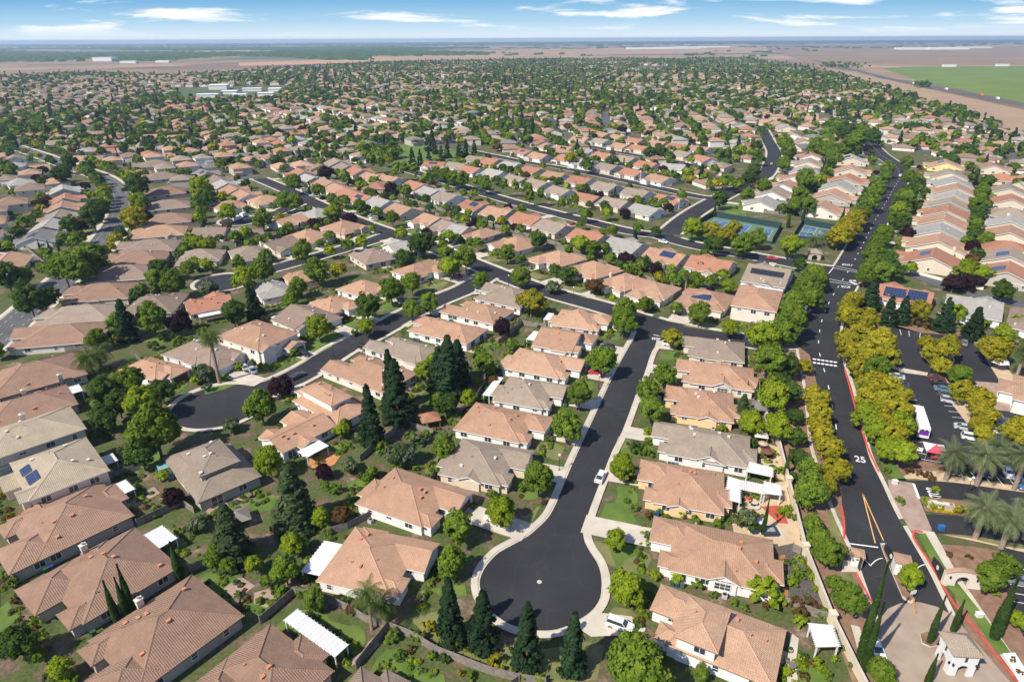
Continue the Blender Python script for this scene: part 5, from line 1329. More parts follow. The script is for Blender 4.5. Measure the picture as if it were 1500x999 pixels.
for h in HOUSES:
    if h.get('near'): h['ref'] = NEARREF[ni]; ni += 1
    else: h['ref'] = f"{ORD[h['idx']]} house, {h['row']}"
def nearest_house(x, y): return HOUSES[int(((HP2-(x, y))**2).sum(1).argmin())]
BLV = [np.array(q) for q in RC['boulevard'][0]]
byref = {}
for t in ind:
    nm = CNAME[t['sp']]+(' tree' if t['sp'] not in 'cei' else (' tree' if t['sp'] == 'i' else ''))
    if t['src'] == 'gold' or (t['src'] in ('hand', 'mid', 'row') and road_dist(t['x'], t['y']) < 30 and np.sqrt(((RC['boulevard'][0]-(t['x'], t['y']))**2).sum(1)).min() < 16 and t['y'] > 100):
        if t['px'][0] > 1335 and t['src'] == 'gold': key = (nm, 'on the parking lot islands')
        else:
            c0 = RC['boulevard'][0]; j = ((c0-(t['x'], t['y']))**2).sum(1).argmin(); j = min(max(j, 1), len(c0)-2)
            tv = c0[j+1]-c0[j-1]; s = tv[0]*(t['y']-c0[j][1])-tv[1]*(t['x']-c0[j][0])
            key = (nm, 'on the %s side of the boulevard' % ('left' if s > 0 else 'right'))
    elif t['src'] == 'far': key = (nm, 'among the far blocks')
    elif t['sp'] == 'c' and 600 < t['px'][0] < 700 and t['px'][1] < 250: key = (nm, 'in the park')
    else: key = (nm, 'by the '+nearest_house(t['x'], t['y'])['ref'])
    byref.setdefault(key, []).append(t)
for (nm, where), L in byref.items():
    L.sort(key=lambda t: -t['app'])
    n = len(L)
    for i, t in enumerate(L):
        if t['label']: continue
        if where == 'among the far blocks': t['label'] = f"{nm} standing {where}"; t['group'] = f'{nm}s {where}'
        elif n == 1: t['label'] = f"{nm} {where}"
        elif n == 2: t['label'] = f"{('larger', 'smaller')[i]} {nm} {where}"
        elif n <= 4: t['label'] = f"{('largest', 'second largest', 'third largest', 'fourth largest')[i]} {nm} {where}"
        elif where.startswith('on') or where == 'in the park':
            L2 = sorted(L, key=lambda t: -t['px'][1]); k = L2.index(t)
            t['label'] = f"{nm} {where}, {ORD[k] if k < 20 else ('twenty '+ORD[k-20] if k < 39 else 'farthest')} nearest the viewer" if k < 39 else f"{nm} {where}, beyond the first forty"
            if k >= 39: t['group'] = f'{nm}s {where} beyond the first forty'
        else: t['label'] = f"{ORD[i]} largest {nm} {where}" if i < 12 else f"small {nm} {where}"
        if len(t['label'].split()) < 4: t['label'] = 'a '+t['label']
for t in ind: t.setdefault('group', None)
rnd = random.Random(8)
SIZE = {'broad': (8.0, 8.5), 'c': (4.4, 12.0), 'e': (4.4, 12.0), 'i': (1.0, 10.0)}
for t in ind:
    sp = t['sp']; lod = 2 if t['app'] > 17 else 1
    D0, H0 = SIZE.get(sp, SIZE['broad'])
    if sp == 'k': H0 = 15.6; 
    if sp in 'pf' and lod == 2: H0 = 6.4
    cm, tm = rnd.choice(PROTO[sp, lod]); sx_ = t['d']/D0; sz_ = t['h']/H0
    nmk = {'broad': 'tree', 'conifer': 'conifer_tree', 'cypress': 'cypress_tree'}[KIND[sp]]
    rz = rnd.uniform(0, 6.28)
    root = empty(nmk, (t['x'], t['y'], 0), rz, (sx_, sx_, sz_))
    tag(root, t['label'], {'broad': 'tree', 'conifer': 'conifer', 'cypress': 'cypress'}[KIND[sp]], t.get('group'))
    link('crown', cm, root); link('trunk', tm, root)
# palms
def put_palm(bx, by, cx_, cy_, wpx, kind, label):
    b0 = G(bx, by); h = top_height(b0, cy_); w = proj(b0.x, b0.y, h)[2]
    fl = {'P': 3.4, 'w': 1.75, 'q': 3.0}[kind]
    s = wpx*w/F/2/fl
    cm, tm = random.choice(PROTO[kind, 2])
    root = empty('palm_tree', (b0.x, b0.y, 0), random.uniform(0, 6)); tag(root, label, 'palm tree')
    c_ = link('fronds', cm, root, (0, 0, h-10*s)); c_.scale = (s, s, s)
    k = link('trunk', tm, root); k.scale = (s if kind == 'P' else s*1.2, s if kind == 'P' else s*1.2, h/10)
put_palm(1385, 703, 1399, 664, 56, 'P', 'date palm beside the red and white canopy, leftmost of its line')
put_palm(1430, 711, 1438, 668, 58, 'P', 'date palm second from the canopy in the line along the parking lot')
put_palm(1450, 701, 1463, 657, 52, 'P', 'date palm behind the second one, nearer the parked cars')
put_palm(1485, 717, 1497, 668, 54, 'P', 'date palm beside the white car at the right edge')
put_palm(1428, 788, 1440, 744, 62, 'P', 'date palm beside the entry lane, just right of the stone entrance sign')
put_palm(1466, 803, 1483, 760, 62, 'P', 'date palm right of the entrance sign palm, nearest the bottom lot')
put_palm(1500, 790, 1512, 745, 60, 'P', 'date palm cut by the right edge beside the entry lane')
put_palm(322, 562, 310, 494, 38, 'w', 'tall slim fan palm in front of the brown roofed white house')
put_palm(136, 547, 127, 524, 52, 'q', 'feather palm left of the dark conifer by the reddish roofs')
put_palm(150, 540, 146, 516, 44, 'q', 'smaller feather palm right beside the first feather palm')
put_palm(545, 922, 541, 868, 60, 'q', 'feather palm leaning over the round paver patio')
put_palm(561, 914, 568, 884, 56, 'q', 'lower bushy feather palm next to the sunroom house wall')
put_palm(1487, 557, 1497, 515, 34, 'w', 'fan palm beside the white clubhouse near the hexagonal canopy')
put_palm(1190, 362, 1190, 350, 26, 'q', 'palm behind the small stone pavilion, left one')
put_palm(1210, 360, 1210, 347, 26, 'q', 'palm behind the small stone pavilion, right one')
put_palm(1003, 432, 1001, 404, 14, 'w', 'thin palm between two tan roofs above the cross street')

# the rest of the trees: one mass
V = []; mi = []; lm = 'gdlypcof'
rng = np.random.default_rng(3)
for t in TREES:
    if id(t) in idset or t['sp'] == 'i' or not t['vis']: continue
    dist = math.hypot(t['x'], t['y']); sp = t['sp'] if t['sp'] in lm else 'g'
    n = 170 if dist < 420 else 60 if dist < 800 else (34 if dist < 1500 else 18)
    R_ = t['d']/2; H_ = t['h']
    u = rng.normal(size=(n, 3)); u[:, 2] = np.abs(u[:, 2])*1.0-.25; u /= np.linalg.norm(u, axis=1)[:, None]
    if sp == 'c':
        tt = rng.uniform(0, 1, n); rr = R_*(1-tt)*rng.uniform(.6, 1, n); az = rng.uniform(0, 6.28, n); q = np.stack([np.cos(az)*rr, np.sin(az)*rr, tt*H_], 1); nn = u
    else:
        q = u*rng.uniform(.6, 1.0, (n, 1))*np.array([R_, R_, H_*.42])+np.array([0, 0, H_*.55]); nn = u+rng.normal(size=(n, 3))*.4
    V.append(cards(q+np.array([t['x'], t['y'], 0]), nn, R_*(.38 if n == 170 else .62 if n == 60 else (.8 if n == 34 else 1.05)), rng)); mi += [lm.index(sp)]*n
me = quads_mesh('distant_trees', np.concatenate(V), [LEAF[k] for k in lm], mi)
tag(link('distant_trees', me), 'mass of green tree crowns between the far roofs', 'trees', None, 'stuff')
print('individual trees', len(ind), 'rest', len(TREES)-len(ind))
# far woods and tree lines on the plain
V = []
for k in range(15000):
    a = rnd.uniform(-1, 1); Y = 3600+15500*rnd.random()**.8
    lim = 3350 if a < -.2 else (4200 if a < -.04 else 11500)
    if a < -.04 and rnd.random() < .7: Y = lim+(9000-lim)*rnd.random()
    if Y < lim and rnd.random() < .93: continue
    if Y < 11000 and math.sin(Y*.0019+a*3)+math.sin(a*11+Y*.0007)+.6*math.sin(a*23) < (-.15 if a > -.04 else -.62): continue
    x = a*Y; s = rnd.uniform(16, 45)*(1 if Y < 6000 else 2.2)
    for j in range(3):
        cx_, cy_ = x+rnd.gauss(0, s), Y+rnd.gauss(0, s*1.2); hh = rnd.uniform(6, 13)*(1 if Y < 9000 else 1.25)
        V.append([(cx_-s*.5, cy_, 0), (cx_+s*.5, cy_+rnd.uniform(-9, 9), 0), (cx_+s*.42, cy_+6, hh), (cx_-s*.38, cy_+4, hh*rnd.uniform(.7, 1))])
me = quads_mesh('far_woods', np.array(V), LEAF['d'])
tag(link('far_woods', me), 'dark belts of trees on the plain below the horizon', 'trees', None, 'stuff')
# shrubs: around near houses and along the beds
SH = []
def shrub(x, y, d, sp, h=None, where='', lab=None): SH.append((x, y, d, sp, h or d*.8, where, lab))
rnd = random.Random(31)
for t in '''628,918,22,y 645,930,18,y 668,944,20,l 686,952,12,l 700,957,14,l 714,962,12,l 728,975,28,y 750,986,14,l 768,990,20,y 790,996,22,l 575,935,24,g 612,935,22,g 650,965,20,d 600,952,14,o 632,962,18,g 675,985,14,y 690,990,16,g 505,880,16,d 530,885,20,o 470,890,14,g
1117,875,52,l 1140,882,26,l 1148,752,22,l 1155,745,14,l 1165,835,16,l 1160,855,18,l 1152,880,12,g 1185,820,12,l 1190,845,14,l 1195,862,12,l 1168,895,30,o 1190,890,24,o 1172,912,22,l 1198,970,18,l 1222,965,14,l 1212,990,18,g 1095,772,42,f 1053,760,18,g 998,755,16,l 966,750,12,g 950,755,14,o 993,850,24,l 1020,858,20,g 958,845,20,l 930,745,14,g 945,862,18,l 938,890,20,l 1045,872,14,g 1075,882,14,g 1090,890,14,g
930,660,26,d 947,665,20,g 972,655,16,g 1047,620,12,g 1060,628,14,g 1120,700,14,l 1105,652,18,d 1130,665,16,l 1145,690,14,l 796,735,10,o
410,870,26,g 380,880,14,g 350,870,12,g 320,880,10,g 440,870,20,g 480,780,18,g 450,760,20,d 520,760,18,g 560,735,12,g 490,720,20,g 540,705,22,g 580,690,20,g 610,650,26,f 560,660,22,g 625,640,18,g 640,690,20,g 600,640,16,g 690,655,18,f 745,520,16,g 720,545,16,l 700,560,16,l 680,540,16,l 700,515,14,g
20,855,20,g 10,840,16,g 30,870,18,g 45,880,14,g 22,880,14,o 60,905,22,g 75,995,26,g 100,990,18,l 110,995,16,g 230,745,12,g 240,735,12,g 250,742,10,g 215,760,10,g 226,756,10,g 180,720,18,g 240,700,22,l 245,688,16,g 300,760,14,o 330,775,18,g
290,560,20,l 305,570,16,f 330,555,14,l 350,540,16,l 390,540,14,l 430,520,18,g 435,508,16,o 447,500,18,g 520,490,14,g 250,520,16,g 262,505,20,g 240,498,18,d 280,500,14,g 275,512,14,l 300,490,18,g 255,495,16,d 225,510,18,d
1310,470,14,l 1340,476,16,o 1360,480,14,o 1398,470,36,l 1375,476,18,l 1440,480,20,l 1470,485,20,l 1490,478,26,l 1362,700,16,o 1350,695,14,o 1332,690,14,o 1370,718,14,l 1355,735,16,l 1365,742,14,l 1378,743,12,l 1400,748,18,y 1412,750,18,y 1430,752,16,g 1455,760,20,g 1480,766,20,g 1320,735,14,g 1390,812,12,o 1420,815,10,o 1450,830,14,l 1480,850,14,l 1460,870,12,l 1320,672,12,o 1335,665,12,o 1300,690,12,g
1488,850,16,l 1484,965,10,o 1494,983,10,o 1180,840,16,g 1205,900,20,g 1225,930,14,g 1236,950,12,g 1250,975,12,g 1180,790,14,g 1165,760,14,g 1160,700,18,d 1175,735,14,g 1228,880,12,g'''.split():
    a = t.split(','); d_ = float(a[2]); p = G(float(a[0]), float(a[1]), .5); w = proj(p.x, p.y)[2]; shrub(p.x, p.y, d_*w/F, a[3])
for h in HOUSES:
    if not h.get('near'): continue
    ca, sa = math.cos(h['rz']), math.sin(h['rz']); w, d = h['W']/2, h['D']/2
    for k in range(6):
        e = rnd.random()
        if e < .4: u, v = rnd.uniform(-w, w), d+rnd.uniform(1.5, 8)
        elif e < .75: u, v = rnd.choice([-1, 1])*(w+1.3), rnd.uniform(-d, d)
        else: u, v = rnd.uniform(-w, w), -d-rnd.uniform(.8, 2)
        x, y = h['x']+u*ca-v*sa, h['y']+u*sa+v*ca
        pp = proj(x, y)
        if in_house(x, y, .5) or road_gap(x, y) < 2 or not (0 < pp[0] < 1500 and pp[1] < 999): continue
        if len(SH) < 290: shrub(x, y, rnd.uniform(1.2, 2.6), rnd.choice('gggdllof'))
cntr = {}
for x, y, d_, sp, hh, wh, lab in SH:
    nh = nearest_house(x, y)['ref']
    pp = proj(x, y)
    if pp[0] > 1300 and pp[1] < 720: nh = 'parking lot edge'
    elif pp[0] > 1300: nh = 'entry gate beds'
    elif 600 < pp[0] < 820 and pp[1] > 905: nh = 'fence behind the redwoods'
    elif 1170 < pp[0] < 1300 and pp[1] > 650: nh = 'cream wall'
    k = (sp, nh); cntr.setdefault(k, []).append((x, y, d_, sp, hh, pp))
SCN = dict(g='green', d='dark green', l='yellow green', o='russet', f='white flowering', y='golden green')
for (sp, nh), L in cntr.items():
    L.sort(key=lambda q: -q[2])
    for i, (x, y, d_, sp, hh, pp) in enumerate(L):
        n = len(L)
        lab = f"{SCN[sp]} shrub by the {nh}" if n == 1 else f"{(('larger', 'smaller') if n == 2 else ('largest',)+tuple(q+' largest' for q in ORD[1:]))[min(i, 19)]} {SCN[sp]} shrub by the {nh}"
        o = link('shrub', rnd.choice(SHR[sp]), None, (x, y, 0), rnd.uniform(0, 6)); o.scale = (d_/2, d_/2, hh/1.5)
        tag(o, lab, 'shrub')
# low growth in the yards farther off
V = []; gm = []
for h in HOUSES:
    ca, sa = math.cos(h['rz']), math.sin(h['rz']); w, d = h['W']/2, h['D']/2
    for k in range(30 if not h.get('near') else 60):
        if rnd.random() < .6: u, v = rnd.uniform(-w, w), d+rnd.uniform(1, 7)
        else: u, v = rnd.uniform(-w, w), -d-rnd.uniform(.5, 2.5)
        x, y = h['x']+u*ca-v*sa, h['y']+u*sa+v*ca
        if in_house(x, y, .4) or road_gap(x, y) < 2: continue
        n = 26 if not h.get('near') else 60; r_ = rnd.uniform(.5, 1.45)*(1 if not h.get('near') else .55)
        uu = rng.normal(size=(n, 3)); uu[:, 2] = np.abs(uu[:, 2]); uu /= np.linalg.norm(uu, axis=1)[:, None]
        V.append(cards(uu*r_+np.array([x, y, 0]), uu+rng.normal(size=(n, 3))*.3, r_*(.65 if n == 26 else .42), rng)); gm += [rnd.choice([0, 0, 1, 2, 2, 3, 4])]*n
me = quads_mesh('ground_cover', np.concatenate(V), [LEAF[k] for k in 'gdlof'], gm)
tag(link('ground_cover', me), 'low green planting in the gardens between the houses', 'planting', None, 'stuff')
# ------------------------------------------------------------------ fences and walls
def boards(mb, p, q, h, th=.07, mi=0):
    p, q = Vector(p[:2]), Vector(q[:2]); d = q-p; L = d.length
    if L < .2: return
    d /= L; n = Vector((-d.y, d.x))*th/2
    A = [p-n, q-n, q+n, p+n]
    mb.prism([tuple(a) for a in A], 0, h, mi)
POSTM = None
b = MB(); b.box(-.07, .07, -.07, .07, 0, 1.95, 0); POSTM = b.mesh('post', M_WOOD)
def fence(pts, label, h=1.8, posts=True, runs=None, mat_=None, name='wooden_fence'):
    P = [Vector((p[0], p[1])) for p in pts]
    c0 = P[len(P)//2]; mb = MB()
    for run in [P]+(runs or []):
        run = [Vector((p[0], p[1])) for p in run]
        for a, q in zip(run, run[1:]): boards(mb, a-c0, q-c0, h)
    root = mb.build(name, mat_ or M_WOOD, None, (c0.x, c0.y, 0)); tag(root, label, 'fence')
    if posts:
        k = 0
        for a, q in zip(P, P[1:]):
            L = (q-a).length; n = max(1, int(L/2.6))
            for i in range(n):
                t = a+(q-a)*i/n-c0; d = (q-a).normalized()
                if k < 60: link('post', POSTM, root, (t.x-d.y*.08, t.y+d.x*.08, 0)); k += 1
    return root
for s, lab in (('382,914 430,872 452,874 480,881 510,895 536,911 569,921', 'grey board fence along the top of the lattice patio lawn'),
               ('569,921 545,950 522,980', 'grey board fence beside the round paver patio'), ('569,921 600,933 640,957 690,977 720,988 760,998 800,1004', 'long grey board fence behind the row of four redwoods'),
               ('528,676 548,658 576,637 589,623 612,630 635,637', 'board fence behind the white flowering bushes and redwoods'), ('730,505 748,490 765,476 784,479 800,482', 'board fence behind the white gabled court house'),
               ('202,771 235,755 267,740 285,752', 'board fence at the corner of the gravel yard with the plum tree'), ('150,708 185,694 207,688', 'board fence behind the solar panel house'), ('278,838 290,834 302,829', 'short board fence at the foot of the lower left garden'),
               ('480,784 510,775 540,760 560,745', 'board fence between the sunroom house and the house above it'), ('232,560 215,540 200,525', 'orange brown fence beside the brown garage house'), ('1135,811 1160,806 1172,812', 'grey board fence between red paving yard and gravel garden'),
               ('1140,880 1165,892 1200,905 1214,908', 'pale board fence between gravel garden and bottom house'), ('655,640 640,690 625,720', 'board fence behind the grey brown cream house'), ('700,520 712,560 690,600', 'board fence behind the white curved patio'), ('760,1000 720,1030', 'board fence end at the bottom edge')):
    fence(W2(s), lab)
for phrase in dict.fromkeys(h['row'] for h in HOUSES if 'row' in h):
    L = [h for h in HOUSES if h.get('row') == phrase]
    if len(L) < 3: continue
    line = []; runs = []
    for h in L:
        ca, sa = math.cos(h['rz']), math.sin(h['rz']); v = h['D']/2+6.0
        line.append((h['x']-v*sa, h['y']+v*ca))
        u = h['W']/2+.55
        runs.append([(h['x']+u*ca-(h['D']*.2)*sa, h['y']+u*sa+(h['D']*.2)*ca), (h['x']+u*ca-v*sa, h['y']+u*sa+v*ca)])
    line = [p for p in line if road_gap(*p) > .6]
    runs = [r_ for r_ in runs if all(road_gap(*p) > .6 and not in_house(p[0], p[1], .1) for p in r_)]
    if len(line) > 2: fence(line, f"board fence behind the {phrase}", posts=False, runs=runs)
def wall(pts, label, h, th, m, pil=None):
    P = [Vector((p[0], p[1])) for p in pts]; c0 = P[len(P)//2]; mb = MB()
    for a, q in zip(P, P[1:]): boards(mb, a-c0, q-c0, h, th)
    root = mb.build('garden_wall', m, None, (c0.x, c0.y, 0)); tag(root, label, 'wall')
    cb = MB()
    for a, q in zip(P, P[1:]):
        d = (q-a).normalized(); boards(cb, a-c0, q-c0, .12, th+.12)
    k = cb.build('coping', M_CONC2, root, (0, 0, h))
    if pil:
        pb = MB(); pb.box(-.5, .5, -.5, .5, 0, h+.35, 0); pb.box(-.62, .62, -.62, .62, h+.35, h+.5, 0, True); pm = pb.mesh('pilaster', m)
        for q in pil: g = G(*q); link('pilaster', pm, root, (g.x-c0.x, g.y-c0.y, 0))
    return root
wall(W2('1100,560 1120,610 1140,655 1154,712 1178,811 1217,912 1252,985 1275,1030'), 'cream garden wall with pilasters along the boulevard planting', 2.0, .3, MATS['stucco cream'], [(1154, 712), (1178, 811), (1217, 912)])
wall(W2('1330,398 1380,412 1440,425'), 'low cream wall above the terracotta solar house', 1.2, .25, MATS['stucco ivory'])

# ------------------------------------------------------------------ vehicles
M_TYRE = mat('tyre', (.02, .02, .02), .9); M_RIM = mat('rim', (.45, .45, .46), .3, metal=.8)
M_LAMP = mat('head lamp', (.75, .75, .72), .2); M_TAIL = mat('tail lamp', (.35, .02, .02), .3)
CARP = {}
def paint(c_): return mat('car paint %.2f %.2f %.2f' % c_, c_, .28, spec=.6)
def loft(prof, w0, w1, zlo, zhi, mb, mi):
    """side outline (x, z), narrower towards the top"""
    n = len(prof); hw = lambda z: w0+(w1-w0)*max(0, min(1, (z-zlo)/(zhi-zlo)))
    Lf = [(x, hw(z), z) for x, z in prof]; Rt = [(x, -hw(z), z) for x, z in prof]
    mb.face(list(reversed(Lf)), mi); mb.face(Rt, mi)
    for i in range(n): j = (i+1) % n; mb.face([Lf[i], Lf[j], Rt[j], Rt[i]], mi)
def car_meshes(kind, col):
    key = (kind, col)
    if key in CARP: return CARP[key]
    b = MB(); g = MB()
    if kind == 'suv':
        body = [(-2.3, .35), (2.3, .35), (2.36, .6), (2.25, .95), (1.2, 1.12), (-2.25, 1.12), (-2.36, .8)]
        cab = [(1.25, 1.1), (.55, 1.68), (-2.0, 1.72), (-2.28, 1.1)]
    else:
        body = [(-2.3, .3), (2.3, .3), (2.38, .55), (2.25, .82), (1.15, .98), (-1.6, 1.0), (-2.3, .95), (-2.4, .6)]
        cab = [(1.2, .96), (.35, 1.40), (-.85, 1.42), (-1.75, .98)]
    loft(body, .9, .84, .3, 1.1, b, 0)
    loft(cab, .80, .62, .95, 1.7, g, 0)
    zt = max(z for _, z in cab); xs = [x for x, z in cab if z > zt-.1]
    b.box(min(xs)+.0, max(xs)+.02, -.62, .62, zt-.02, zt+.035, 0)
    for s in (1, -1):       # pillars
        for (xa, za), (xb, zb) in ((cab[0], cab[1]), (cab[2], cab[3])):
            ya, yb = s*.80, s*.64
            b.tube((xa, ya, za), (xb, yb, zb), .045, .045, 5, 0)
    w = MB(); w.tube((0, -.11, 0), (0, .11, 0), .33, .33, 12, 0); w.tube((0, -.125, 0), (0, .125, 0), .19, .19, 10, 1)
    hl = MB(); hl.box(-.04, .04, -.2, .2, -.08, .08, 0, True); tl = MB(); tl.box(-.03, .03, -.16, .16, -.1, .1, 0, True)
    base = CARP.setdefault('common', (w.mesh('wheel', [M_TYRE, M_RIM]), hl.mesh('headlight', M_LAMP), tl.mesh('tail_light', M_TAIL)))
    CARP[key] = (b.mesh('body', paint(col)), g.mesh('car_windows', M_GLASS), *base); return CARP[key]
def car(px, toward, col, label, kind='car', z=.14, group=None):
    p = G(*px, .7); q = G(*toward, .7); a = math.atan2(q.y-p.y, q.x-p.x)
    root = empty('parked_car', (p.x, p.y, z), a); tag(root, label, 'car', group)
    bd, gl, w, hl, tl = car_meshes(kind, col)
    link('body', bd, root); link('car_windows', gl, root)
    for x in (1.4, -1.42):
        for y in (.80, -.80): link('wheel', w, root, (x, y, .33))
    for y in (.62, -.62):
        link('headlight', hl, root, (2.33, y, .68)); link('tail_light', tl, root, (-2.37, y, .8))
    return root
WH, SI, DK, NV, BK, RD, TE, GY = (.72, .72, .72), (.42, .44, .46), (.06, .06, .07), (.03, .05, .12), (.015, .015, .018), (.42, .02, .03), (.10, .20, .24), (.2, .2, .22)
for a in (((880, 698), (886, 686), WH, 'white sedan parked at the right kerb of the court', 'car'), ((908, 915), (930, 923), WH, 'white car with sunroof on the drive beside the cul-de-sac bulb', 'suv'),
          ((358, 538), (350, 528), SI, 'silver car nearest the brown house on its double drive', 'car'), ((370, 542), (362, 532), WH, 'white car right of the silver one on the double drive', 'car'), ((436, 550), (452, 543), DK, 'dark sedan parked at the west court kerb', 'car'),
          ((1131, 378), (1145, 380), RD, 'red car parked across from the tennis courts', 'car'), ((1251, 414), (1244, 409), WH, 'white car stopped at the boulevard stop line', 'car'), ((972, 354), (985, 357), WH, 'white car at the mouth of the tennis street', 'car'), ((1112, 385), (1100, 383), DK, 'dark car behind the red one, beside the park drive', 'car'),
          ((1372, 554), (1386, 556), (.12, .03, .03), 'dark maroon car, top of the parked line beside the sandy island', 'car'), ((1377, 562), (1391, 564), BK, 'black car second in the line beside the sandy island', 'car'), ((1382, 570), (1397, 572), TE, 'teal car third in the line beside the sandy island', 'car'), ((1388, 579), (1403, 581), DK, 'dark grey car between the teal car and silver wagon', 'car'), ((1392, 587), (1408, 590), SI, 'silver wagon, lowest of the parked line beside the sandy island', 'suv'),
          ((1312, 551), (1300, 549), SI, 'silver blue car half under golden trees at the top left of the lot', 'car'), ((1318, 563), (1306, 561), NV, 'navy car half under golden trees below the silver blue one', 'car'), ((1413, 626), (1428, 629), SI, 'silver car alone by the sandy island tip', 'car'), ((1424, 641), (1440, 644), WH, 'white car below the silver one near the palms', 'suv'),
          ((1461, 612), (1475, 616), DK, 'dark car behind the island trees, uppermost on the right side', 'suv'), ((1464, 623), (1478, 627), BK, 'black car behind the island trees', 'suv'), ((1467, 634), (1481, 638), WH, 'white car behind the island trees', 'car'), ((1474, 644), (1488, 648), NV, 'navy car behind the island trees, lowest of four', 'car'),
          ((1413, 502), (1415, 492), GY, 'grey car alone at the far right corner of the parking lot', 'car'), ((1477, 692), (1484, 706), WH, 'white sedan under the right edge date palm', 'car'), ((1396, 687), (1402, 698), BK, 'black car under the leftmost date palm', 'suv'), ((1440, 690), (1446, 702), NV, 'navy car between two date palms', 'suv'), ((1496, 708), (1502, 720), (.05, .12, .25), 'blue car at the right edge under the palms', 'car'),
          ((1284, 950), (1292, 968), WH, 'white car beside the two tall cypresses at the gate plaza', 'car'), ((543, 316), (552, 311), SI, 'silver car in a drive on the cross street', 'car'), ((1319, 257), (1316, 264), WH, 'white car far up the boulevard bend', 'car'), ((833, 246), (826, 240), WH, 'white car on the back street', 'car'), ((1130, 240), (1133, 232), SI, 'silver car on the tennis street bend', 'car'), ((1495, 850), (1508, 852), GY, 'grey car in the lower right lot', 'car'), ((240, 380), (250, 376), WH, 'white car in the left brown row garden', 'car') ,
          ((113, 347), (120, 340), WH, 'white car by the west boulevard kerb', 'car')):
    if 'garden' in a[3]: continue
    car(*a)
rnd = random.Random(4); seen_ = set(); nc = 0
for h, x, y, a in CARSPOT:
    pp = proj(x, y)
    if id(h) in seen_ or rnd.random() > .42 or nc >= 34 or not (0 < pp[0] < 1500 and 0 < pp[1] < 985) or pp[0] < 420 and pp[1] > 500 and pp[1] < 560 or abs(pp[0]-908) < 25 and abs(pp[1]-915) < 25: continue
    seen_.add(id(h)); nc += 1
    nmc, cc = rnd.choice((('white', WH), ('white', WH), ('silver', SI), ('dark grey', GY), ('black', BK), ('navy', NV), ('red', RD)))
    root = empty('parked_car', (x, y, .27), a); tag(root, f"{nmc} car on the drive of the {h['ref']}", 'car')
    bd, gl, w, hl, tl = car_meshes(rnd.choice(['car', 'suv']), cc)
    link('body', bd, root); link('car_windows', gl, root)
    for wx in (1.4, -1.42):
        for wy in (.80, -.80): link('wheel', w, root, (wx, wy, .33))
    for wy in (.62, -.62): link('headlight', hl, root, (2.33, wy, .68)); link('tail_light', tl, root, (-2.37, wy, .8))
def van(px, toward, label, L=6.4, col=WH):
    p = G(*px, 1); q = G(*toward, 1); root = empty('van', (p.x, p.y, .05), math.atan2(q.y-p.y, q.x-p.x)); tag(root, label, 'van')
    b = MB(); h = L/2
    loft([(-h, .45), (h, .45), (h, 1.1), (h-.7, 1.3), (h-1.5, 2.3), (-h, 2.4)], 1.0, .92, .4, 2.4, b, 0); b.build('body', paint(col), root)
    g = MB(); g.face([(h-.73, -.8, 1.36), (h-.73, .8, 1.36), (h-1.45, .75, 2.24), (h-1.45, -.75, 2.24)]); 
    for s in (1, -1): g.face([(h-.95, s*.985, 1.4), (h-2.2, s*.985, 1.4), (h-2.2, s*.95, 2.1), (h-1.5, s*.95, 2.1)][::s])
    g.build('van_windows', M_GLASS, root)
    w = CARP['common'][0]
    for x in (h-1.2, -h+1.3):
        for y in (.9, -.9): link('wheel', w, root, (x, y, .33))
van((348, 320), (358, 315), 'white work van nearest the yellow walled house in the truck court')
van((357, 315), (367, 310), 'white work van parked ahead of the other in the truck court', 5.6)
# bus
p = G(1347, 619, 1.5); q = G(1341, 600, 1.5); root = empty('bus', (p.x, p.y, PZ), math.atan2(q.y-p.y, q.x-p.x)); tag(root, 'long white bus with a purple rear panel in the parking lot', 'bus')
b = MB(); loft([(-6, .5), (6, .5), (6.05, 1.6), (5.8, 3.15), (5.4, 3.4), (-5.6, 3.4), (-6, 3.1)], 1.28, 1.2, .5, 3.4, b, 0); b.build('body', M_WHITE, root)
b = MB(); b.box(-6.06, -5.98, -1.05, 1.05, 1.3, 2.6, 0, True); b.build('rear_panel', mat('purple panel', (.13, .03, .30), .4), root)
for y in (.45, -.45): b = MB(); b.box(-6.10, -5.99, y-.28, y+.28, 2.35, 2.85, 0, True); b.build('rear_window', M_GLASS, root)
for s in (1, -1):
    b = MB(); b.box(-5.4, 4.6, s*1.29-.03, s*1.29+.03, 1.75, 2.65, 0, True); b.build('side_windows', M_GLASS, root)
    b = MB(); b.box(-5.4, 2.0, s*1.3-.03, s*1.3+.03, .8, 1.35, 0, True); b.build('side_stripe', MATS['purple panel'], root)
b = MB(); b.face([(6.06, -1.05, 1.7), (6.06, 1.05, 1.7), (5.85, 1.0, 3.0), (5.85, -1.0, 3.0)]); b.build('windscreen', M_GLASS, root)
for x in (3.6, -3.2):
    for y in (1.1, -1.1): o = link('wheel', CARP['common'][0], root, (x, y, .48)); o.scale = (1.45, 1.3, 1.45)
for x in (-2.5, 1.5): b = MB(); b.box(x-.5, x+.5, -.6, .6, 3.4, 3.62, 0); b.build('roof_hatch', M_TRIM, root)

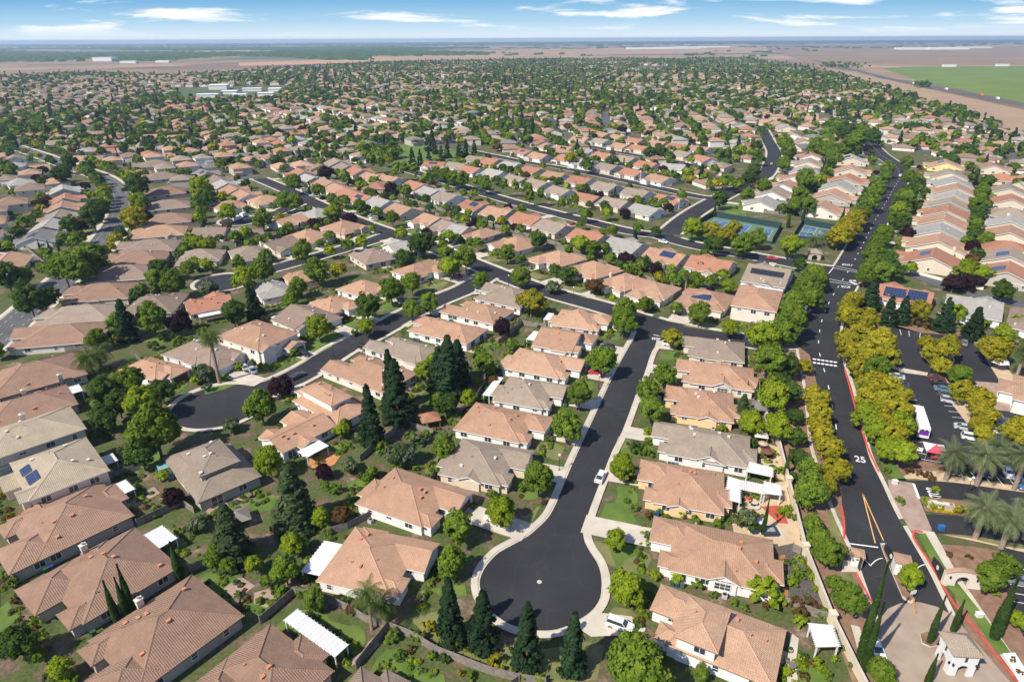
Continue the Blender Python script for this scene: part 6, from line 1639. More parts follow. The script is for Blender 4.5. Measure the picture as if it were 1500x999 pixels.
# ------------------------------------------------------------------ canopies, pergolas, gazebos
def posts4(root, w, d, h, r=.08, m=M_WHITE):
    for x in (-w, w):
        for y in (-d, d): b = MB(); b.box(x-r, x+r, y-r, y+r, 0, h, 0); b.build('post', m, root)
def pyramid(w, d, z, hgt, m, root, name='roof', uvs=True, th=.12):
    b = MB(); k = [(-w, -d, z), (w, -d, z), (w, d, z), (-w, d, z)]; top = (0, 0, z+hgt)
    for i in range(4):
        a, q = k[i], k[(i+1) % 4]; L = math.dist(a, q); s = math.hypot(min(w, d), hgt)
        b.face([a, q, top], i % 2 if isinstance(m, list) else 0, [(0, 0), (L, 0), (L/2, s)])
        b.face([(a[0], a[1], z-th), (q[0], q[1], z-th), q, a], 0)
    b.face([(x, y, z-th) for x, y, _ in reversed(k)], 0)
    return b.build(name, m, root)
def at(px, label, cat, name, rz=0, z=0, zl=0):
    p = G(*px, zl); root = empty(name, (p.x, p.y, z), rz); tag(root, label, cat); return root
r0 = at((1366, 669), 'red and white pop-up canopy beside the bus', 'canopy', 'canopy', R(-20), PZ)
posts4(r0, 2.0, 2.0, 2.3, .04, M_METAL); pyramid(2.2, 2.2, 2.3, 1.1, [mat('canopy red', (.62, .06, .12), .7), M_WHITE], r0, 'canopy_top')
b = MB(); b.box(-1.0, 1.0, -.4, .4, .7, .76, 0, True); b.box(-.95, .95, -.02, .02, 0, .7, 0); tag(b.build('table', mat('table cloth red', (.4, .03, .05), .8), None, tuple(G(1369, 674, 0)+Vector((0, 0, PZ)))), 'small red covered table under the red and white canopy', 'table')
b = MB(); b.box(-.6, .6, -.03, .03, .5, 1.5, 0, True); b.box(-.55, -.5, -.03, .3, 0, .6, 0); b.box(.5, .55, -.03, .3, 0, .6, 0)
p = G(1346, 664); o = b.build('notice_board', M_WHITE, None, (p.x, p.y, PZ)); o.rotation_euler.z = R(-30); tag(o, 'white board standing left of the red and white canopy', 'board')
r0 = at((1461, 541), 'white hexagonal canopy on the sandy walk by the clubhouse', 'canopy', 'canopy', 0, PZ)
b = MB(); n = 6
for i in range(n):
    a0, a1 = 2*PI*i/n, 2*PI*(i+1)/n; P0, P1 = (2.6*math.cos(a0), 2.6*math.sin(a0), 2.5), (2.6*math.cos(a1), 2.6*math.sin(a1), 2.5)
    b.face([P0, P1, (0, 0, 3.3)]); b.face([(P0[0], P0[1], 2.35), (P1[0], P1[1], 2.35), P1, P0])
b.build('canopy_top', M_WHITE, r0); b = MB(); b.tube((0, 0, 0), (0, 0, 3.2), .06, .06, 8); b.build('pole', M_METAL, r0)
def slab_cover(corners, z, label, lattice=False, rails=8):
    P = [G(x, y, z) for x, y in pxp(corners)]; c0 = sum(P, Vector())/4
    root = empty('pergola', (c0.x, c0.y, 0)); tag(root, label, 'pergola')
    Q = [p-c0 for p in P]; b = MB()
    if not lattice: b.prism([(q.x, q.y) for q in Q], z, z+.12, 0); b.face([(q.x, q.y, z) for q in Q])
    for k in range(rails+1):
        t = k/rails; a, e = Q[0].lerp(Q[3], t), Q[1].lerp(Q[2], t); d = (e-a).normalized()*.25; n_ = Vector((-d.y, d.x, 0)).normalized()*.06
        b.prism([tuple((a-d-n_).xy), tuple((e+d-n_).xy), tuple((e+d+n_).xy), tuple((a-d+n_).xy)], z+.125, z+.24, 0)
    if lattice:
        for k in range(14):
            t = k/13; a, e = Q[0].lerp(Q[1], t), Q[3].lerp(Q[2], t); d = (e-a).normalized(); n_ = Vector((-d.y, d.x, 0))*.06
            b.prism([tuple((a-n_).xy), tuple((e-n_).xy), tuple((e+n_).xy), tuple((a+n_).xy)], z+.0, z+.12, 0)
    b.build('pergola_top', M_WHITE, root)
    for q in Q: k = q*.92; b = MB(); b.box(k.x-.1, k.x+.1, k.y-.1, k.y+.1, 0, z, 0); b.build('post', M_WHITE, root)
slab_cover('1099,678 1131,686 1131,699 1093,691', 2.6, 'white patio cover behind the grey brown gabled house')
slab_cover('1067,699 1083,704 1084,737 1062,731', 2.6, 'white slatted patio cover against the apricot house', rails=12)
slab_cover('1084,704 1119,711 1117,724 1084,717', 2.6, 'white open lattice pergola between two white covers', True)
slab_cover('1120,706 1142,712 1144,726 1119,723', 2.6, 'white patio cover at the right end of the lattice pergola')
slab_cover('1185,914 1218,917 1229,947 1196,948', 2.6, 'white slatted pergola against the cream wall near the bottom edge', rails=12)
def gazebo(px, label, wd, h, hr, m, sides=4, rz=0, post=M_TRIMB):
    root = at(px, label, 'gazebo', 'gazebo', rz)
    if sides == 4: pyramid(wd, wd, h, hr, m, root); posts4(root, wd*.85, wd*.85, h, .1, post)
    else:
        b = MB()
        for i in range(sides):
            a0, a1 = 2*PI*i/sides, 2*PI*(i+1)/sides; P0, P1 = (wd*math.cos(a0), wd*math.sin(a0), h), (wd*math.cos(a1), wd*math.sin(a1), h)
            b.face([P0, P1, (0, 0, h+hr)], 0, [(0, 0), (wd, 0), (wd/2, wd)]); b.face([(P0[0], P0[1], h-.15), (P1[0], P1[1], h-.15), P1, P0])
        b.build('roof', m, root)
        for i in range(sides):
            a0 = 2*PI*i/sides; b = MB(); b.tube((wd*.88*math.cos(a0), wd*.88*math.sin(a0), 0), (wd*.88*math.cos(a0), wd*.88*math.sin(a0), h), .08, .08, 6); b.build('post', post, root)
    return root
gazebo((1113, 606), 'grey hexagonal garden gazebo right of the apricot house', 2.7, 2.4, 1.3, MATS['tile roof slate'], 6)
gazebo((630, 622), 'terracotta roofed square gazebo in the garden below the redwoods', 2.5, 2.3, 1.1, MATS['tile roof terra'], 4, R(20))
gazebo((1113, 647), 'pale square shade roof in the sandy garden', 1.6, 2.2, .5, mat('canvas pale', (.55, .50, .42), .9), 4, R(-15))
gazebo((350, 767), 'grey canvas shade tent behind the brown two storey house', 2.4, 2.0, 1.1, mat('canvas grey', (.20, .18, .155), .9), 4, R(30))
def umbrella(px, label, col, r_=1.4):
    root = at(px, label, 'umbrella', 'garden_umbrella')
    b = MB(); n = 8
    for i in range(n):
        a0, a1 = 2*PI*i/n, 2*PI*(i+1)/n; b.face([(r_*math.cos(a0), r_*math.sin(a0), 2.1), (r_*math.cos(a1), r_*math.sin(a1), 2.1), (0, 0, 2.6)])
    b.build('canopy', mat('umbrella '+col[0], col[1], .85), root); b = MB(); b.tube((0, 0, 0), (0, 0, 2.55), .04, .04, 6); b.build('pole', M_METAL, root)
umbrella((1122, 672), 'dark red brown umbrella in the sandy garden with pale stones', ('maroon', (.15, .055, .045)))
umbrella((1094, 742), 'red furled umbrella in the red paving yard', ('red', (.5, .03, .04)), .6)
umbrella((1116, 660), 'tan umbrella above the maroon one in the sandy garden', ('tan', (.42, .30, .2)), 1.2)
# spa, fountain, planters
p = G(1127, 780); b = MB(); b.box(-1.5, 1.5, -1.2, 1.2, 0, .75, 0); b.box(-.9, .9, -.6, .6, .75, .82, 1, True); tag(b.build('spa', [mat('spa cabinet', (.035, .04, .06), .5), mat('spa lid', (.25, .27, .28), .6)], None, (p.x, p.y, .05)), 'dark spa tub with grey lid in the red paving yard', 'spa')
p = G(1104, 742); b = MB(); b.tube((0, 0, 0), (0, 0, .45), 1.3, 1.35, 16); b.tube((0, 0, .45), (0, 0, 1.0), .25, .2, 10); b.tube((0, 0, 1.0), (0, 0, 1.15), .3, .75, 12); tag(b.build('fountain', M_CONC, None, (p.x, p.y, .03)), 'round grey tiered fountain in the red paving yard', 'fountain')
CLAY = mat('clay pot', (.40, .16, .08), .8); b = MB(); b.tube((0, 0, 0), (0, 0, .5), .2, .32, 10); b.ball((0, 0, .62), .34, 6, 1); POT = b.mesh('plant_pot', [CLAY, LEAF['g']])
for i, (x, y) in enumerate(((1094, 752), (1098, 753), (1102, 754), (1106, 755), (1110, 757), (1116, 758), (1112, 733), (1136, 757))):
    p = G(x, y); o = link('plant_pot', POT, None, (p.x, p.y, .04)); tag(o, 'clay pot with a small plant near the grey fountain', 'plant pot', 'clay pots round the fountain')
p = G(243, 694); root = empty('garden_shed', (p.x, p.y, 0), R(35)); tag(root, 'small shed with a teal roof beside the two storey brown house', 'shed')
b = MB(); b.box(-1.2, 1.2, -1, 1, 0, 2.0, 0); b.build('wall', MATS['stucco white'], root); b = MB(); b.box(-1.35, 1.35, -1.15, 1.15, 2.0, 2.15, 0, True); b.build('roof', mat('teal roof', (.16, .33, .31), .6), root)
# rocks of the sandy garden
RK = []
for k in range(3):
    rng = np.random.default_rng(k); b = MB(); b.ball((0, 0, .12), .35, 6, 0, .7); b.v = [tuple(np.array(v)*rng.uniform(.8, 1.2)) for v in b.v]; RK.append(b.mesh('rock', mat('pale rock', (.55, .48, .36), .9)))
for k in range(26):
    p = G(1112+random.uniform(0, 26)+k*.5, 648+k*2.2+random.uniform(-4, 4)); o = link('rock', random.choice(RK), None, (p.x, p.y, .02), random.uniform(0, 6)); s = random.uniform(.6, 1.3); o.scale = (s, s, s)
    tag(o, 'pale garden rock edging the sandy garden', 'rock', 'pale rocks in the sandy garden')

# ------------------------------------------------------------------ gate
def arch_wall(mb, w, h, th, aw, ah, mi=0, top=None):
    """wall in xz, centred, thickness th in y, with a round-headed opening aw wide, ah to the crown"""
    n = 12; r_ = aw/2; hs = ah-r_
    xs = [-w/2, -r_]+[r_*math.cos(PI-PI*i/n) for i in range(1, n)]+[r_, w/2]
    def low(x): return 0 if abs(x) >= r_-1e-6 else hs+math.sqrt(max(0, r_*r_-x*x))
    hi = top or (lambda x: h)
    for y, fl in ((-th/2, 1), (th/2, -1)):
        for i in range(len(xs)-1):
            a, q = xs[i], xs[i+1]
            la, lq = (0, 0) if i in (0, len(xs)-2) else (low(a) if abs(a) < r_-1e-6 else hs, low(q) if abs(q) < r_-1e-6 else hs)
            f = [(a, y, la), (q, y, lq), (q, y, hi(q)), (a, y, hi(a))]; mb.face(f if fl > 0 else f[::-1], mi)
    arc = [(-r_, 0)]+[(x, hs if abs(abs(x)-r_) < 1e-6 else low(x)) for x in xs[1:-1]]+[(r_, 0)]
    for (xa, za), (xb, zb) in zip(arc, arc[1:]): mb.face([(xa, -th/2, za), (xa, th/2, za), (xb, th/2, zb), (xb, -th/2, zb)], mi)
    for i in range(len(xs)-1): a, q = xs[i], xs[i+1]; mb.face([(a, -th/2, hi(a)), (q, -th/2, hi(q)), (q, th/2, hi(q)), (a, th/2, hi(a))], mi)
    for x, s in ((-w/2, 1), (w/2, -1)): f = [(x, th/2, 0), (x, -th/2, 0), (x, -th/2, hi(x)), (x, th/2, hi(x))]; mb.face(f if s > 0 else f[::-1], mi)
h0 = {}; P = [G(x, y, 4.7) for x, y in pxp('1374,924 1418,928 1445,964 1397,962')]; c0 = sum(P, Vector())/4
ang_ = math.atan2((P[1]-P[0]+P[2]-P[3]).y, (P[1]-P[0]+P[2]-P[3]).x); gw = ((P[1]-P[0]).length+(P[2]-P[3]).length)/4; gd = ((P[2]-P[1]).length+(P[3]-P[0]).length)/4
root = empty('gatehouse', (c0.x, c0.y, .3), ang_); tag(root, 'white gatehouse with arches and a tiled pyramid roof on the paved plaza', 'gatehouse')
W_, D_ = gw-.5, gd-.5
for k, (x, y, rz, w) in enumerate(((0, -D_, 0, 2*W_), (0, D_, PI, 2*W_), (W_, 0, PI/2, 2*D_-.02), (-W_, 0, -PI/2, 2*D_-.02))):
    b = MB(); arch_wall(b, w, 4.5, .3, min(1.9, w*.42), 2.2); o = b.build('wall', M_WHITE, root, (x, y, 0)); o.rotation_euler.z = rz
    b = MB(); b.box(-.2, .2, -.19, -.16, 3.0, 4.0, 0, True); b.build('slit_window', M_GLASS, o)
    for s in (-1, 1): b = MB(); b.box(s*1.7-.1, s*1.7+.1, -.42, -.15, 2.2, 2.6, 0, True); b.build('wall_lamp', M_BLACK, o)
pyramid(gw, gd, 4.5, 1.9, MATS['tile roof dun'], root)
def pilaster(px, label, w=1.1, h=2.8):
    root = at(px, label, 'pillar', 'gate_pillar', R(-20), .2)
    b = MB(); b.box(-w, w, -w, w, 0, h, 0); b.build('shaft', MATS['stucco white'], root)
    pyramid(w+.25, w+.25, h, .5, MATS['tile roof peach'], root, 'cap'); b = MB(); b.box(-.2, .2, -w-.04, -w, h-1.0, h-.7, 0, True); b.build('wall_lamp', M_BLACK, root)
pilaster((1317, 838), 'square white pillar with tile cap on the gate median', 1.25, 3.0)
pilaster((1252, 826), 'square white pillar with tile cap left of the entry gate', 1.0, 2.6)
M_GATE = mat('gate iron', (.025, .028, .03), .5); M_EMB = mat('emblem pale', (.7, .68, .6), .5)
def gate_leaf(a, b_, label, emblem=True):
    A, B_ = G(*a), G(*b_); L = (B_-A).length; root = empty('gate_leaf', (A.x, A.y, .2), math.atan2((B_-A).y, (B_-A).x)); tag(root, label, 'gate')
    b = MB(); top = lambda x: 2.9-1.2*(x/L)**1.4
    b.box(0, L, -.04, .04, .1, .22, 0, True)
    n = int(L/.16)
    for i in range(n+1): x = L*i/n; b.box(x-.03, x+.03, -.025, .025, .1, top(x), 0)
    for i in range(8): x0, x1 = L*i/8, L*(i+1)/8; b.face([(x0, -.045, top(x0)-.12), (x1, -.045, top(x1)-.12), (x1, -.045, top(x1)), (x0, -.045, top(x0))]); b.face([(x1, .045, top(x1)-.12), (x0, .045, top(x0)-.12), (x0, .045, top(x0)), (x1, .045, top(x1))]); b.face([(x0, -.045, top(x0)), (x1, -.045, top(x1)), (x1, .045, top(x1)), (x0, .045, top(x0))])
    b.build('gate_bars', M_GATE, root)
    if emblem: b = MB(); b.tube((L*.45, -.06, 1.3), (L*.45, .06, 1.3), .45, .45, 16); b.build('emblem', M_EMB, root)
gate_leaf((1310, 838), (1294, 806), 'black iron gate leaf standing open beside the median pillar')
gate_leaf((1376, 852), (1364, 826), 'black iron gate leaf with pale emblem beside the arched wall')
gate_leaf((1258, 838), (1249, 815), 'black iron gate leaf at the left gate pillar', False)
p0, p1 = G(1378, 855), G(1434, 862); root = empty('arched_wall', tuple((p0+p1)/2), math.atan2((p1-p0).y, (p1-p0).x)); tag(root, 'white curved-top wall with an arched opening over the sidewalk at the gate', 'wall')
Lw = (p1-p0).length; b = MB(); arch_wall(b, Lw, 3.6, .7, 2.2, 2.5, 0, lambda x: 3.0+.9*math.cos(max(-1, min(1, x/(Lw*.5)))*PI*.5)); b.build('wall', MATS['stucco ivory'], root)
b = MB(); n = 14
for i in range(n):
    x0, x1 = -Lw/2+Lw*i/n, -Lw/2+Lw*(i+1)/n; f = lambda x: 3.02+.9*math.cos(max(-1, min(1, x/(Lw*.5)))*PI*.5)
    b.face([(x0, -.5, f(x0)), (x1, -.5, f(x1)), (x1, .5, f(x1)), (x0, .5, f(x0))]); b.face([(x0, -.5, f(x0)-.2), (x1, -.5, f(x1)-.2), (x1, -.5, f(x1)), (x0, -.5, f(x0))]); b.face([(x1, .5, f(x1)-.2), (x0, .5, f(x0)-.2), (x0, .5, f(x0)), (x1, .5, f(x1))])
b.build('tile_coping', MATS['tile roof peach'], root)
for x in (-2.2, 2.2): b = MB(); b.box(x-.12, x+.12, -.55, -.35, 1.9, 2.4, 0, True); b.build('wall_lamp', M_BLACK, root)
# entrance sign, small things by the gate
p0, p1 = G(1356, 741), G(1396, 748); root = empty('entrance_sign', tuple((p0+p1)/2), math.atan2((p1-p0).y, (p1-p0).x)); tag(root, 'low stone entrance sign wall with yellow flowers on the median', 'sign')
Lw = (p1-p0).length; b = MB(); b.box(-Lw*.3, Lw*.3, -.3, .3, 0, 1.5, 0); b.face([(-Lw*.3, -.305, 1.5), (Lw*.3, -.305, 1.5), (0, -.305, 1.85)]); b.build('panel', MATS['stucco ivory'], root)
for s in (-1, 1): b = MB(); b.box(s*Lw*.3-.9, s*Lw*.3+.9, -.6, .6, 0, 1.3, 0); b.box(s*Lw*.3-1.0, s*Lw*.3+1.0, -.7, .7, 1.3, 1.45, 0, True); b.build('stone_pier', mat('stone', (.42, .34, .27), .9, var=.2, nscale=2), root)
V = []
for k in range(900):
    t = random.random(); q = p0.lerp(p1, t)+Vector((random.uniform(-.3, .3), -1.0+random.uniform(-.5, .5), .25)); V.append(((q.x, q.y, q.z), (random.gauss(0, .5), random.gauss(0, .5), 1)))
me = quads_mesh('flower_bed', cards([v[0] for v in V], [v[1] for v in V], .22, np.random.default_rng(1)), leaf_mat('yellow flowers', [(.08, .10, .01), (.5, .36, .01), (.6, .45, .02)])); tag(link('flower_bed', me), 'band of yellow flowers before the stone entrance sign', 'flowers', None, 'stuff')
r0 = at((1335, 876), 'white square sign on a post behind the round lime tree', 'sign', 'gate_sign', R(10), .3); b = MB(); b.box(-.05, .05, -.05, .05, 0, 1.0, 0); b.build('post', M_METAL, r0); b = MB(); b.box(-.55, .55, -.06, .0, .7, 1.6, 0, True); b.build('panel', M_WHITE, r0)
DL = MB(); DL.tube((0, 0, 0), (0, 0, .9), .05, .05, 8); DLM = DL.mesh('delineator_post', mat('delineator amber', (.62, .34, .08), .6))
for k in range(7): p = G(1336+k*.5, 882+k*3.2); tag(link('delineator_post', DLM, None, (p.x, p.y, .3)), 'thin amber post in the short line below the white square sign', 'post', 'amber posts at the median tip')
for px, lab in (((1433, 904), 'white utility cabinet on the grass strip right of the gate plaza'), ((1378, 776), 'blue mailbox standing at the entry lane kerb'), ((1310, 709), 'pale post box at the path by the golden trees')):
    p = G(*px); b = MB(); b.box(-.5, .5, -.35, .35, 0, .9, 0); b.box(-.55, .55, -.4, .4, .9, 1.0, 0, True); tag(b.build('utility_box', M_WHITE if 'blue' not in lab else mat('mailbox blue', (.03, .12, .35), .4), None, (p.x, p.y, .1), ), lab, 'box')

# ------------------------------------------------------------------ lamps
def lamp_parts(h, twin):
    b = MB(); b.tube((0, 0, 0), (0, 0, .6), .16, .1, 8); b.tube((0, 0, .6), (0, 0, h), .07, .05, 8)
    if twin: b.tube((-.6, 0, h-.1), (.6, 0, h-.1), .04, .04, 6)
    g = MB(); g.ball((0, 0, .28), .27, 8)
    return b.mesh('pole', M_BLACK), g.mesh('globe', M_LAMP)
LP = {True: lamp_parts(4.6, True), False: lamp_parts(4.0, False)}
for x, y, tw, lab in ((1414, 729, True, 'twin globe lamp between the date palms and exit lane'), (1283, 509, True, 'twin globe lamp among the golden trees above the lot'), (1378, 522, True, 'twin globe lamp on the upper parking island'), (1421, 590, True, 'twin globe lamp on the sandy parking island'), (1483, 650, True, 'twin globe lamp by the right golden trees'), (819, 690, False, 'single globe lamp at the left kerb of the court'),
                      (745, 419, False, 'single globe lamp at the cross street corner by the yellow tree'), (489, 523, False, 'single globe lamp on the west court kerb'), (840, 437, False, 'single globe lamp before the tan houses on the cross street'), (550, 340, False, 'single globe lamp at the short street corner'), (877, 570, False, 'single globe lamp by the upper left trees of the court'), (1010, 356, False, 'single globe lamp at the tennis street island'), (1160, 381, False, 'single globe lamp by the small stone pavilion')):
    p = G(x, y); root = empty('street_lamp', (p.x, p.y, .2), R(30)); tag(root, lab, 'street lamp'); pm, gm = LP[tw]; link('pole', pm, root); h = 4.6 if tw else 4.0
    for dx in ((-.6, .6) if tw else (0,)): link('globe', gm, root, (dx, 0, h-.05))

# ------------------------------------------------------------------ tennis courts and pavilion
M_CGREEN = mat('court green', (.10, .17, .11), .8); M_CBLUE = mat('court blue', (.06, .15, .29), .8); M_SCREEN = mat('wind screen', (.018, .045, .05), .9)
def court(corners, label, blues):
    P = [G(x, y) for x, y in pxp(corners)]; c0 = sum(P, Vector())/4; Q = [p-c0 for p in P]
    root = empty('tennis_court', (c0.x, c0.y, 0)); tag(root, label, 'tennis court')
    b = MB(); b.prism([(q.x, q.y) for q in Q], 0, .06, 0); b.build('court_surface', M_CGREEN, root)
    bil = lambda u, v: Q[0].lerp(Q[1], u).lerp(Q[3].lerp(Q[2], u), v)
    ln = MB()
    for u0, u1, v0, v1 in blues:
        b = MB(); b.face([(*bil(u, v).xy, .068) for u, v in ((u0, v1), (u1, v1), (u1, v0), (u0, v0))]); b.build('playing_area', M_CBLUE, root)
        C4 = [bil(u, v) for u, v in ((u0, v0), (u1, v0), (u1, v1), (u0, v1))]
        for i in range(4): stripe(ln, C4[i], C4[(i+1) % 4], .14, .076)
        stripe(ln, bil((u0+u1)/2, v0), bil((u0+u1)/2, v1), .12, .079)
        um = (v0+v1)/2; nb = MB(); boards(nb, bil(u0, um), bil(u1, um), .95, .03); nb.build('net', mat('net', (.10, .10, .10), .9), root)
    ln.build('court_lines', M_LINE, root)
    for i, k in enumerate(((0, 1), (1, 2), (3, 0), (2, 3))):
        fb = MB(); boards(fb, Q[k[0]]*1.03, Q[k[1]]*1.03, 3.0 if i < 3 else 1.2, .06); fb.build('wind_screen', M_SCREEN, root)
court('1046,318 1142,335 1129,357 1012,336', 'fenced tennis court with blue playing areas, larger left one', [(.08, .30, .15, .85), (.40, .62, .15, .85), (.72, .93, .15, .85)])
court('1176,329 1226,338 1217,353 1164,348', 'fenced court with small blue pickleball areas, right of the cypresses', [(.08, .45, .08, .45), (.08, .45, .55, .92), (.58, .92, .08, .45), (.58, .92, .55, .92)])
root = at((1192, 379), 'small stone pavilion with arches and tile roof at the boulevard corner', 'pavilion', 'pavilion', R(-20))
for x, y, rz in ((0, -2.4, 0), (0, 2.4, PI), (2.4, 0, PI/2), (-2.4, 0, -PI/2)):
    b = MB(); arch_wall(b, 4.8-.02*(x != 0), 3.2, .45, 2.2, 2.4); o = b.build('wall', MATS['stone'], root, (x, y, 0)); o.rotation_euler.z = rz
pyramid(3.0, 3.0, 3.2, 1.6, MATS['tile roof dun'], root)
# clubhouse at the right rim
root = empty('clubhouse', tuple(G(1540, 600)), R(-35)); tag(root, 'white clubhouse cut by the right edge beside the paver court', 'clubhouse')
wb = MB(); add_walls(wb, (-9, 9, -8, 8, 4.2, 'hip', .36), 0); add_walls(wb, (-12, -6, -3, 5, 3.4, 'hip', .36), 1); wb.build('wall', MATS['stucco white'], root)
rb = MB(); add_roof(rb, (-9, 9, -8, 8, 4.2, 'hip', .36), 1); add_roof(rb, (-12, -6, -3, 5, 3.4, 'hip', .36), 1, .01); rb.build('roof', [MATS['tile roof peach'], M_TRIM, MATS['tile roof peach']], root)
for y in (-5, 0, 5): o = link('window', WIN['l'][0], root, (-9.02 if abs(y) > 3 else -12.02, y, .6), -PI/2); link('pane', WIN['l'][1], o)
# shade house in the park, school, sheds on the plain
root = at((535, 231), 'open park shelter with grey roof left of the dark redwoods', 'shelter', 'park_shelter', R(20)); pyramid(5, 3.5, 3, 1.6, MATS['tile roof slate'], root); posts4(root, 4.3, 2.9, 3.0, .15, M_TRIMB)
def far_block(px, w, d, h, label, cat='building', m=None, rz=0):
    p = G(*px); b = MB(); b.box(-w/2, w/2, -d/2, d/2, 0, h, 0); root = empty(cat.replace(' ', '_'), (p.x, p.y, 0), rz); tag(root, label, cat); b.build('wall', m or MATS['stucco white'], root)
    b = MB(); b.box(-w/2-.6, w/2+.6, -d/2-.6, d/2+.6, h, h+.8, 0, True); b.build('roof', mat('white membrane', (.75, .77, .78), .7), root)
for i, (x, y, w, d, h) in enumerate(((322, 131, 34, 40, 8), (305, 143, 34, 16, 5), (337, 138, 26, 20, 5), (352, 143, 22, 16, 5), (370, 134, 34, 16, 5), (390, 141, 26, 18, 5), (403, 134, 22, 22, 5))):
    far_block((x, y), w, d, h, f"white flat school block, {ORD[i]} from the left in the distant campus" if i else 'big white school gym at the left of the distant campus', 'school building', rz=R(12))
for i, (x, y, w, d, h) in enumerate(((950, 72.5, 380, 100, 14), (990, 72, 420, 120, 14), (1010, 71, 300, 100, 12), (1045, 70, 300, 100, 12))): far_block((x, y), w, d, h, f"huge white warehouse on the horizon, {ORD[i]} from the left in the central group", 'warehouse')
for i, (x, y, w, d, h) in enumerate(((1355, 73, 420, 120, 14), (1385, 73, 300, 110, 12), (1425, 71, 260, 100, 10))): far_block((x, y), w, d, h, f"huge white warehouse on the horizon, {ORD[i]} from the left in the right group", 'warehouse')
for i, (x, y, w, d, h) in enumerate(((155, 90, 90, 60, 16), (190, 93, 70, 30, 8), (240, 92, 60, 30, 7))): far_block((x, y), w, d, h, f"pale shed on the left plain, {ORD[i]} from the left", 'shed')
for x, y, lab in ((1390, 98.3, 'long white barn at the left of the green field top'), (1468, 97.5, 'long white barn at the right of the green field top')): far_block((x, y), 40, 12, 6, lab, 'barn')
# the highway past the green field and what drives on it
hw = smooth(W2('1190,88 1240,100 1300,115 1345,124 1385,131 1430,139 1500,153 1620,176'), 12); ha = np.array([(q.x, q.y) for q in hw]); b = MB(); L, Rr = offs(ha, 11), offs(ha, -11)
for j in range(len(ha)-1): b.face([(*Rr[j], -.2), (*Rr[j+1], -.2), (*L[j+1], -.2), (*L[j], -.2)])
structure(b.build('highway', M_ASPH2))
def far_truck(px, label, col, L=9, h=3.6):
    p = G(*px); q = G(px[0]+8, px[1]+1.8); b = MB(); loft([(-L/2, .6), (L/2, .6), (L/2, h*.6), (L/2-1.2, h), (-L/2, h)], 1.25, 1.2, .6, h, b, 0)
    root = empty('truck', (p.x, p.y, -.15), math.atan2(q.y-p.y, q.x-p.x)); tag(root, label, 'truck'); b.build('body', paint(col), root)
for a in (((1338, 123.5), 'white truck on the highway nearest the tree clump', WH), ((1346, 125.5), 'white truck on the highway second from the tree clump', WH), ((1386, 132), 'white truck alone mid way along the highway', WH, 12), ((1437, 141), 'orange truck on the highway', (.7, .14, .02), 12), ((1461, 146), 'white truck on the highway right of the orange one', WH)): far_truck(*a)

# ------------------------------------------------------------------ what stands about in the near gardens
b = MB(); b.box(-.45, .45, -.45, .45, 0, .85, 0); b.tube((0, 0, .85), (0, 0, .9), .36, .36, 12, 1); ACM = b.mesh('air_conditioner', [mat('appliance grey', (.42, .42, .40), .6), M_BLACK])
b = MB(); b.prism([(-.3, -.36), (.3, -.36), (.3, .36), (-.3, .36)], .06, 1.0, 0); b.box(-.33, .33, -.4, .4, 1.0, 1.07, 0, True)
BINM = [b.mesh('wheelie_bin', mat(nm_, c_, .5)) for nm_, c_ in (('bin green', (.03, .09, .04)), ('bin blue', (.02, .06, .16)), ('bin grey', (.09, .09, .09)))]
b = MB(); b.tube((0, 0, .68), (0, 0, .73), .62, .62, 16); b.tube((0, 0, 0), (0, 0, .7), .05, .05, 6); TABM = b.mesh('table_top', mat('patio furniture', (.16, .13, .11), .6))
b = MB(); b.box(-.24, .24, -.24, .24, .40, .46, 0, True); b.box(-.24, .24, .20, .25, .46, .92, 0, True)
for x in (-.2, .2):
    for y in (-.2, .2): b.box(x-.025, x+.025, y-.025, y+.025, 0, .4, 0)
CHM = b.mesh('garden_chair', MATS['patio furniture'])
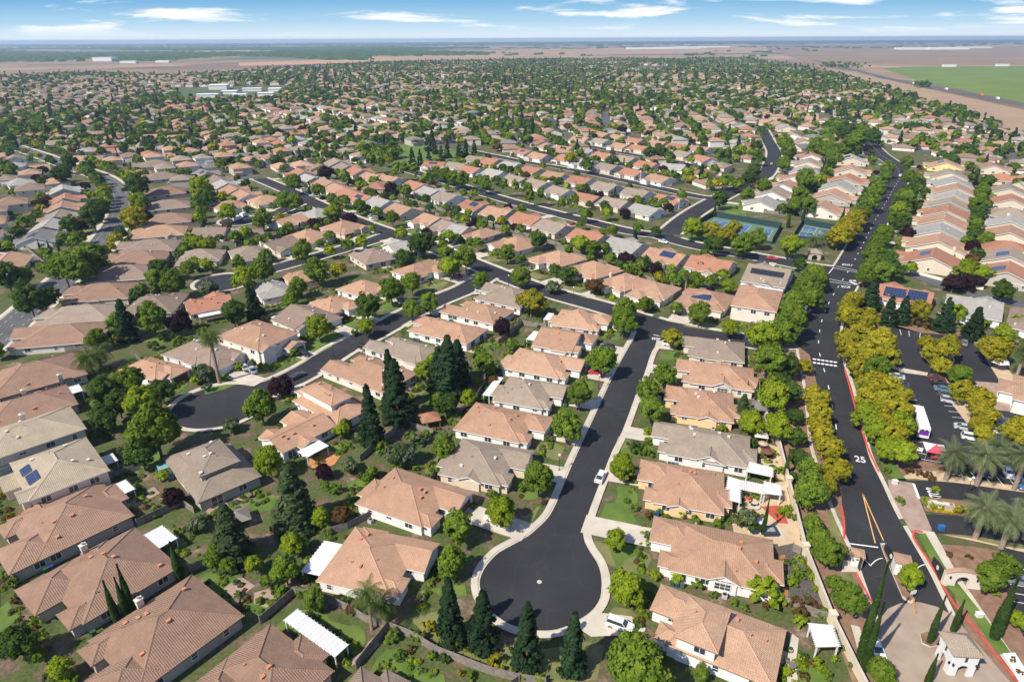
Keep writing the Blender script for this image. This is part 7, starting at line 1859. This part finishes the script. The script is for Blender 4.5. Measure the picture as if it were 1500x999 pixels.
rnd = random.Random(77); used_ = {}
for h in HOUSES:
    if not h.get('near'): continue
    ca, sa = math.cos(h['rz']), math.sin(h['rz']); w, d = h['W']/2, h['D']/2
    def free(u, v):
        x, y = h['x']+u*ca-v*sa, h['y']+u*sa+v*ca
        return (x, y) if not in_house(x, y, .55) and road_gap(x, y) > 1.5 else None
    ref = h['ref']
    for s_ in (1, -1):
        q = free(s_*(w+1.25), rnd.uniform(0, d*.6))
        if q and rnd.random() < .6: tag(link('air_conditioner', ACM, None, (*q, 0), h['rz']), f"grey air conditioner unit beside the {ref}", 'air conditioner', f"air conditioners beside the {ref}"); break
    for k in range(rnd.choice([0, 1, 2, 3])):
        q = free(-w-1.2 if h.get('mir') else w+1.2, -d*.55+k*.85)
        if q: tag(link('wheelie_bin', BINM[k], None, (*q, 0), h['rz']), f"{('green', 'blue', 'grey')[k]} wheelie bin beside the {ref}", 'bin')
    q = free(rnd.uniform(-.5, .5)*w, d+2.3)
    if q and rnd.random() < .75:
        tag(link('patio_table', TABM, None, (*q, .02)), f"round dark patio table behind the {ref}", 'table')
        for k in range(4):
            a = k*PI/2+.4; tag(link('garden_chair', CHM, None, (q[0]+1.0*math.cos(a), q[1]+1.0*math.sin(a), .02), a-PI/2), f"dark garden chair at the table behind the {ref}", 'chair', f"chairs behind the {ref}")
# ------------------------------------------------------------------ the air
b = MB(); x0, x1, y0, y1, z0, z1 = -27000, 27000, -500, 22000, -1.6, 96
b.box(x0, x1, y0, y1, z0, z1, 0, True)
hz = bpy.data.materials.new('haze'); hz.use_nodes = True; t = hz.node_tree; t.nodes.remove(t.nodes['Principled BSDF'])
v = t.nodes.new('ShaderNodeVolumePrincipled'); v.inputs['Density'].default_value = HAZE; v.inputs['Color'].default_value = (.60, .79, 1.0, 1); v.inputs['Anisotropy'].default_value = .2
t.links.new(v.outputs[0], t.nodes['Material Output'].inputs['Volume'])
o = b.build('haze', hz); tag(o, 'thin blue air that fades the far plain', 'haze', None, 'stuff')
